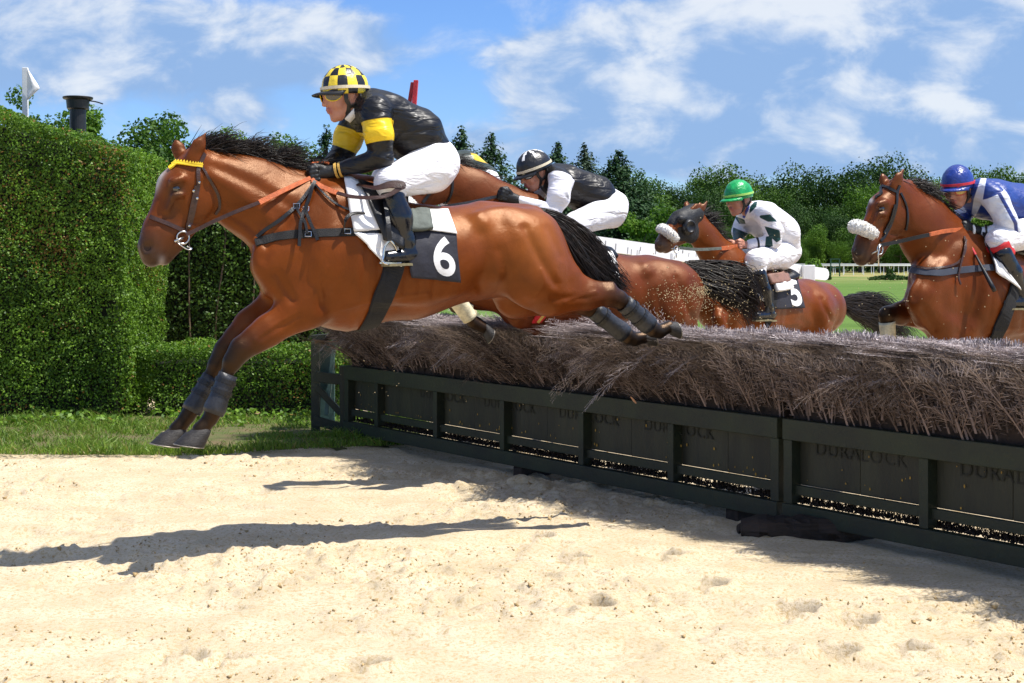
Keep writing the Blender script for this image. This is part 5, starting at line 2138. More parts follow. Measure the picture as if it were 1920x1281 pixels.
class Rider:
    def __init__(s, pl):
        s.pl = pl
        s.seg = {}

    def add(s, key, *cones):
        s.seg.setdefault(key, []).extend(cones)

    def head_frame(s, ox, oy, pitch, turn=0.0, w=0.0, size=1.0):
        """O skull centre pixel; pitch degrees the face looks down; turn degrees toward the camera side"""
        pl = s.pl
        s.O = pl.p(ox, oy, w)
        a, tr = math.radians(pitch), math.radians(turn)
        fw = math.cos(tr) * pl.F + math.sin(tr) * pl.L
        up = np.array((0, 0, 1.0))
        s.f = math.cos(a) * fw - math.sin(a) * up
        s.u = math.sin(a) * fw + math.cos(a) * up
        s.s = np.cross(s.f, s.u)
        if s.s @ pl.L < 0:
            s.s = -s.s
        s.hs = size

    def h(s, f, u, w=0.0):
        return s.O + s.hs * (f * s.f + u * s.u + w * s.s)

    def head(s, B, neck=None):
        h, z = s.h, s.hs
        R = lambda a, ra, c, rc, k=1.0, b=.015, tg=0, sub=False: B.raw(h(*a), ra * z, h(*c), rc * z, k, b, tg, sub)
        R((-.012, .02), .090, (.012, .025), .090, .84, .03)
        R((.038, .0), .066, (.046, -.075), .044, .92, .03)
        R((.060, -.092), .030, (.074, -.108), .017, 1.0, .02)
        for q in (1, -1):
            R((.0, -.055, .047 * q), .022, (.055, -.098, .022 * q), .018, 1.0, .02)
            R((.068, -.022, .036 * q), .023, (.06, -.045, .036 * q), .022, 1.0, .02)
            R((.088, .024, .012 * q), .014, (.074, .022, .040 * q), .014, 1.0, .012)
            R((.086, .004, .030 * q), .010, (.087, .004, .030 * q), .010, 1.0, .008, 2, True)
            R((.083, .004, .031 * q), .0115, (.083, .0042, .031 * q), .0115, 1.0, .003, 3)
            R((-.008, .008, .074 * q), .016, (-.002, -.026, .070 * q), .010, .5, .008, 0)
            R((-.016, .006, .080 * q), .007, (-.012, -.018, .078 * q), .006, .6, .006, 0)
            R((.098, -.038, .011 * q), .009, (.100, -.037, .010 * q), .009, 1.0, .008)
        R((.092, .012), .008, (.116, -.034), .0115, .85, .012)
        R((.098, -.060, .013), .0075, (.098, -.060, -.013), .0075, 1.0, .008, 1)
        R((.093, -.073, .011), .0085, (.093, -.073, -.011), .0085, 1.0, .008, 1)
        if neck is not None:
            B.raw(h(-.022, -.045), .058 * z, neck, .064 * z, .95, .03, 0)

    def fist(s, key, wrist, palm, axis=None, up=None, r=0.0095):
        """closed hand: wrist and palm centre points, knuckles forward, fingers curled under, thumb on top"""
        wrist, palm = np.asarray(wrist, float), np.asarray(palm, float)
        d = palm - wrist
        d /= np.linalg.norm(d)
        up = np.array((0, 0, 1.0)) if up is None else up
        sd = np.cross(d, up)
        sd /= np.linalg.norm(sd)
        up = np.cross(sd, d)
        out = s.seg.setdefault(key, [])
        out.append(('raw', wrist, .026, palm, .033, .8, .015))
        kn = palm + d * .038
        for i, (o, ln) in enumerate(((.028, .92), (.010, 1.0), (-.009, .95), (-.027, .8))):
            k0 = kn + up * o - d * (abs(o) * .25)
            inn = -s.side * sd
            m1 = k0 + d * .020 * ln + inn * .020
            m2 = m1 - d * .014 + inn * .022 * ln
            m3 = m2 - d * .026 * ln - inn * .004
            out.append(('raw', k0, r * 1.12, m1, r, 1, .004))
            out.append(('raw', m1, r, m2, r * .95, 1, .004))
            out.append(('raw', m2, r * .95, m3, r * .85, 1, .004))
        t0 = palm + up * .026 - d * .012 - s.side * sd * .01
        t1 = t0 + d * .034 + up * .014 - s.side * sd * .018
        t2 = t1 + d * .024 - up * .008 - s.side * sd * .008
        out.append(('raw', t0, r * 1.25, t1, r * 1.05, 1, .006))
        out.append(('raw', t1, r * 1.05, t2, r * .9, 1, .004))

    side = 1

    def fill(s, B, keys, grow=0.0, tg=0):
        for k in keys:
            for c in s.seg[k]:
                if c[0] == 'raw':
                    B.raw(c[1], c[2] + grow, c[3], c[4] + grow, c[5], c[6], tg)
                else:
                    x1, y1, w1, r1, x2, y2, w2, r2 = c[:8]
                    k_ = c[8] if len(c) > 8 else 1.0
                    b_ = c[9] if len(c) > 9 else .03
                    a, e = s.pl.p(x1, y1, w1), s.pl.p(x2, y2, w2)
                    B.raw(a, s.pl.m(x1, r1, w1) + grow, e, s.pl.m(x2, r2, w2) + grow, k_, b_, tg)

    # -------- pieces
    def body(s, root, hand_grow=0.0, neck=None):
        B = Body(s.pl)
        s.head(B, neck)
        s.fill(B, [k for k in s.seg if k[:3] == 'arm'], -.012)
        s.fill(B, [k for k in s.seg if k in ('torso', 'hip', 'thigh_n', 'thigh_f')], -.024)
        s.fill(B, [k for k in ('boot_n', 'boot_f') if k in s.seg], -.006)
        s.fill(B, [k for k in ('hand_n', 'hand_f') if k in s.seg], hand_grow)
        me = B.mesh('body', .006, [SKIN, LIP, (.30, .12, .08), (.55, .5, .46), HAIRC], 1, .006)
        link('body', me, M_SKIN, root)
        s.B = B

    def cloth(s, name, keys, mat, root, grow=0.0, h=.008, noise=.0, masks=None, cut=None, nscale=14, smooth=2, extra=None):
        B = Body(s.pl)
        s.fill(B, keys, grow)
        if extra:
            for e in extra:
                B.raw(*e)
        me = B.mesh(name, h, None, smooth, noise=noise, nscale=nscale)
        if masks:
            wv = B.wv
            X = wv[:, 0] / wv[:, 1] * F_PX + CX
            Y = HY - (wv[:, 2] - CAM_H) / wv[:, 1] * F_PX
            for i, mk in enumerate(masks, 1):
                attr_f(me, 'm%d' % i, mk(X, Y, B.V[:, 1], wv))
        o = link(name, me, mat, root)
        return o, B

    def helmet(s, root, cover, shell_fn=None, visor_mat=None, band_mat=None, tilt=0.0, rx=.116, ry=.098, rz=.118, off=(0.0, .018), visor=True, peak=.075, nu=28, nv=16, mats=None, strap=True):
        f, u, sd = s.f, s.u, s.s
        a = math.radians(tilt)
        f2 = math.cos(a) * f + math.sin(a) * u
        u2 = -math.sin(a) * f + math.cos(a) * u
        c = s.h(*off)
        z = s.hs
        s.hc, s.hf, s.hu = c, f2, u2

        def pt(th, ph, g=1.0):
            bul = 1.0 + .05 * max(0, -math.cos(th))
            return c + z * g * (rx * bul * math.cos(ph) * math.cos(th) * f2 + ry * math.cos(ph) * math.sin(th) * sd + rz * math.sin(ph) * u2)
        s.hpt = pt
        mb = MB()
        vs, fs, mi = [], [], []
        p0 = math.radians(-14)
        for j in range(nv + 1):
            ph = p0 + (math.pi / 2 - p0) * j / nv
            for i in range(nu):
                vs.append(pt(2 * math.pi * i / nu, ph, 1 + .012 * math.sin(i * 2.1 + j * 1.3)))
        for j in range(nv):
            for i in range(nu):
                fs.append((j * nu + i, j * nu + (i + 1) % nu, (j + 1) * nu + (i + 1) % nu, (j + 1) * nu + i))
                th = 2 * math.pi * (i + .5) / nu
                ph = p0 + (math.pi / 2 - p0) * (j + .5) / nv
                mi.append(shell_fn(th, ph, i, j) if shell_fn else 0)
        me = bpy.data.meshes.new('helmet')
        me.from_pydata([tuple(v) for v in vs], [], fs)
        me.polygons.foreach_set('material_index', mi)
        me.polygons.foreach_set('use_smooth', [True] * len(fs))
        me.update()
        hel = link('helmet', me, cover, root)
        m = hel.modifiers.new('thick', 'SOLIDIFY')
        m.thickness = .012
        m.offset = -1
        # band
        if band_mat:
            b = MB()
            n = 40
            pts, nr = [], []
            for i in range(n + 1):
                th = 2 * math.pi * i / n
                q = pt(th, math.radians(2), 1.022)
                pts.append(q)
                nr.append(q - c)
            b.ribbon(pts, nr, .016 * z, .004)
            b.build('band', band_mat, hel, smooth=False)
        if visor:
            b = MB()
            n = 16
            vs, fs = [], []
            for i in range(n + 1):
                th = -1.25 + 2.5 * i / n
                for k in range(4):
                    e = k / 3
                    ext = peak * math.cos(th * 1.05) ** .8 * e if abs(th * 1.05) < 1.57 else 0
                    q = pt(th, math.radians(-7), 1.0) + z * ext * f2 - z * (.010 * e * e + .003 * e) * u2 - z * .012 * (th / 1.25) ** 2 * e * u2
                    vs.append(q)
            for i in range(n):
                for k in range(3):
                    fs.append((i * 4 + k, i * 4 + k + 1, (i + 1) * 4 + k + 1, (i + 1) * 4 + k))
            b.add(vs, fs)
            o = b.build('visor', visor_mat or M_BLACKP, hel, smooth=True)
            m = o.modifiers.new('thick', 'SOLIDIFY')
            m.thickness = .007
            m.offset = 0
        # harness: ear surround and chin strap
        if strap:
            b = MB()
            for q in (1, -1):
                pts = [s.h(.028, .0, .077 * q), s.h(.030, -.03, .077 * q), s.h(.018, -.055, .070 * q), s.h(.022, -.085, .050 * q), s.h(.040, -.112, .02 * q)]
                pts2 = [s.h(-.045, .0, .080 * q), s.h(-.040, -.03, .080 * q), s.h(-.012, -.055, .074 * q), s.h(.018, -.062, .068 * q)]
                for pp, wd in ((pts, .020), (pts2, .018)):
                    pp = catmull(pp, 5)
                    b.ribbon(pp, [p - s.h(-.01, -.02) for p in pp], wd * z, .007)
            b.build('chin_strap', M_BLACKP, hel, smooth=False)
        return hel

    def goggles(s, root, frame, lens, inner=None, strap=None):
        g = MB()
        n = 22
        z = s.hs
        objs = None
        rimp = MB()
        for q in (1, -1):
            c = s.h(.074, .004, .043 * q)
            nd = .60 * s.f + .80 * q * s.s
            a = np.cross(nd, s.u)
            a /= np.linalg.norm(a)
            v = np.cross(a, nd)
            ring = [c + z * (.040 * math.cos(t) * a + .029 * math.sin(t) * v) + nd * (.020 - .006 * math.cos(t) ** 2) * z for t in np.linspace(0, 2 * math.pi, n + 1)]
            rimp.tube(ring, .0030 * z, 6, cap=False)
            vs = [c + nd * .025 * z]
            for fr in (.4, .75, 1.0):
                vs += [c + z * fr * (.039 * math.cos(t) * a + .028 * math.sin(t) * v) + nd * (.025 - .006 * fr * fr) * z for t in np.linspace(0, 2 * math.pi, n, endpoint=False)]
            fs = [(0, 1 + i, 1 + (i + 1) % n) for i in range(n)]
            for r in range(2):
                fs += [(1 + r * n + i, 1 + (r + 1) * n + i, 1 + (r + 1) * n + (i + 1) % n, 1 + r * n + (i + 1) % n) for i in range(n)]
            g.add(vs, fs)
        o = rimp.build('goggles', frame, root, smooth=True)
        g.build('lens', lens, o, smooth=True)
        if inner:
            for q in (1, -1):
                b = MB()
                nd = .60 * s.f + .80 * q * s.s
                b.lathe(s.h(.070, .007, .046 * q) + nd * .023 * z, nd, [(0, .009 * z), (.004, .0085 * z), (.005, .004 * z)], 14)
                b.build('lens_disc', inner, o, smooth=True)
        b = MB()
        for q in (1, -1):
            pts = catmull([s.h(.078, .006, .062 * q), s.h(.045, .012, .078 * q), s.h(.0, .022, .085 * q), s.h(-.05, .03, .08 * q)], 4)
            b.ribbon(pts, [p - s.h(0, 0) for p in pts], .014 * z, .004)
        b.build('goggle_strap', strap or frame, o)
        return o


def seg_mask(a, c, t0, t1, pl=None, rmax=1e9):
    """signed distance inside the slab t0..t1 along a->c (metres), limited to radius rmax of the axis"""
    a, c = np.asarray(a), np.asarray(c)
    d = c - a
    L = np.linalg.norm(d)
    d = d / L

    def f(X, Y, v, w):
        q = w - a
        t = q @ d
        rad = np.linalg.norm(q - t[:, None] * d, axis=1)
        return np.minimum(np.minimum(t - t0 * L, t1 * L - t), rmax - rad)
    return f


def box_px(pl, x0, x1, y0, y1, v0=-9, v1=9):
    def f(X, Y, v, w):
        s_ = np.median(w[:, 1]) / F_PX
        return np.minimum.reduce([(X - x0) * s_, (x1 - X) * s_, (Y - y0) * s_, (y1 - Y) * s_, v - v0, v1 - v])
    return f


def poly_px(pts, v0=-9, v1=9):
    """signed distance inside a convex pixel polygon (ordered clockwise on screen)"""
    pts = np.array(pts, float)

    def f(X, Y, v, w):
        s_ = np.median(w[:, 1]) / F_PX
        d = np.full(len(X), 9.0)
        for i in range(len(pts)):
            a, b = pts[i], pts[(i + 1) % len(pts)]
            e = (b - a) / np.linalg.norm(b - a)
            d = np.minimum(d, ((X - a[0]) * -e[1] + (Y - a[1]) * e[0]) * s_)
        return np.minimum.reduce([d, v - v0, v1 - v])
    return f


def line_px(a, b, wd, v0=-9):
    a, b = np.array(a, float), np.array(b, float)

    def f(X, Y, v, w):
        s_ = np.median(w[:, 1]) / F_PX
        q = np.stack([X, Y], 1) - a
        t = np.clip(q @ (b - a) / ((b - a) @ (b - a)), 0, 1)
        return np.minimum(wd - np.linalg.norm(q - t[:, None] * (b - a), axis=1) * s_, v - v0)
    return f


def union(*fs):
    return lambda X, Y, v, w: np.maximum.reduce([f(X, Y, v, w) for f in fs])


def riding_boots(R, root, mat=None, toe_n=None):
    for key in ('boot_n', 'boot_f'):
        if key in R.seg:
            o, B = R.cloth('boot', [key], mat or M_RBOOT, root, .0, .006, smooth=2)
            c = R.seg[key][-1]
            hl, toe = R.pl.p(c[0], c[1], c[2]), R.pl.p(c[4], c[5], c[6])
            rh, rt = R.pl.m(c[0], c[3], c[2]), R.pl.m(c[4], c[7], c[6])
            d = toe - hl
            d /= np.linalg.norm(d)
            sd = np.cross(d, (0, 0, 1.0))
            sd /= np.linalg.norm(sd)
            dn = -np.cross(sd, d)
            mb = MB()
            n = 9
            vs = []
            for i in range(n + 1):
                t = i / n
                w = .030 + .010 * math.sin(t * 3.1) if t < .93 else .02
                p = hl - d * rh * .7 + (toe + d * rt * .9 - hl + d * rh * .7) * t
                lift = dn * ((rh * .96) * (1 - t) + rt * .96 * t + (.006 if t < .3 else 0))
                vs += [p + lift + sd * w, p + lift - sd * w, p + lift + dn * .012 - sd * w, p + lift + dn * .012 + sd * w]
            fs = [(0, 1, 2, 3), (n * 4 + 3, n * 4 + 2, n * 4 + 1, n * 4)]
            for i in range(n):
                for k in range(4):
                    fs.append((i * 4 + k, (i + 1) * 4 + k, (i + 1) * 4 + (k + 1) % 4, i * 4 + (k + 1) % 4))
            mb.add(vs, fs)
            mb.build('sole', M_SOLE, o)


# ---- rider on number 6
M_J1 = silk_mat('silks_black_yellow', [(0.0065, 0.0065, 0.008), (0.80, 0.53, 0.012)], 0.40, 1.0)
M_YEL_SILK = pbr('helmet_yellow', (0.80, 0.60, 0.04), 0.35, var=0.08, bump=0.6, bscale=25)
M_BLK_SILK = pbr('helmet_black', (0.013, 0.013, 0.015), 0.35, var=0.2, bump=0.6, bscale=25)
M_CREAM = pbr('elastic_cream', (0.66, 0.58, 0.42), 0.6, var=0.08)
M_CUFF = pbr('cuff_gold', (0.62, 0.38, 0.08), 0.6, var=0.1, bump=0.3, bscale=120)


def rider_six():
    pl = PL1
    R = Rider(pl)
    root = thing('person', 'jockey in black and yellow silks and yellow chequered helmet riding horse number 6', 'person', tuple(pl.p(780, 360, 0)))
    R.add('torso', (692, 207, 0, 36, 708, 214, 0, 42, 1.25, .04), (704, 216, 0, 44, 775, 256, 0, 46, 1.22, .05), (775, 256, 0, 46, 806, 284, 0, 40, 1.2, .05),
          (690, 200, .07, 26, 706, 206, .14, 26, 1, .04), (690, 200, -.07, 26, 704, 208, -.14, 26, 1, .04), (735, 205, .05, 25, 790, 238, .05, 30, 1.3, .05))
    R.add('arm_n', (703, 212, .16, 29, 712, 255, .20, 26, 1, .03), (712, 255, .20, 25, 716, 293, .20, 20, 1, .03), (716, 295, .20, 19, 640, 318, .09, 13, 1, .02))
    R.add('arm_f', (672, 220, -.15, 28, 652, 262, -.18, 24, 1, .03), (652, 262, -.18, 24, 644, 286, -.18, 20, 1, .03), (644, 288, -.18, 19, 612, 312, -.07, 12, 1, .02))
    R.add('hip', (796, 283, 0, 40, 812, 304, 0, 43, 1.28, .05), (800, 296, 0, 40, 812, 304, 0, 42, 1.28, .05), (806, 318, .08, 40, 806, 318, -.08, 40, 1.0, .05))
    R.add('thigh_n', (805, 318, .09, 43, 733, 342, .21, 31, 1.0, .04), (733, 343, .21, 31, 738, 368, .21, 21, 1.0, .02))
    R.add('thigh_f', (805, 318, -.09, 43, 728, 340, -.21, 31, 1.0, .04), (728, 340, -.21, 30, 735, 366, -.21, 21, 1.0, .02))
    R.add('boot_n', (733, 356, .22, 22, 749, 408, .235, 24, 1, .02), (749, 408, .235, 24, 761, 452, .235, 18, 1, .02), (761, 452, .235, 18, 767, 474, .235, 17, 1, .02), (776, 478, .235, 16, 726, 482, .26, 13, 1.05, .02))
    R.add('boot_f', (734, 358, -.24, 20, 745, 405, -.25, 20, 1, .02), (745, 405, -.25, 20, 763, 455, -.25, 15, 1, .02), (774, 474, -.25, 14, 722, 478, -.26, 12, 1.05, .02))
    wr, hn = pl.p(630, 321, .075), pl.p(602, 326, .045)
    R.side = 1
    R.fist('hand_n', wr, hn)
    R.side = -1
    R.fist('hand_f', pl.p(614, 315, -.07), pl.p(591, 323, -.04))
    R.head_frame(646, 178, 10, 6)
    R.body(root, 0, pl.p(680, 205, 0))
    a, c = pl.p(703, 205, .18), pl.p(716, 293, .20)
    af, cf = pl.p(668, 222, -.16), pl.p(646, 282, -.18)
    yel = union(seg_mask(a, c, .24, .72, rmax=.105), seg_mask(af, cf, .38, .98, rmax=.10),
                poly_px([(655, 247), (684, 250), (684, 284), (664, 280)], -.15, .13),
                poly_px([(695, 166), (762, 193), (757, 199), (700, 178)], -.2, -.03))
    jk, JB = R.cloth('jacket', ['torso', 'arm_n', 'arm_f'], M_J1, root, .002, .008, .010, [yel], nscale=11)
    for q in (0, 1):
        mb = MB()
        d0, d1 = pl.p(640, 318, .09), pl.p(620, 323, .062)
        t = .05 + q * .38
        p = d0 + (d1 - d0) * t
        e = (d1 - d0) * .11
        mb.tube([p - e, p - e * .9, p + e * .9, p + e], [.034, .0385, .0375, .033], 16)
        mb.build('cuff_band', M_CUFF, jk)
    col = MB()
    pts = catmull([R.h(-.045, -.060, -.045), R.h(-.06, -.075, .0), R.h(-.045, -.060, .055), R.h(-.005, -.095, .066), R.h(.02, -.125, .03)], 5)
    col.ribbon(pts, [p - R.h(-.01, -.09) for p in pts], .036, .006)
    col.build('collar', M_WHITE_CLOTH, jk, smooth=True)
    R.cloth('breeches', ['hip', 'thigh_n', 'thigh_f'], M_BREECH, root, .001, .008, .007, nscale=9)
    riding_boots(R, root)
    R.cloth('glove', ['hand_n'], M_GLOVE, root, .0035, .004, smooth=1)
    R.cloth('glove', ['hand_f'], M_WHITE_CLOTH, root, .0035, .004, smooth=1)

    def chk(th, ph, i, j):
        return (i // 2 + (j + 1) // 4) % 2
    R.helmet(root, [M_YEL_SILK, M_BLK_SILK], chk, M_BLACKP, M_CREAM, tilt=6, nu=28, nv=16, rx=.116, rz=.118, off=(-.006, .026), peak=.055)
    R.goggles(root, M_YELLOW, M_LENS, M_LENSY, M_BLACKP)
    return R


J1 = rider_six()
# ------------------------------------------------------------------ tack of number 6
def bridle_six():
    pl, D = PL1, D1
    b = thing('bridle', 'brown leather bridle with yellow toothed browband and orange reins on horse number 6', 'bridle', tuple(pl.p(360, 380, .1)))
    m = MB()
    D.strap(m, [(383, 288), (378, 300), (372, 314), (371, 345), (367, 375), (360, 408), (353, 428)], .019, .005, mirror=True)
    D.strap(m, [(366, 348), (361, 375), (354, 405), (349, 428)], .013, .005, .006, mirror=True)
    m.build('cheekpiece', M_BROWN, b)
    m = MB()
    D.strap(m, [(377, 312), (392, 335), (408, 362), (412, 386), (404, 402)], .013, .005, mirror=True)
    m.build('throatlash', M_BROWN, b)
    m = MB()
    D.strap(m, [(282, 407), (294, 412), (310, 418), (326, 425), (338, 430), (350, 434)], .020, .006, mirror=True)
    m.build('noseband', M_BROWN, b)
    m = MB()
    q, nn = D.strap(m, [(312, 308), (328, 307), (348, 308), (366, 310), (379, 312)], .013, .006, .005)
    tan = np.gradient(q, axis=0)
    tan /= np.linalg.norm(tan, axis=1, keepdims=True)
    bi = np.cross(tan, nn)
    bi[bi[:, 2] < 0] *= -1
    for i in range(1, len(q) - 1, 2):
        c = q[i] + bi[i] * .006 + nn[i] * .003
        m.add([c - tan[i] * .007, c + tan[i] * .007, c + bi[i] * .012, c - tan[i] * .007 + nn[i] * .004, c + tan[i] * .007 + nn[i] * .004, c + bi[i] * .012 + nn[i] * .004],
              [(0, 1, 4, 3), (1, 2, 5, 4), (2, 0, 3, 5), (3, 4, 5), (0, 2, 1)])
    m.build('browband', M_YELLOW, b)
    for sg in (1, -1):
        m = MB()
        c, n = D.hit(342, 446, .012)
        n = n * .6 + pl.L * .4
        if sg < 0:
            c = pl.mirror(c[None])[0]
            n = n - 2 * (n @ pl.L) * pl.L
        n /= np.linalg.norm(n)
        a = np.cross(n, (0, 0, 1.0))
        a /= np.linalg.norm(a)
        v = np.cross(a, n)
        m.tube([c + .028 * (math.cos(t) * a + math.sin(t) * v) for t in np.linspace(0, 2 * math.pi, 25)], .0042, 8, cap=False)
        m.build('bit_ring', M_STEEL, b, smooth=True)
        if sg > 0:
            ring = c
    m = MB()
    m.tube(catmull([ring + pl.L * .004 + np.array((0, 0, -.02)) + pl.F * .03, pl.p(336, 458, .09), pl.p(352, 468, .085), pl.p(360, 466, .08), pl.p(350, 462, .08)], 6), .003, 6)
    m.tube([pl.p(327, 453, .075), ring, pl.p(338, 449, -.075)], .006, 8)
    m.build('bit', M_STEEL, b, smooth=True)
    for dot in ((372, 342), (362, 358), (354, 424), (369, 372)):
        m = MB()
        h, n = D.hit(*dot, .009)
        m.lathe(h, n, [(0, .006), (.003, .006), (.004, .002)], 8)
        m.build('buckle', M_STEEL, b)
    # reins
    for sg in (1, -1):
        m = MB()
        pp = [(349, 440, .092), (375, 428, .105), (395, 418, .12), (440, 398, .145), (488, 379, .16)]
        pts = catmull([pl.p(x, y, w * sg) for x, y, w in pp], 6)
        nr = np.array([pl.L * sg + np.array((0, 0, .25))] * len(pts))
        m.ribbon(pts, nr, .018, .004)
        rein = m.build('rein', M_BROWN, b)
        m = MB()
        pp = [(486, 380, .16), (530, 358, .135), (575, 337, .08), (598, 327, .045)]
        pts = catmull([pl.p(x, y, w * sg) for x, y, w in pp], 6)
        nr = np.array([pl.L * sg + np.array((0, 0, .25))] * len(pts))
        m.ribbon(pts, nr, [.026 - .008 * i / len(pts) for i in range(len(pts))], .005)
        m.build('rein_grip', M_ORANGE, rein)
    m = MB()
    pts = catmull([pl.p(x, y, w) for x, y, w in ((600, 335, .06), (588, 340, .085), (602, 350, .12), (618, 357, .16), (633, 362, .19))], 6)
    m.ribbon(pts, np.array([pl.L + np.array((0, 0, .3))] * len(pts)), .028, .005)
    o = m.build('rein_grip', M_ORANGE, b)
    m = MB()
    pts = catmull([pl.p(x, y, w) for x, y, w in ((632, 362, .19), (660, 369, .25), (700, 371, .305), (728, 366, .315), (750, 352, .315), (754, 347, .315), (732, 346, .305), (708, 352, .29), (690, 351, .24), (670, 346, .16))], 7)
    k = len(pts)
    m.ribbon(pts, np.array([pl.L + np.array((0, 0, .35))] * k), [.018 + .022 * math.exp(-((i / k - .58) / .16) ** 2) for i in range(k)], .004)
    m.build('rein_end', M_BROWN, b)
    m = MB()
    m.tube([pl.p(604, 318, .05), pl.p(585, 306, .03), pl.p(600, 305, .0), pl.p(616, 306, .05)], .006, 6)
    m.build('rein_loop', M_ORANGE, b)


def breastplate_six():
    pl, D = PL1, D1
    b = thing('breastplate', 'black elastic racing breastplate across the chest of horse number 6', 'breastplate', tuple(pl.p(560, 440, .2)))
    m = MB()
    D.strap(m, [(480, 456), (497, 450), (540, 441), (590, 438), (640, 436), (668, 435)], .042, .005, .004, mirror=True)
    m.build('chest_band', M_ELASTIC, b)
    m = MB()
    D.strap(m, [(660, 435), (685, 435), (722, 436), (750, 438)], .020, .005, .012)
    m.build('side_strap', M_BLACKL, b)
    m = MB()
    D.strap(m, [(482, 446), (500, 430), (530, 408), (557, 386), (578, 362), (590, 342)], .018, .005, .008, mirror=True)
    m.build('neck_strap', M_BLACKL, b)
    m = MB()
    D.strap(m, [(589, 345), (584, 370), (575, 395), (580, 416), (590, 436), (597, 452)], .016, .005, .016)
    D.strap(m, [(557, 385), (561, 402), (571, 418), (576, 440)], .013, .005, .014)
    D.strap(m, [(572, 400), (564, 418), (561, 440), (559, 462)], .016, .005, .024)
    D.strap(m, [(592, 350), (610, 368), (630, 384), (655, 395)], .010, .004, .010)
    m.build('loose_strap', M_BLACKL, b)
    m = MB()
    pts = []
    for (x, y, o) in ((680, 402, .015), (662, 408, .05), (648, 418, .065), (640, 430, .04), (638, 438, .016)):
        h, n = D.hit(x, y, o)
        pts.append(h)
    pts = catmull(pts, 6)
    m.ribbon(pts, np.array([pl.L * .5 + np.array((0, 0, .8)) - pl.F * .3] * len(pts)), .016, .004)
    m.build('strap_end', M_BLACKL, b)
    for dot in ((556, 388), (575, 394), (652, 435), (578, 440)):
        m = MB()
        h, n = D.hit(*dot, .014)
        a = np.cross(n, (0, 0, 1.0))
        a /= np.linalg.norm(a)
        v = np.cross(a, n)
        m.tube([h + .014 * x * a + .011 * y * v for x, y in ((-1, -1), (1, -1), (1, 1), (-1, 1), (-1, -1))], .0028, 6)
        m.build('buckle', M_STEEL, b)


def saddle_six():
    pl, D = PL1, D1
    s = thing('saddle', 'small black racing saddle with a blue and yellow edged seat on horse number 6', 'saddle', tuple(pl.p(760, 390, 0)))
    g = D.patch([(668, 346), (762, 378), (752, 470), (716, 452)], 12, 12, .030, .02, 3)
    cloth_obj('flap', g, M_BLACKL, s, .008)
    cloth_obj('flap', pl.mirror(g), M_BLACKL, s, .008)
    mb = MB()
    g = []
    for j in range(9):
        v = -1 + 2 * j / 8
        row = []
        for i in range(13):
            u = i / 12
            x = 690 + (842 - 690) * u
            y = 378 + 10 * u + 18 * math.sin(u * 2.2) - 10 * max(0, u - .72) / .28
            wd = (.07 + .07 * u) * (1 if u < .9 else .85)
            q = pl.p(x, y, 0) + pl.L * wd * v + np.array((0, 0, -.05 * v * v))
            row.append(q)
        g.append(row)
    g = np.array(g)
    o = cloth_obj('seat', g, M_BLUEPAD, s, .026)
    m = MB()
    edge = [g[8, i] for i in range(4, 13)] + [g[j, 12] for j in range(7, -1, -1)] + [g[0, i] for i in range(11, 3, -1)]
    m.tube(catmull([e + np.array((0, 0, -.014)) for e in edge], 3), .009, 8)
    m.build('seat_piping', M_CUFF, o, smooth=True)
    g = D.patch([(764, 404), (800, 405), (807, 436), (764, 440)], 8, 8, .035, .015, 8)
    cloth_obj('panel', g, M_GREYPAD, s, .030)
    cloth_obj('panel', pl.mirror(g), M_GREYPAD, s, .030)
    m = MB()
    D.strap(m, [(741, 470), (737, 505), (723, 545), (705, 588), (690, 614)], .105, .008, .006, mirror='join')
    m.build('girth', M_ELASTIC, s)
    for sg in (1, -1):
        m = MB()
        m.ribbon(catmull([pl.p(722, 380, .24 * sg), pl.p(728, 420, .30 * sg), pl.p(731, 452, .305 * sg)], 5), np.array([pl.L * sg] * 11), .022, .004)
        lt = m.build('stirrup_leather', M_BLACKL, s)
        m = MB()
        pts = [pl.p(731, 450, .30 * sg), pl.p(722, 462, .30 * sg), pl.p(719, 480, .30 * sg), pl.p(719, 493, .30 * sg), pl.p(746, 495, .26 * sg), pl.p(746, 482, .26 * sg), pl.p(741, 463, .28 * sg), pl.p(731, 450, .30 * sg)]
        m.tube(catmull(pts, 4), .006, 8)
        m.box((pts[3] + pts[4]) / 2, (pts[4] - pts[3]) / 2, pl.F * .018, (0, 0, .004))
        m.build('stirrup', M_STEEL, s, smooth=False)


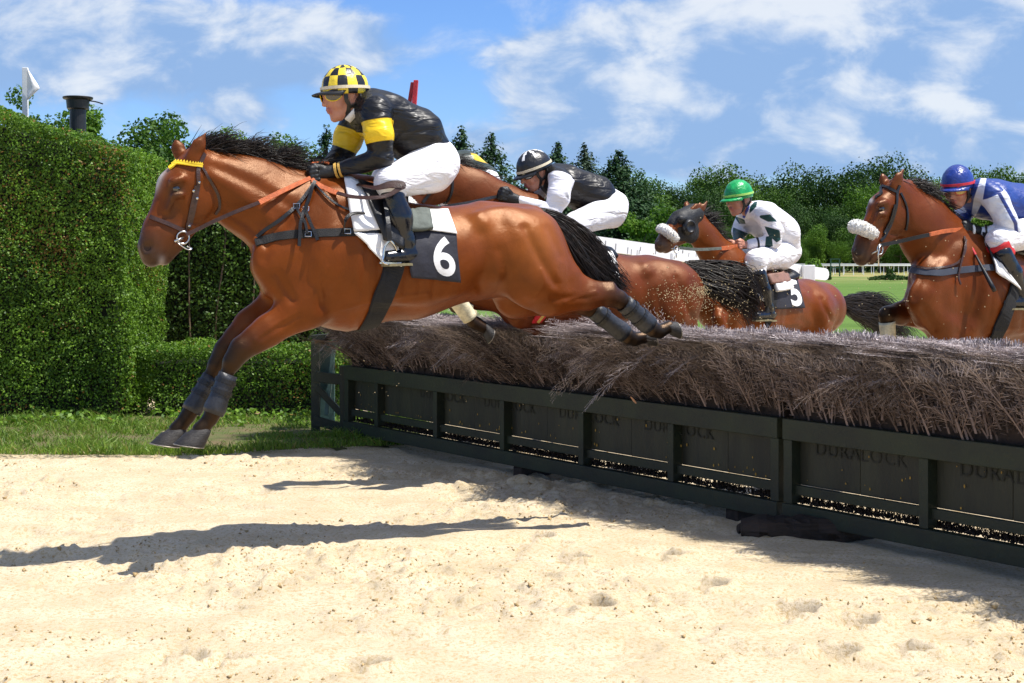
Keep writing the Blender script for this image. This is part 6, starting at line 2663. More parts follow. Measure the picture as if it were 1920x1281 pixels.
def cloth_six():
    pl, D = PL1, D1
    c = thing('saddle_cloth', 'dark saddle cloth with white number 6 and a white upper corner', 'saddle cloth', tuple(pl.p(810, 450, .2)))
    g = D.patch([(752, 428), (853, 440), (860, 528), (770, 520)], 22, 20, .014, .012, 1)
    cloth_obj('cloth', g, M_DKCLOTH, c, .004)
    text_on('number', '6', g, c, M_LETTER_WHITE, 1, (.50, .10, .925, .90), bold=.02)
    cloth_obj('cloth', pl.mirror(g), M_DKCLOTH, c, .004)
    g = D.patch([(764, 398), (838, 400), (853, 442), (752, 430)], 18, 12, .020, .01, 2)
    cloth_obj('white_panel', g, M_WHITE_CLOTH, c, .004)
    cloth_obj('white_panel', pl.mirror(g), M_WHITE_CLOTH, c, .004)
    p = thing('saddle_pad', 'white cotton saddle pad showing in front of the black boot of the jockey', 'saddle pad', tuple(pl.p(690, 420, .2)))
    g = D.patch([(644, 336), (692, 350), (716, 432), (664, 436)], 12, 16, .012, .015, 5)
    cloth_obj('front_pad', g, M_WHITE_CLOTH, p, .010)
    cloth_obj('front_pad', pl.mirror(g), M_WHITE_CLOTH, p, .010)
    g = D.patch([(664, 438), (740, 432), (752, 500), (713, 490)], 12, 12, .012, .012, 6)
    cloth_obj('lower_pad', g, M_WHITE_CLOTH, p, .006)
    cloth_obj('lower_pad', pl.mirror(g), M_WHITE_CLOTH, p, .006)


bridle_six()
breastplate_six()
saddle_six()
cloth_six()
# ------------------------------------------------------------------ the other horses
M_COATD = coat_mat('coat_dark_bay', .42)
SRC_T = ((640, 380), (950, 440))
SRC_H = ((375, 295), (280, 478))
DARKB = (0.150, 0.036, 0.009)


def hair_flow(name, cen, wid, n, root, pl, seed, start=.28, r=.0028, spread=.5, droop=0.0):
    rng = np.random.default_rng(seed)
    segs = 12
    t = np.linspace(0, 1, segs + 1)
    cp = np.array(catmull(cen, 8))
    tt = np.linspace(0, 1, len(cp))
    sp = np.clip(rng.normal(size=(n, 2)), -2, 2) * spread
    st = start * rng.random(n) ** 1.4
    end = .55 + .47 * rng.random(n)
    q = st[:, None] + (end - st)[:, None] * t[None]
    pos = np.stack([np.interp(q, tt, cp[:, i]) for i in range(3)], -1)
    wv = np.interp(q, np.linspace(0, 1, len(wid)), wid)
    axis = cp[-1] - cp[0]
    axis /= np.linalg.norm(axis)
    perp = np.cross(pl.L, axis)
    perp /= np.linalg.norm(perp)
    ph = rng.random((n, 1)) * 6.3
    pos = pos + (wv * (sp[:, :1] + .25 * np.sin(q * 9 + ph)))[..., None] * perp + (wv * sp[:, 1:] * .7)[..., None] * pl.L
    pos[..., 2] -= droop * (q ** 2) * rng.random((n, 1))
    tan = np.gradient(pos, axis=1)
    tan /= np.linalg.norm(tan, axis=2, keepdims=True)
    a = np.cross(tan, rng.normal(size=(n, 1, 3)))
    a /= np.linalg.norm(a, axis=2, keepdims=True)
    b = np.cross(tan, a)
    wd = r * (1 - .8 * t ** 2)[None, :, None]
    V = np.stack([pos + wd * (math.cos(s_) * a + math.sin(s_) * b) for s_ in (0, 2.09, 4.19)], 2).reshape(-1, 3)
    base = (np.arange(n) * (segs + 1) * 3)[:, None, None]
    ii = np.arange(segs)[None, :, None] * 3
    kk = np.arange(3)[None, None, :]
    Fq = np.stack([base + ii + kk, base + ii + (kk + 1) % 3, base + ii + 3 + (kk + 1) % 3, base + ii + 3 + kk], -1).reshape(-1, 4)
    return link(name, np_mesh(name, V, Fq), M_HAIR, root)


def mane_on(root, pl, pts, n, ln, ang0, ang1, seed, name='mane', r=.0026, side=.22, grav=(0, 0, -.3)):
    rng = np.random.default_rng(seed)
    rt, tp = strip_pts(pts, n, rng)
    rt = rt + rng.normal(size=(n, 3)) * .012
    cl = np.sin(tp * 25 + seed) * .5 + np.sin(tp * 57) * .3
    an = np.radians(ang0 + (ang1 - ang0) * tp + 16 * cl + rng.normal(size=n) * 12)
    d = np.cos(an)[:, None] * -pl.F + np.sin(an)[:, None] * UPZ + rng.normal(size=(n, 1)) * side * pl.L
    strands(name, rt, d, ln * (.7 + .5 * rng.random(n)) * (1 + .3 * cl), M_HAIR, root, r, 7, .05, np.array(grav) - .1 * pl.F, rng)


def eye_at(D, pl, root, x, y, r=.017):
    for sg in (1, -1):
        h, n = D.hit(x, y, 0)
        if sg < 0:
            h = pl.mirror(h[None])[0]
            n = n - 2 * (n @ pl.L) * pl.L
        mb = MB()
        mb.lathe(h - n * .012, n, [(-r, .1 * r), (-.7 * r, .7 * r), (0, r), (.6 * r, .85 * r), (.88 * r, .47 * r), (r, .05 * r)], 14)
        mb.build('eye', M_EYE, root, smooth=True)


def stand_leg(c, x, y, w, s, hoofy):
    """hidden straight leg down to the ground from elbow or stifle pixel"""
    c(x, y, w, 30 * s, x + 6 * s, y + (hoofy - y) * .42, w, 17 * s, .75, .03)
    c(x + 6 * s, y + (hoofy - y) * .42, w, 18 * s, x + 4 * s, y + (hoofy - y) * .5, w, 16 * s, .8, .02, 1)
    c(x + 4 * s, y + (hoofy - y) * .5, w, 13 * s, x + 6 * s, y + (hoofy - y) * .86, w, 12 * s, .85, .02, 1)
    c(x + 6 * s, y + (hoofy - y) * .86, w, 15 * s, x - 4 * s, hoofy - 12 * s, w, 14 * s, .9, .02, 1)


def coat_spots(B, me, spots):
    """patches of other hair colour: (px, py, rx, ry, colour, strength)"""
    vx = (B.wv[:, 0] / B.wv[:, 1]) * F_PX + CX
    vy = HY - (B.wv[:, 2] - CAM_H) / B.wv[:, 1] * F_PX
    col = np.zeros(len(B.V) * 4, np.float32)
    me.attributes['coat'].data.foreach_get('color', col)
    col = col.reshape(-1, 4)
    for (x, y, rx, ry, cc, st) in spots:
        m = np.clip(st * np.exp(-((vx - x) / rx) ** 2 - ((vy - y) / ry) ** 2), 0, 1)[:, None]
        col[:, :3] = col[:, :3] * (1 - m) + np.array(cc) * m
    me.attributes['coat'].data.foreach_set('color', col.ravel())


def moved(rel, m):
    return [([m.xy(*p) for p in pts], wd * m.rs, h) for pts, wd, h in rel]


COLS = [BAY, BLK, MUZ, BAYL, (0.10, 0.03, 0.012), (0.16, 0.045, 0.014), (0.5, 0.5, 0.48)]
COLD = [DARKB, BLK, MUZ, DARKB, (0.06, 0.018, 0.009), (0.09, 0.025, 0.010), (0.5, 0.5, 0.48)]


def ground_y(pl, x, w):
    return HY + F_PX * CAM_H / pl.depth(x, w)


# ---- second horse: dark bay behind number 6
PL2 = Plane(1080, 9.3, 25)


def horse_two():
    pl = PL2
    B = Body(pl)
    T = Map(B, SRC_T, ((1035, 462), (1243, 528)), .735)
    trunk_cones(T.cone)
    c = B.cone
    H = Map(B, SRC_H, ((838, 308), (744, 396)), .66)
    head_cones(H.cone)
    c(848, 338, 0, 32, 890, 366, 0, 44, .55, .03)
    c(890, 366, 0, 44, 975, 425, 0, 72, .60, .05)
    c(860, 312, 0, 8, 940, 366, 0, 10, .8, .03)
    hind_pts = Map(B, ((975, 470), (1140, 553)), ((1258, 548), (1318, 655)), .72)
    hind_cones(hind_pts.cone)
    # folded forelegs
    c(948, 560, .12, 30, 868, 548, .12, 20, .7, .03)
    c(868, 548, .12, 18, 856, 556, .12, 16, .85, .02, 1)
    c(856, 560, .12, 11, 886, 602, .12, 10, .85, .015, 1)
    c(887, 605, .12, 12, 908, 616, .12, 10, .9, .012, 1)
    c(948, 556, -.12, 30, 866, 560, -.12, 20, .7, .03)
    c(866, 560, -.12, 18, 856, 572, -.12, 16, .85, .02, 1)
    c(858, 574, -.12, 11, 894, 606, -.12, 10, .85, .015, 1)
    c(894, 606, -.12, 12, 906, 612, -.12, 10, .9, .012, 1)
    root = thing('horse', 'dark reddish bay horse half hidden behind the bright bay number 6', 'horse', tuple(pl.p(1080, 480, 0)), 'horses behind the leader')
    col = [(0.125, 0.025, 0.005)] + COLD[1:]
    me = B.mesh('body', .013, col, 2, .018, relief=moved(RELIEF_T, T))
    link('body', me, M_COATD, root)
    D = Drape(B)
    hoof(root, pl.p(910, 616, .12), pl.p(924, 622, .12) - pl.p(910, 616, .12), .045, .055, fwd=-UPZ + pl.F * .3)
    hoof(root, pl.p(907, 612, -.12), pl.p(920, 616, -.12) - pl.p(907, 612, -.12), .045, .055, fwd=-UPZ + pl.F * .3)
    leg_boot(root, pl.p(858, 563, .12), pl.p(882, 598, .12), .058, .050, M_BOOT_WHITE, None, 'leg_boot', False)
    bt = [o for o in root.children if o.name.startswith('leg_boot')][-1]
    for t in (.15, .45, .75):
        mb = MB()
        q = pl.p(858 + 24 * t + 12, 563 + 35 * t - 5, .14)
        mb.box(q, pl.F * .02 + UPZ * .008, pl.L * .012, UPZ * .012)
        mb.build('boot_tab', M_BOOT_WHITE, bt, bevel=.003)
    mane_on(root, pl, [pl.p(x, y, 0) for x, y in ((842, 302), (870, 315), (905, 338), (940, 366), (970, 392))], 500, .12, 20, 10, 12)
    hair_flow('tail', [pl.p(x, y, w) for x, y, w in ((1282, 497, 0), (1308, 508, .02), (1342, 520, .05), (1378, 537, .08), (1404, 560, .1), (1420, 592, .1))], [.03, .07, .11, .135, .13, .11], 1500, root, pl, 13, .35)
    # red webbing girth and pieces of tack
    s = thing('saddle', 'racing saddle with a red and yellow girth under the jockey in white sleeves', 'saddle', tuple(pl.p(1100, 460, 0)))
    m = MB()
    D.strap(m, [(1038, 560), (1020, 585), (1005, 603)], .06, .008, .006, mirror='join')
    g_ = m.build('girth', M_RED, s)
    m = MB()
    D.strap(m, [(1040, 562), (1022, 586), (1007, 603)], .018, .004, .015)
    m.build('girth_stripe', M_CUFF, g_)
    g = []
    for j in range(7):
        v = -1 + j / 3
        g.append([pl.p(1050 + 90 * i / 8, 446 + 20 * i / 8 - 8 * math.sin(i / 8 * 3.1) * 0, 0) + pl.L * (.13 * v) + UPZ * (-.06 * v * v) for i in range(9)])
    cloth_obj('seat', np.array(g), M_BLACKL, s, .03)
    g = D.patch([(1040, 452), (1110, 470), (1100, 545), (1050, 530)], 8, 8, .02, .01, 3)
    cloth_obj('flap', g, M_BLACKL, s, .008)
    cl = thing('saddle_cloth', 'dark saddle cloth with white figure seen through the black tail', 'saddle cloth', tuple(pl.p(1140, 500, .2)))
    g = D.patch([(1098, 468), (1150, 474), (1164, 548), (1106, 545)], 12, 12, .014, .01, 2)
    cloth_obj('cloth', g, M_DKCLOTH, cl, .004)
    g2 = D.patch([(1105, 462), (1142, 470), (1156, 500), (1118, 490)], 8, 8, .02, .008, 4)
    cloth_obj('white_panel', g2, M_WHITE_CLOTH, cl, .004)
    g2 = D.patch([(1136, 510), (1156, 512), (1160, 526), (1140, 524)], 4, 4, .02, 0, 4)
    cloth_obj('figure', g2, M_LETTER_WHITE, cl, .003)
    b = thing('bridle', 'dark bridle with white fleece noseband showing under the thigh of the chequered rider', 'bridle', tuple(pl.p(780, 380, .1)))
    fluff('noseband', [pl.p(756, 372, .05), pl.p(764, 379, .12), pl.p(776, 388, .10)], .035, b, M_FLEECE, 500)
    m = MB()
    D.strap(m, [(838, 312), (826, 336), (808, 360), (792, 380)], .02, .005, mirror=False)
    m.build('cheekpiece', M_BLACKL, b)
    m = MB()
    D.strap(m, [(842, 312), (848, 335), (846, 362), (834, 384)], .016, .005)
    m.build('throatlash', M_BLACKL, b)
    m = MB()
    pts = catmull([pl.p(x, y, w) for x, y, w in ((784, 398, .11), (838, 387, .17), (880, 380, .18), (925, 370, .14), (952, 367, .06))], 6)
    m.ribbon(pts, np.array([pl.L + UPZ * .2] * len(pts)), .020, .005)
    m.build('rein', M_BLACKL, b)
    return B, D


H2, D2 = horse_two()


# ---- hooded horse number 5
PL3 = Plane(1450, 11.2, 42)


def horse_five():
    pl = PL3
    B = Body(pl)
    T = Map(B, SRC_T, ((1408, 536), (1527, 566)), .60)
    trunk_cones(T.cone)
    H = Map(B, SRC_H, ((1303, 398), (1237, 462)), .535)
    head_cones(H.cone)
    c = B.cone
    c(1307, 402, .05, 7, 1318, 390, .06, 6, .6, .01, 4)
    c(1318, 390, .06, 6, 1327, 377, .07, 2, .6, .01, 4)
    c(1290, 398, -.05, 6, 1284, 382, -.06, 3, .6, .01)
    c(1304, 420, 0, 24, 1325, 452, 0, 29, .6, .03)
    c(1325, 452, 0, 29, 1362, 510, 0, 52, .62, .04)
    c(1312, 404, 0, 7, 1350, 470, 0, 9, .8, .03)
    c(1362, 510, 0, 50, 1345, 570, 0, 46, .8, .05)
    c(1400, 560, 0, 62, 1345, 575, 0, 44, .8, .05)
    for w in (.15, -.15):
        gy = ground_y(pl, 1400, w)
        stand_leg(c, 1350, 600, w, .6, gy + 6)
        gy = ground_y(pl, 1535, w)
        c(1535, 585, w, 40, 1532, 640, w, 28, .75, .04)
        stand_leg(c, 1536, 640, w, .6, gy + 6)
    root = thing('horse', 'bay horse in a black hood carrying number 5 behind the brush', 'horse', tuple(pl.p(1450, 520, 0)), 'horses behind the leader')
    me = B.mesh('body', .012, COLS[:2] + [(.11, .08, .065)] + COLS[3:], 2, .016, relief=moved(RELIEF_T, T))
    link('body', me, M_COAT, root)
    D = Drape(B)
    mane_on(root, pl, [pl.p(x, y, 0) for x, y in ((1310, 400), (1325, 416), (1340, 445), (1356, 485), (1375, 500))], 700, .16, 25, -25, 15)
    hair_flow('tail', [pl.p(x, y, w) for x, y, w in ((1572, 566, 0), (1600, 572, 0), (1635, 578, 0), (1668, 598, 0), (1712, 636, 0))], [.03, .08, .13, .17, .2], 1500, root, pl, 16, .35, droop=.12)
    # hood
    hd = thing('hood', 'black blinker hood with round eye cups on the horse number 5', 'hood', tuple(pl.p(1290, 425, 0)))
    HB = Body(pl)
    HH = Map(HB, SRC_H, ((1303, 398), (1237, 462)), .535)

    def hc(x1, y1, w1, r1, x2, y2, w2, r2, k=1.0, b=.03, tag=0, sub=False):
        HH.cone(x1, y1, w1 * 1.06, r1 + 5, x2, y2, w2 * 1.06, r2 + 5, k * 1.05, b, tag, sub)
    hc(372, 305, 0, 33, 330, 350, 0, 34, .92)
    hc(330, 352, 0, 34, 318, 374, 0, 31, .85)
    for sg in (1, -1):
        hc(380, 375, .035 * sg, 40, 352, 352, .04 * sg, 34, .42, .025)
        hc(362, 393, .03 * sg, 22, 335, 420, .02 * sg, 18, .7, .025)
        hc(340, 336, .072 * sg, 9, 325, 341, .078 * sg, 8, 1.0, .015)
    link('hood_cloth', HB.mesh('hood_cloth', .009, None, 2, noise=.004), M_HOOD, hd)
    for sg in (1, -1):
        p, _n = D.hit(1288, 425, .012)
        if sg < 0:
            p = pl.mirror(p[None])[0]
        nd = pl.L * sg + pl.F * .25
        nd /= np.linalg.norm(nd)
        mb = MB()
        mb.lathe(p, nd, [(-.02, .062), (0, .062), (.022, .055), (.034, .046), (.040, .040), (.034, .036), (.030, .010)], 20)
        mb.build('eye_cup', M_BLACKP, hd, smooth=True)
    b = thing('bridle', 'bridle with white fleece noseband and orange reins on the hooded horse', 'bridle', tuple(pl.p(1260, 450, .1)))
    fluff('noseband', [pl.p(1237, 430, -.03), pl.p(1243, 429, .035), pl.p(1256, 438, .07), pl.p(1268, 450, .075)], .036, b, M_FLEECE, 900)
    m = MB()
    pts = catmull([pl.p(x, y, w) for x, y, w in ((1274, 465, .085), (1310, 468, .13), (1352, 466, .11))], 5)
    m.ribbon(pts, np.array([pl.L] * len(pts)), .022, .005)
    m.build('rein', M_GREYPAD, b)
    m = MB()
    pts = catmull([pl.p(x, y, w) for x, y, w in ((1352, 466, .11), (1372, 464, .09), (1392, 460, .06))], 5)
    m.ribbon(pts, np.array([pl.L] * len(pts)), .032, .006)
    m.build('rein_grip', M_ORANGE, b)
    m = MB()
    cc = pl.p(1268, 468, .075)
    m.tube([cc + .026 * (math.cos(t) * pl.F + math.sin(t) * UPZ) for t in np.linspace(0, 6.283, 17)], .004, 6, cap=False)
    m.tube([cc, pl.p(1258, 466, .06)], .005, 6)
    m.tube([cc + UPZ * -.02, cc + UPZ * -.06], .004, 6)
    m.build('bit', M_STEEL, b, smooth=True)
    # saddle and cloth
    s = thing('saddle', 'racing saddle with black seat, brown flap and white pad under the green helmeted jockey', 'saddle', tuple(pl.p(1450, 520, 0)))
    g = []
    for j in range(7):
        v = -1 + j / 3
        g.append([pl.p(1420 + 54 * i / 8, 514 - 7 * (i / 8) + 6 * math.sin(i / 8 * 3.1), 0) + pl.L * (.13 * v) + UPZ * (-.05 * v * v) for i in range(9)])
    cloth_obj('seat', np.array(g), M_BLACKL, s, .045)
    g = D.patch([(1432, 520), (1470, 514), (1474, 533), (1440, 536)], 8, 6, .04, .01, 3)
    cloth_obj('flap', g, pbr('flap_tan', (.20, .10, .07), .6, var=.2), s, .02)
    g = D.patch([(1446, 534), (1475, 531), (1479, 545), (1450, 549)], 8, 6, .035, .01, 4)
    cloth_obj('panel', g, M_WHITE_CLOTH, s, .03)
    m = MB()
    D.strap(m, [(1448, 545), (1444, 575), (1436, 605)], .09, .008, .012, mirror='join')
    m.build('girth', M_ELASTIC, s)
    g = D.patch([(1392, 492), (1408, 500), (1428, 566), (1418, 560)], 6, 10, .03, .02, 9)
    cloth_obj('front_pad', g, M_WHITE_CLOTH, s, .012)
    cl = thing('saddle_cloth', 'dark saddle cloth with white number 5 on the bay rump', 'saddle cloth', tuple(pl.p(1480, 540, .2)))
    g = D.patch([(1440, 535), (1493, 521), (1506, 578), (1452, 580)], 16, 14, .012, .01, 5)
    cloth_obj('cloth', g, M_DKCLOTH, cl, .004)
    text_on('number', '5', g, cl, M_LETTER_WHITE, 1, (.58, .06, .95, .93), bold=.03, off=.006)
    cloth_obj('cloth', pl.mirror(g), M_DKCLOTH, cl, .004)
    return B, D


H3, D3 = horse_five()


# ---- horse taking off at the right edge
PL4 = Plane(1790, 9.0, 27)


def horse_right():
    pl = PL4
    B = Body(pl)
    T = Map(B, SRC_T, ((1826, 478), (2064, 528)), .775)
    trunk_cones(T.cone)
    H = Map(B, SRC_H, ((1686, 350), (1612, 482)), .735)
    head_cones(H.cone)
    c = B.cone
    c(1694, 378, 0, 40, 1738, 434, 0, 58, .52, .04)
    c(1738, 434, 0, 58, 1792, 500, 0, 84, .58, .06)
    c(1704, 348, 0, 8, 1780, 424, 0, 12, .8, .03)
    c(1718, 412, .055, 20, 1775, 470, .10, 30, .4, .04)
    c(1745, 520, .08, 40, 1760, 560, .08, 36, .8, .04)
    c(1745, 520, -.08, 40, 1760, 560, -.08, 36, .8, .04)
    # far fore lifted, knee bent
    c(1760, 585, -.13, 36, 1690, 588, -.13, 22, .7, .03)
    c(1690, 588, -.13, 21, 1665, 590, -.13, 17, .8, .02, 1)
    c(1662, 592, -.13, 15, 1663, 612, -.13, 12, .85, .02, 1)
    c(1663, 612, -.13, 11, 1668, 668, -.13, 10, .85, .02, 1)
    c(1668, 668, -.13, 12, 1684, 684, -.13, 11, .9, .02, 1)
    # near fore folded
    c(1826, 590, .14, 36, 1806, 622, .14, 26, .7, .03)
    c(1812, 615, .14, 28, 1790, 640, .13, 19, .75, .03)
    c(1788, 642, .13, 18, 1800, 668, .13, 12, .85, .02, 1)
    c(1800, 668, .13, 11, 1830, 700, .13, 11, .9, .02, 1)
    for w in (.14, -.14):
        gy = ground_y(pl, 2110, w)
        c(2085, 540, w, 58, 2100, 610, w, 36, .7, .04)
        c(2100, 610, w, 34, 2140, 665, w, 18, .75, .03)
        c(2140, 665, w, 17, 2112, gy - 40, w, 12, .85, .02, 1)
        c(2112, gy - 40, w, 13, 2102, gy - 12, w, 14, .9, .02, 1)
    root = thing('horse', 'bay horse with white fleece noseband and star approaching the brush at the right edge', 'horse', tuple(pl.p(1790, 520, 0)), 'horses behind the leader')
    me = B.mesh('body', .011, [(0.140, 0.029, 0.0038)] + COLS[1:], 2, .016, relief=moved(RELIEF_T, T) + moved(RELIEF_H, H))
    coat_spots(B, me, [(1632, 376, 5, 5, (.6, .56, .52), 1.1), (1650, 400, 10, 26, (.06, .03, .02), .5), (1656, 392, 12, 9, (.05, .03, .02), .6)])
    link('body', me, M_COAT, root)
    D = Drape(B)
    eye_at(D, pl, root, 1654, 392, .02)
    leg_boot(root, pl.p(1663, 604, -.13), pl.p(1667, 650, -.13), .052, .046, M_BOOT_WHITE, None, 'leg_boot', False)
    hoof(root, pl.p(1685, 686, -.13), pl.p(1700, 696, -.13) - pl.p(1685, 686, -.13), .055, .06)
    hoof(root, pl.p(1832, 700, .13), pl.p(1848, 706, .13) - pl.p(1832, 700, .13), .055, .06)
    mane_on(root, pl, [pl.p(x, y, 0) for x, y in ((1700, 347), (1720, 358), (1745, 383), (1770, 412), (1792, 430))], 1300, .17, 20, -15, 25, side=.3, grav=(0, 0, -.45))
    mane_on(root, pl, [pl.p(1672, 344, .02), pl.p(1682, 340, -.02), pl.p(1692, 342, 0)], 350, .13, -8, -28, 26, 'forelock', grav=(0, 0, -.5))
    hair_flow('tail', [pl.p(x, y, 0) for x, y in ((2100, 500), (2150, 510), (2200, 550), (2230, 620))], [.03, .07, .1, .1], 700, root, pl, 27)
    b = thing('bridle', 'dark bridle with white fleece noseband and orange reins on the horse at right', 'bridle', tuple(pl.p(1660, 400, .1)))
    fluff('noseband', [pl.p(1600, 428, -.05), pl.p(1604, 424, .03), pl.p(1622, 430, .075), pl.p(1642, 441, .085)], .040, b, M_FLEECE, 1500)
    m = MB()
    D.strap(m, [(1686, 348), (1682, 360), (1680, 385), (1672, 415), (1660, 440), (1650, 452)], .017, .006)
    D.strap(m, [(1676, 384), (1668, 412), (1656, 438)], .013, .006, .008)
    m.build('cheekpiece', M_BLACKL, b)
    m = MB()
    D.strap(m, [(1632, 350), (1648, 349), (1664, 352), (1680, 360)], .018, .006)
    m.build('browband', M_BLACKL, b)
    m = MB()
    D.strap(m, [(1688, 362), (1698, 385), (1701, 410), (1698, 432)], .014, .006)
    m.build('throatlash', M_BLACKL, b)
    m = MB()
    pts = catmull([pl.p(x, y, w) for x, y, w in ((1652, 460, .09), (1690, 452, .11), (1720, 445, .14), (1744, 440, .155))], 5)
    m.ribbon(pts, np.array([pl.L] * len(pts)), .024, .006)
    m.build('rein', M_BLACKL, b)
    m = MB()
    pts = catmull([pl.p(x, y, w) for x, y, w in ((1742, 440, .155), (1770, 434, .14), (1797, 431, .11), (1812, 428, .07))], 5)
    m.ribbon(pts, np.array([pl.L] * len(pts)), .026, .006)
    m.build('rein_grip', M_ORANGE, b)
    m = MB()
    cc = pl.p(1650, 468, .092)
    m.tube([cc + .030 * (math.cos(t) * pl.F * .7 + math.sin(t) * UPZ) for t in np.linspace(0, 6.283, 19)], .0045, 6, cap=False)
    m.tube([cc + UPZ * .03, cc + UPZ * -.03 + pl.F * .015, cc - UPZ * .10 + pl.F * .01], .0045, 6)
    m.tube([cc, pl.p(1634, 476, .06)], .006, 6)
    m.build('bit', M_STEEL, b, smooth=True)
    bp = thing('breastplate', 'grey blue breastplate band on the chest of horse at the right', 'breastplate', tuple(pl.p(1760, 505, .2)))
    m = MB()
    D.strap(m, [(1708, 506), (1728, 510), (1760, 512), (1790, 508), (1830, 504), (1862, 502)], .042, .006, .005)
    m.build('chest_band', pbr('band_greyblue', (.035, .042, .065), .7, var=.2), bp)
    m = MB()
    D.strap(m, [(1712, 500), (1740, 505), (1770, 502), (1795, 492), (1808, 470), (1806, 445)], .014, .005, .01)
    D.strap(m, [(1808, 452), (1804, 475), (1797, 500), (1793, 520), (1797, 534)], .012, .005, .018)
    m.build('neck_strap', M_BROWN, bp)
    s = thing('saddle', 'racing saddle with wide black girth on the horse at the right', 'saddle', tuple(pl.p(1900, 480, 0)))
    m = MB()
    D.strap(m, [(1905, 530), (1892, 570), (1876, 610), (1862, 640)], .10, .008, .01, mirror='join')
    m.build('girth', M_ELASTIC, s)
    g = D.patch([(1838, 440), (1870, 462), (1884, 512), (1858, 498)], 8, 10, .025, .015, 9)
    cloth_obj('flap', g, M_BLACKL, s, .01)
    g = []
    for j in range(7):
        v = -1 + j / 3
        g.append([pl.p(1850 + 130 * i / 8, 452 + 12 * (i / 8), 0) + pl.L * (.13 * v) + UPZ * (-.05 * v * v) for i in range(9)])
    cloth_obj('seat', np.array(g), M_BLACKL, s, .03)
    p = thing('saddle_pad', 'white pad hanging under the black boot of the blue jockey', 'saddle pad', tuple(pl.p(1880, 520, .2)))
    g = D.patch([(1856, 484), (1872, 500), (1906, 545), (1862, 512)], 8, 8, .03, .02, 2)
    cloth_obj('pad', g, M_WHITE_CLOTH, p, .008)
    return B, D


H4, D4 = horse_right()


# ---- horse hidden behind the leader, only an ear tip and its rider's back show
PL5 = Plane(800, 10.6, 25)


def horse_hidden():
    pl = PL5
    B = Body(pl)
    trunk_cones(Map(B, SRC_T, ((770, 420), (975, 458)), .66).cone)
    head_cones(Map(B, SRC_H, ((604, 324), (545, 440)), .66).cone)
    hind_cones(Map(B, ((975, 470), (1140, 553)), ((992, 480), (1080, 570)), .66).cone)
    c = B.cone
    c(612, 342, 0, 32, 660, 380, 0, 44, .55, .03)
    c(660, 380, 0, 44, 735, 440, 0, 70, .60, .05)
    c(608, 318, .03, 7, 606, 306, .035, 6, .6, .01)
    for w in (.13, -.13):
        c(720, 490, w, 28, 655, 500, w, 19, .7, .03)
        c(655, 500, w, 18, 660, 520, w, 14, .8, .02, 1)
        c(660, 520, w, 10, 690, 545, w, 10, .85, .02, 1)
    root = thing('horse', 'brown horse hidden behind the leader, only one ear showing above the reins', 'horse', tuple(pl.p(800, 440, 0)), 'horses behind the leader')
    link('body', B.mesh('body', .016, COLD, 2, .02), M_COATD, root)
    mane_on(root, pl, [pl.p(x, y, 0) for x, y in ((612, 316), (650, 340), (700, 372))], 250, .09, 10, 0, 35)
    hair_flow('tail', [pl.p(x, y, 0) for x, y in ((1010, 432), (1030, 450), (1045, 490), (1050, 530))], [.02, .04, .06, .06], 400, root, pl, 36)


horse_hidden()
# ------------------------------------------------------------------ the other riders
M_J2 = silk_mat('silks_black_white', [(0.008, 0.007, 0.008), (0.80, 0.79, 0.84)], .40)
M_WHT_SILK = pbr('helmet_white', (.80, .80, .80), .4, var=.05)


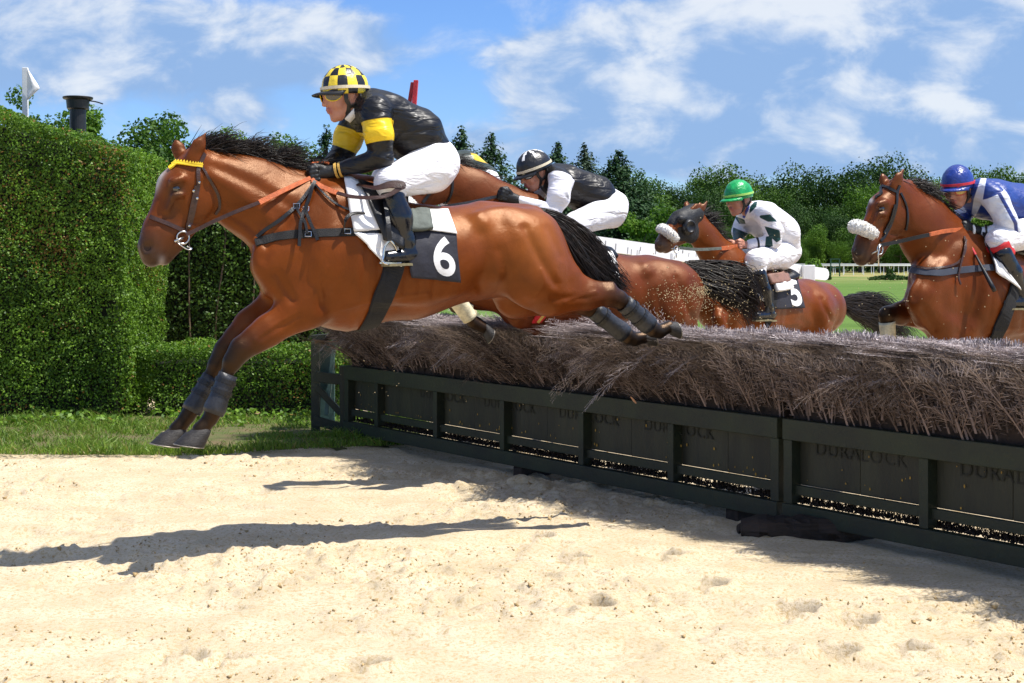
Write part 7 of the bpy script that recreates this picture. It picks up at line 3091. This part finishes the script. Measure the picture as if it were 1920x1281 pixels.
def rider_two():
    pl = PL2
    R = Rider(pl)
    root = thing('person', 'jockey in black satin vest with white sleeves and black star helmet', 'person', tuple(pl.p(1110, 400, 0)))
    R.add('torso', (1040, 334, 0, 24, 1052, 342, 0, 30, 1.35, .04), (1050, 342, 0, 31, 1112, 372, 0, 34, 1.3, .05), (1112, 372, 0, 34, 1140, 388, 0, 30, 1.25, .05),
          (1036, 330, .06, 18, 1048, 334, .13, 18, 1, .03), (1036, 330, -.06, 18, 1048, 334, -.13, 18, 1, .03), (1070, 334, .03, 20, 1120, 356, .03, 24, 1.2, .05))
    R.add('arm_n', (1052, 342, .17, 22, 1046, 372, .20, 19, 1, .03), (1046, 372, .20, 19, 1038, 396, .20, 14, 1, .03), (1038, 398, .20, 14, 976, 376, .13, 9, 1, .02))
    R.add('arm_f', (1022, 340, -.15, 20, 1006, 365, -.18, 16, 1, .03), (1006, 366, -.18, 15, 968, 372, -.06, 9, 1, .02))
    R.add('hip', (1132, 376, 0, 29, 1146, 388, 0, 31, 1.3, .05), (1142, 396, .08, 28, 1142, 396, -.08, 28, 1, .05))
    R.add('thigh_n', (1143, 396, .09, 31, 1078, 420, .21, 21, 1, .04), (1079, 420, .21, 21, 1086, 446, .21, 15, 1, .02))
    R.add('thigh_f', (1143, 396, -.09, 30, 1078, 420, -.21, 21, 1, .04), (1079, 420, -.21, 21, 1086, 446, -.21, 15, 1, .02))
    for k, w in (('boot_n', .24), ('boot_f', -.25)):
        R.add(k, (1082, 440, w, 15, 1098, 478, w, 16, 1, .02), (1098, 478, w, 16, 1112, 518, w, 12, 1, .02), (1112, 518, w, 12, 1116, 530, w, 11, 1, .02), (1120, 534, w, 11, 1082, 536, w, 9, 1.05, .02))
    R.side = 1
    R.fist('hand_n', pl.p(970, 375, .13), pl.p(950, 368, .12))
    R.side = -1
    R.fist('hand_f', pl.p(960, 370, -.05), pl.p(942, 364, -.04))
    R.head_frame(1002, 320, 24, 4)
    R.body(root, 0, pl.p(1034, 332, 0))
    sl = union(seg_mask(pl.p(1054, 330, .16), pl.p(1040, 396, .20), -.02, 1.6, rmax=.092), seg_mask(pl.p(1038, 398, .20), pl.p(976, 376, .13), -.3, 1.2, rmax=.07),
               seg_mask(pl.p(1022, 340, -.16), pl.p(1006, 365, -.18), .1, 1.6, rmax=.08), seg_mask(pl.p(1006, 366, -.18), pl.p(968, 372, -.06), -.2, 1.2, rmax=.06))
    jk, _ = R.cloth('jacket', ['torso', 'arm_n', 'arm_f'], M_J2, root, .002, .009, .010, [sl], nscale=11)
    R.cloth('breeches', ['hip', 'thigh_n', 'thigh_f'], M_BREECH, root, .001, .009, .007, nscale=9)
    riding_boots(R, root)
    R.cloth('glove', ['hand_n'], M_GLOVE, root, .006, .005, smooth=1)
    R.cloth('glove', ['hand_f'], M_GLOVE, root, .006, .005, smooth=1)

    def star(th, ph, i, j):
        a = (th / (2 * math.pi) * 6) % 1
        return 1 if j >= 8 and abs(a - .5) < .34 * (j - 7) / 10 else 0
    R.helmet(root, [M_BLK_SILK, M_WHT_SILK], star, M_BLACKP, M_CREAM, tilt=2, nu=48, nv=18, rx=.118, rz=.115, off=(-.004, .02), peak=.05)
    R.goggles(root, M_BLACKP, M_LENS, None, M_BLACKP)


rider_two()

M_J3 = silk_mat('silks_white_green', [(0.80, 0.79, 0.82), (0.006, 0.045, 0.042), (0.06, 0.10, 0.42)], .45)
M_GREEN_SILK = pbr('helmet_green', (.010, .33, .085), .30, var=.25, vscale=16, bump=1.0, bscale=20)
M_LIME = pbr('band_lime', (.35, .62, .12), .5)


def rider_five():
    pl = PL3
    R = Rider(pl)
    root = thing('person', 'jockey in green helmet and white silks with dark green patches on horse number 5', 'person', tuple(pl.p(1440, 460, 0)))
    R.add('torso', (1412, 402, 0, 22, 1426, 410, 0, 27, 1.45, .04), (1424, 408, 0, 28, 1458, 436, 0, 31, 1.35, .05), (1458, 436, 0, 31, 1468, 462, 0, 27, 1.3, .05),
          (1412, 396, .07, 16, 1428, 398, .14, 17, 1, .03), (1412, 396, -.07, 16, 1424, 398, -.14, 17, 1, .03), (1440, 398, 0, 18, 1470, 424, 0, 20, 1.2, .04))
    R.add('arm_n', (1434, 402, .17, 18, 1450, 432, .20, 17, 1, .03), (1450, 432, .20, 17, 1450, 452, .20, 14, 1, .03), (1450, 453, .20, 13, 1406, 458, .09, 9, 1, .02))
    R.add('arm_f', (1398, 410, -.17, 17, 1386, 436, -.18, 14, 1, .03), (1386, 437, -.18, 13, 1384, 455, -.06, 8, 1, .02))
    R.add('hip', (1466, 458, 0, 25, 1470, 470, 0, 27, 1.3, .05), (1464, 478, .07, 25, 1464, 478, -.07, 25, 1, .05))
    R.add('thigh_n', (1464, 480, .09, 26, 1417, 488, .20, 20, 1, .04), (1416, 488, .20, 19, 1424, 516, .21, 13, 1, .02))
    R.add('thigh_f', (1464, 480, -.09, 26, 1395, 488, -.20, 19, 1, .04), (1395, 488, -.20, 19, 1405, 516, -.21, 13, 1, .02))
    for k, w, dx in (('boot_n', .23, 0), ('boot_f', -.25, -16)):
        R.add(k, (1424 + dx, 514, w, 13, 1432 + dx, 545, w, 13.5, 1, .02), (1432 + dx, 545, w, 13.5, 1440 + dx, 576, w, 10, 1, .02), (1440 + dx, 576, w, 10, 1443 + dx, 588, w, 9.5, 1, .02), (1447 + dx, 590, w, 9, 1418 + dx, 592, w, 8, 1.05, .02))
    R.side = 1
    R.fist('hand_n', pl.p(1404, 459, .085), pl.p(1389, 459, .06))
    R.side = -1
    R.fist('hand_f', pl.p(1384, 456, -.05), pl.p(1374, 458, -.02))
    R.head_frame(1385, 372, 12, -8)
    R.body(root, 0, pl.p(1408, 396, 0))
    hood = union(poly_px([(1406, 388), (1420, 372), (1432, 374), (1418, 388), (1412, 414), (1404, 412)], .02, .3),
                 poly_px([(1424, 404), (1444, 402), (1458, 416), (1456, 424), (1440, 416), (1426, 416)], .06, .4),
                 poly_px([(1433, 424), (1462, 432), (1464, 450), (1456, 455), (1440, 440)], .06, .4),
                 poly_px([(1436, 444), (1447, 442), (1449, 462), (1434, 466)], .06, .4),
                 poly_px([(1375, 404), (1396, 412), (1398, 420), (1386, 420)], -.4, .4),
                 poly_px([(1374, 426), (1412, 442), (1404, 452), (1374, 450)], -.4, -.02))
    coll = poly_px([(1396, 384), (1404, 374), (1406, 388), (1396, 410), (1392, 408)], -.1, .14)
    jk, _ = R.cloth('jacket', ['torso', 'arm_n', 'arm_f'], M_J3, root, .002, .009, .009, [hood, coll], nscale=11)
    mb = MB()
    d0, d1 = pl.p(1422, 456, .13), pl.p(1418, 456.5, .12)
    mb.tube([d0, d0 + (d1 - d0) * .1, d1, d1], [.038, .047, .046, .036], 14)
    mb.build('arm_band', M_BLACKP, jk)
    R.cloth('breeches', ['hip', 'thigh_n', 'thigh_f'], M_BREECH, root, .001, .009, .007, nscale=9)
    riding_boots(R, root)
    R.helmet(root, M_GREEN_SILK, None, M_GREEN_SILK, M_LIME, tilt=2, rx=.118, rz=.118, off=(-.004, .026), peak=.06)


rider_five()

M_J4 = silk_mat('silks_blue', [(0.020, 0.050, 0.235), (0.66, 0.70, 0.80), (0.02, 0.04, 0.20)], .42)
M_BLUE_SILK = pbr('helmet_blue', (.018, .042, .235), .30, var=.2, vscale=16, bump=.9, bscale=22)
M_REDBAND = pbr('band_red', (.55, .02, .035), .5)
M_AMBER = pbr('goggle_gold', (.45, .28, .04), .08, coat=1.0)


def rider_blue():
    pl = PL4
    R = Rider(pl)
    root = thing('person', 'jockey in blue helmet with red band and blue silks at the right edge', 'person', tuple(pl.p(1890, 420, 0)))
    R.add('torso', (1836, 366, 0, 28, 1850, 374, 0, 34, 1.4, .04), (1850, 372, 0, 34, 1910, 394, 0, 38, 1.32, .05), (1910, 394, 0, 38, 1950, 412, 0, 34, 1.3, .05),
          (1836, 358, .07, 20, 1856, 362, .15, 21, 1, .03), (1836, 358, -.07, 20, 1852, 360, -.15, 21, 1, .03), (1870, 362, 0, 22, 1920, 376, 0, 26, 1.3, .05))
    R.add('arm_n', (1866, 374, .18, 23, 1886, 410, .21, 20, 1, .03), (1886, 410, .21, 20, 1896, 430, .21, 16, 1, .03), (1896, 432, .21, 15, 1846, 435, .10, 11, 1, .02))
    R.add('arm_f', (1816, 378, -.16, 22, 1806, 402, -.18, 17, 1, .03), (1806, 403, -.18, 15, 1808, 424, -.06, 10, 1, .02))
    R.add('hip', (1945, 408, 0, 32, 1962, 420, 0, 35, 1.28, .05), (1958, 428, .08, 32, 1958, 428, -.08, 32, 1, .05))
    R.add('thigh_n', (1958, 428, .09, 34, 1874, 452, .21, 24, 1, .04), (1874, 452, .21, 23, 1882, 480, .22, 17, 1, .02))
    R.add('thigh_f', (1958, 428, -.09, 34, 1874, 448, -.21, 24, 1, .04), (1874, 448, -.21, 23, 1882, 476, -.22, 17, 1, .02))
    for k, w in (('boot_n', .245), ('boot_f', -.25)):
        R.add(k, (1880, 476, w, 18, 1898, 512, w, 18, 1, .02), (1898, 512, w, 18, 1914, 548, w, 13, 1, .02), (1914, 548, w, 13, 1918, 562, w, 12, 1, .02), (1924, 566, w, 12, 1882, 568, w, 10, 1.05, .02))
    R.side = 1
    R.fist('hand_n', pl.p(1834, 433, .09), pl.p(1814, 430, .065))
    R.side = -1
    R.fist('hand_f', pl.p(1810, 427, -.04), pl.p(1800, 430, -.02))
    R.head_frame(1796, 352, 18, 22)
    R.body(root, 0, pl.p(1832, 362, 0))
    pale = union(seg_mask(pl.p(1860, 356, .17), pl.p(1896, 430, .21), .10, 1.6, rmax=.105), seg_mask(pl.p(1896, 432, .21), pl.p(1846, 435, .10), -.3, 1.2, rmax=.085),
                 poly_px([(1840, 332), (1862, 336), (1842, 378), (1834, 424), (1818, 424), (1826, 372)], -.05, .5),
                 seg_mask(pl.p(1816, 378, -.16), pl.p(1806, 402, -.18), .3, 1.5, rmax=.09))
    line = union(line_px((1872, 360), (1904, 418), .012, .15), line_px((1904, 418), (1906, 438), .012, .15), line_px((1906, 440), (1872, 448), .012, .1))
    jk, _ = R.cloth('jacket', ['torso', 'arm_n', 'arm_f'], M_J4, root, .002, .009, .010, [pale, line], nscale=11)
    mb = MB()
    q = [pl.p(1874, 360, .235), pl.p(1888, 384, .275), pl.p(1901, 412, .285), pl.p(1909, 434, .27), pl.p(1896, 446, .27), pl.p(1868, 446, .20)]
    for d0, d1 in ((pl.p(1850, 435, .108), pl.p(1846, 435, .10)),):
        mb.tube([d0, d0 + (d1 - d0) * .1, d1, d1], [.040, .048, .047, .036], 14)
    mb.build('arm_band', M_BLACKP, jk)
    mb = MB()
    d0, d1 = pl.p(1825, 432, .085), pl.p(1821, 432, .08)
    mb.tube([d0, d1], [.036, .036], 14)
    mb.build('watch_band', M_WHT_SILK, jk)
    br, _ = R.cloth('breeches', ['hip', 'thigh_n', 'thigh_f'], M_BREECH, root, .001, .009, .007, nscale=9)
    for w in (.213, -.213):
        mb = MB()
        a, b_ = pl.p(1868, 453, w), pl.p(1886, 480, w)
        r1 = pl.m(1870, 24, w)
        mb.tube(catmull([a, a * .5 + b_ * .5, b_], 4), [r1 * .9, r1 * 1.02, r1 * 1.02, r1 * .98, r1 * .94, r1 * .9, r1 * .87, r1 * .84, r1 * .82], 16)
        mb.build('knee_band', M_RED, br, smooth=True)
    riding_boots(R, root)
    R.cloth('glove', ['hand_n'], M_GLOVE, root, .005, .005, smooth=1)
    R.cloth('glove', ['hand_f'], M_GLOVE, root, .005, .005, smooth=1)
    R.helmet(root, M_BLUE_SILK, None, M_BLUE_SILK, M_REDBAND, tilt=8, rx=.118, rz=.122, off=(-.004, .024), peak=.05)
    R.goggles(root, M_REDBAND, M_AMBER, None, M_REDBAND)
    # whip
    mb = MB()
    w0, w1 = pl.p(1812, 446, .12), pl.p(1865, 546, .33)
    pts = [w0 + (w1 - w0) * t for t in np.linspace(0, 1, 9)]
    mb.tube(pts, [.006, .006, .007, .007, .009, .011, .013, .014, .013], 8)
    o = mb.build('whip', M_BLACKP, None, smooth=True)
    tag(o, 'black riding whip held down along the shoulder by the blue jockey', 'whip')
    mb = MB()
    mb.tube([pts[1] * .5 + pts[2] * .5, pts[2] * .4 + pts[3] * .6], [.009, .009], 8)
    k = mb.build('whip_band', M_REDBAND, None)
    k.parent = o


rider_blue()

M_J5 = silk_mat('silks_yellow_green', [(0.030, 0.042, 0.034), (0.78, 0.52, 0.04)], .4)


def rider_hidden():
    pl = PL5
    R = Rider(pl)
    root = thing('person', 'crouching jockey with yellow and dark green striped back, mostly hidden behind the leader', 'person', tuple(pl.p(880, 330, 0)))
    R.add('torso', (800, 308, 0, 24, 815, 312, 0, 28, 1.35, .04), (815, 312, 0, 28, 870, 314, 0, 30, 1.3, .05), (870, 314, 0, 30, 906, 334, 0, 26, 1.25, .05))
    R.add('arm_n', (806, 312, .17, 20, 790, 350, .2, 15, 1, .03), (790, 350, .2, 14, 735, 350, .08, 9, 1, .02))
    R.add('arm_f', (806, 312, -.17, 20, 788, 350, -.2, 15, 1, .03), (788, 350, -.2, 14, 735, 350, -.06, 9, 1, .02))
    R.add('hip', (898, 332, 0, 25, 908, 340, 0, 27, 1.3, .05), (908, 348, .08, 26, 908, 348, -.08, 26, 1, .05))
    for k, w in (('thigh_n', 1), ('thigh_f', -1)):
        R.add(k, (908, 348, .09 * w, 28, 842, 372, .21 * w, 20, 1, .04), (842, 372, .21 * w, 19, 850, 395, .21 * w, 14, 1, .02))
    for k, w in (('boot_n', .24), ('boot_f', -.24)):
        R.add(k, (848, 392, w, 14, 862, 430, w, 14, 1, .02), (862, 430, w, 14, 872, 462, w, 10, 1, .02), (872, 462, w, 10, 874, 472, w, 10, 1, .02), (880, 476, w, 10, 846, 478, w, 8, 1.05, .02))
    R.side = 1
    R.fist('hand_n', pl.p(730, 350, .07), pl.p(712, 348, .05))
    R.side = -1
    R.fist('hand_f', pl.p(730, 350, -.06), pl.p(712, 348, -.04))
    R.head_frame(778, 294, 20, 0)
    R.body(root, 0, pl.p(798, 304, 0))
    st = union(poly_px([(836, 270), (856, 276), (852, 300), (838, 296)], -1, 1), poly_px([(848, 278), (905, 292), (925, 318), (904, 324), (890, 300), (846, 288)], -1, 1))
    R.cloth('jacket', ['torso', 'arm_n', 'arm_f'], M_J5, root, .002, .009, .009, [st], nscale=11)
    R.cloth('breeches', ['hip', 'thigh_n', 'thigh_f'], M_BREECH, root, .001, .009, .007, nscale=9)
    riding_boots(R, root)
    R.helmet(root, [M_YEL_SILK], None, M_BLACKP, None, tilt=0, off=(-.004, .026), peak=.05)


rider_hidden()
markers()


def sand_spray():
    rng = np.random.default_rng(23)
    V, F = [], []
    n = 0
    tet = np.array([(1, 1, 1), (-1, -1, 1), (-1, 1, -1), (1, -1, -1)], float)
    tf = np.array([(0, 1, 2), (0, 3, 1), (0, 2, 3), (1, 3, 2)])
    cl = []
    for (cx, cy, sx, sy, D, k) in ((1312, 546, 10, 10, 9.1, 240), (1275, 550, 28, 12, 9.1, 230), (1330, 585, 60, 30, 9.2, 330), (1400, 520, 50, 40, 9.2, 90), (1700, 545, 90, 50, 8.0, 80), (1250, 560, 120, 50, 8.5, 140), (900, 690, 160, 40, 9.4, 60)):
        for _ in range(k):
            p = P(cx + rng.normal() * sx, cy + rng.normal() * sy, D + rng.normal() * .12)
            s = rng.uniform(.0012, .0034)
            R = np.linalg.qr(rng.normal(size=(3, 3)))[0]
            V.append(p + (tet * s) @ R)
            F.append(tf + n)
            n += 4
    o = link('sand_spray', np_mesh('sand_spray', np.concatenate(V), np.concatenate(F), False), pbr('flying_sand', (.46, .36, .20), .9))
    tag(o, None, None, None, 'stuff')
    # clods and pebbles lying on the track
    V, F = [], []
    n = 0
    for _ in range(9000):
        y = 4.5 + 7.5 * rng.random() ** 1.2
        x = rng.uniform(-.42, .42) * y
        cl = fbm(np.array([[x * .9, y * 1.9]]), 3, 55)[0]
        if cl < .46 + .2 * rng.random():
            continue
        z = float(sand_full(np.array([x]), np.array([y]))[0])
        s = rng.uniform(.002, .0065) * (2.2 if rng.random() < .05 else 1)
        R = np.linalg.qr(rng.normal(size=(3, 3)))[0]
        V.append(np.array((x, y, z + s * .3)) + (tet * s * np.array((1, .8, .7))) @ R)
        F.append(tf + n)
        n += 4
    o = link('sand_clods', np_mesh('sand_clods', np.concatenate(V), np.concatenate(F), True), pbr('clod', (.40, .28, .13), .95, var=.3, vscale=40))
    tag(o, None, None, None, 'stuff')


sand_spray()
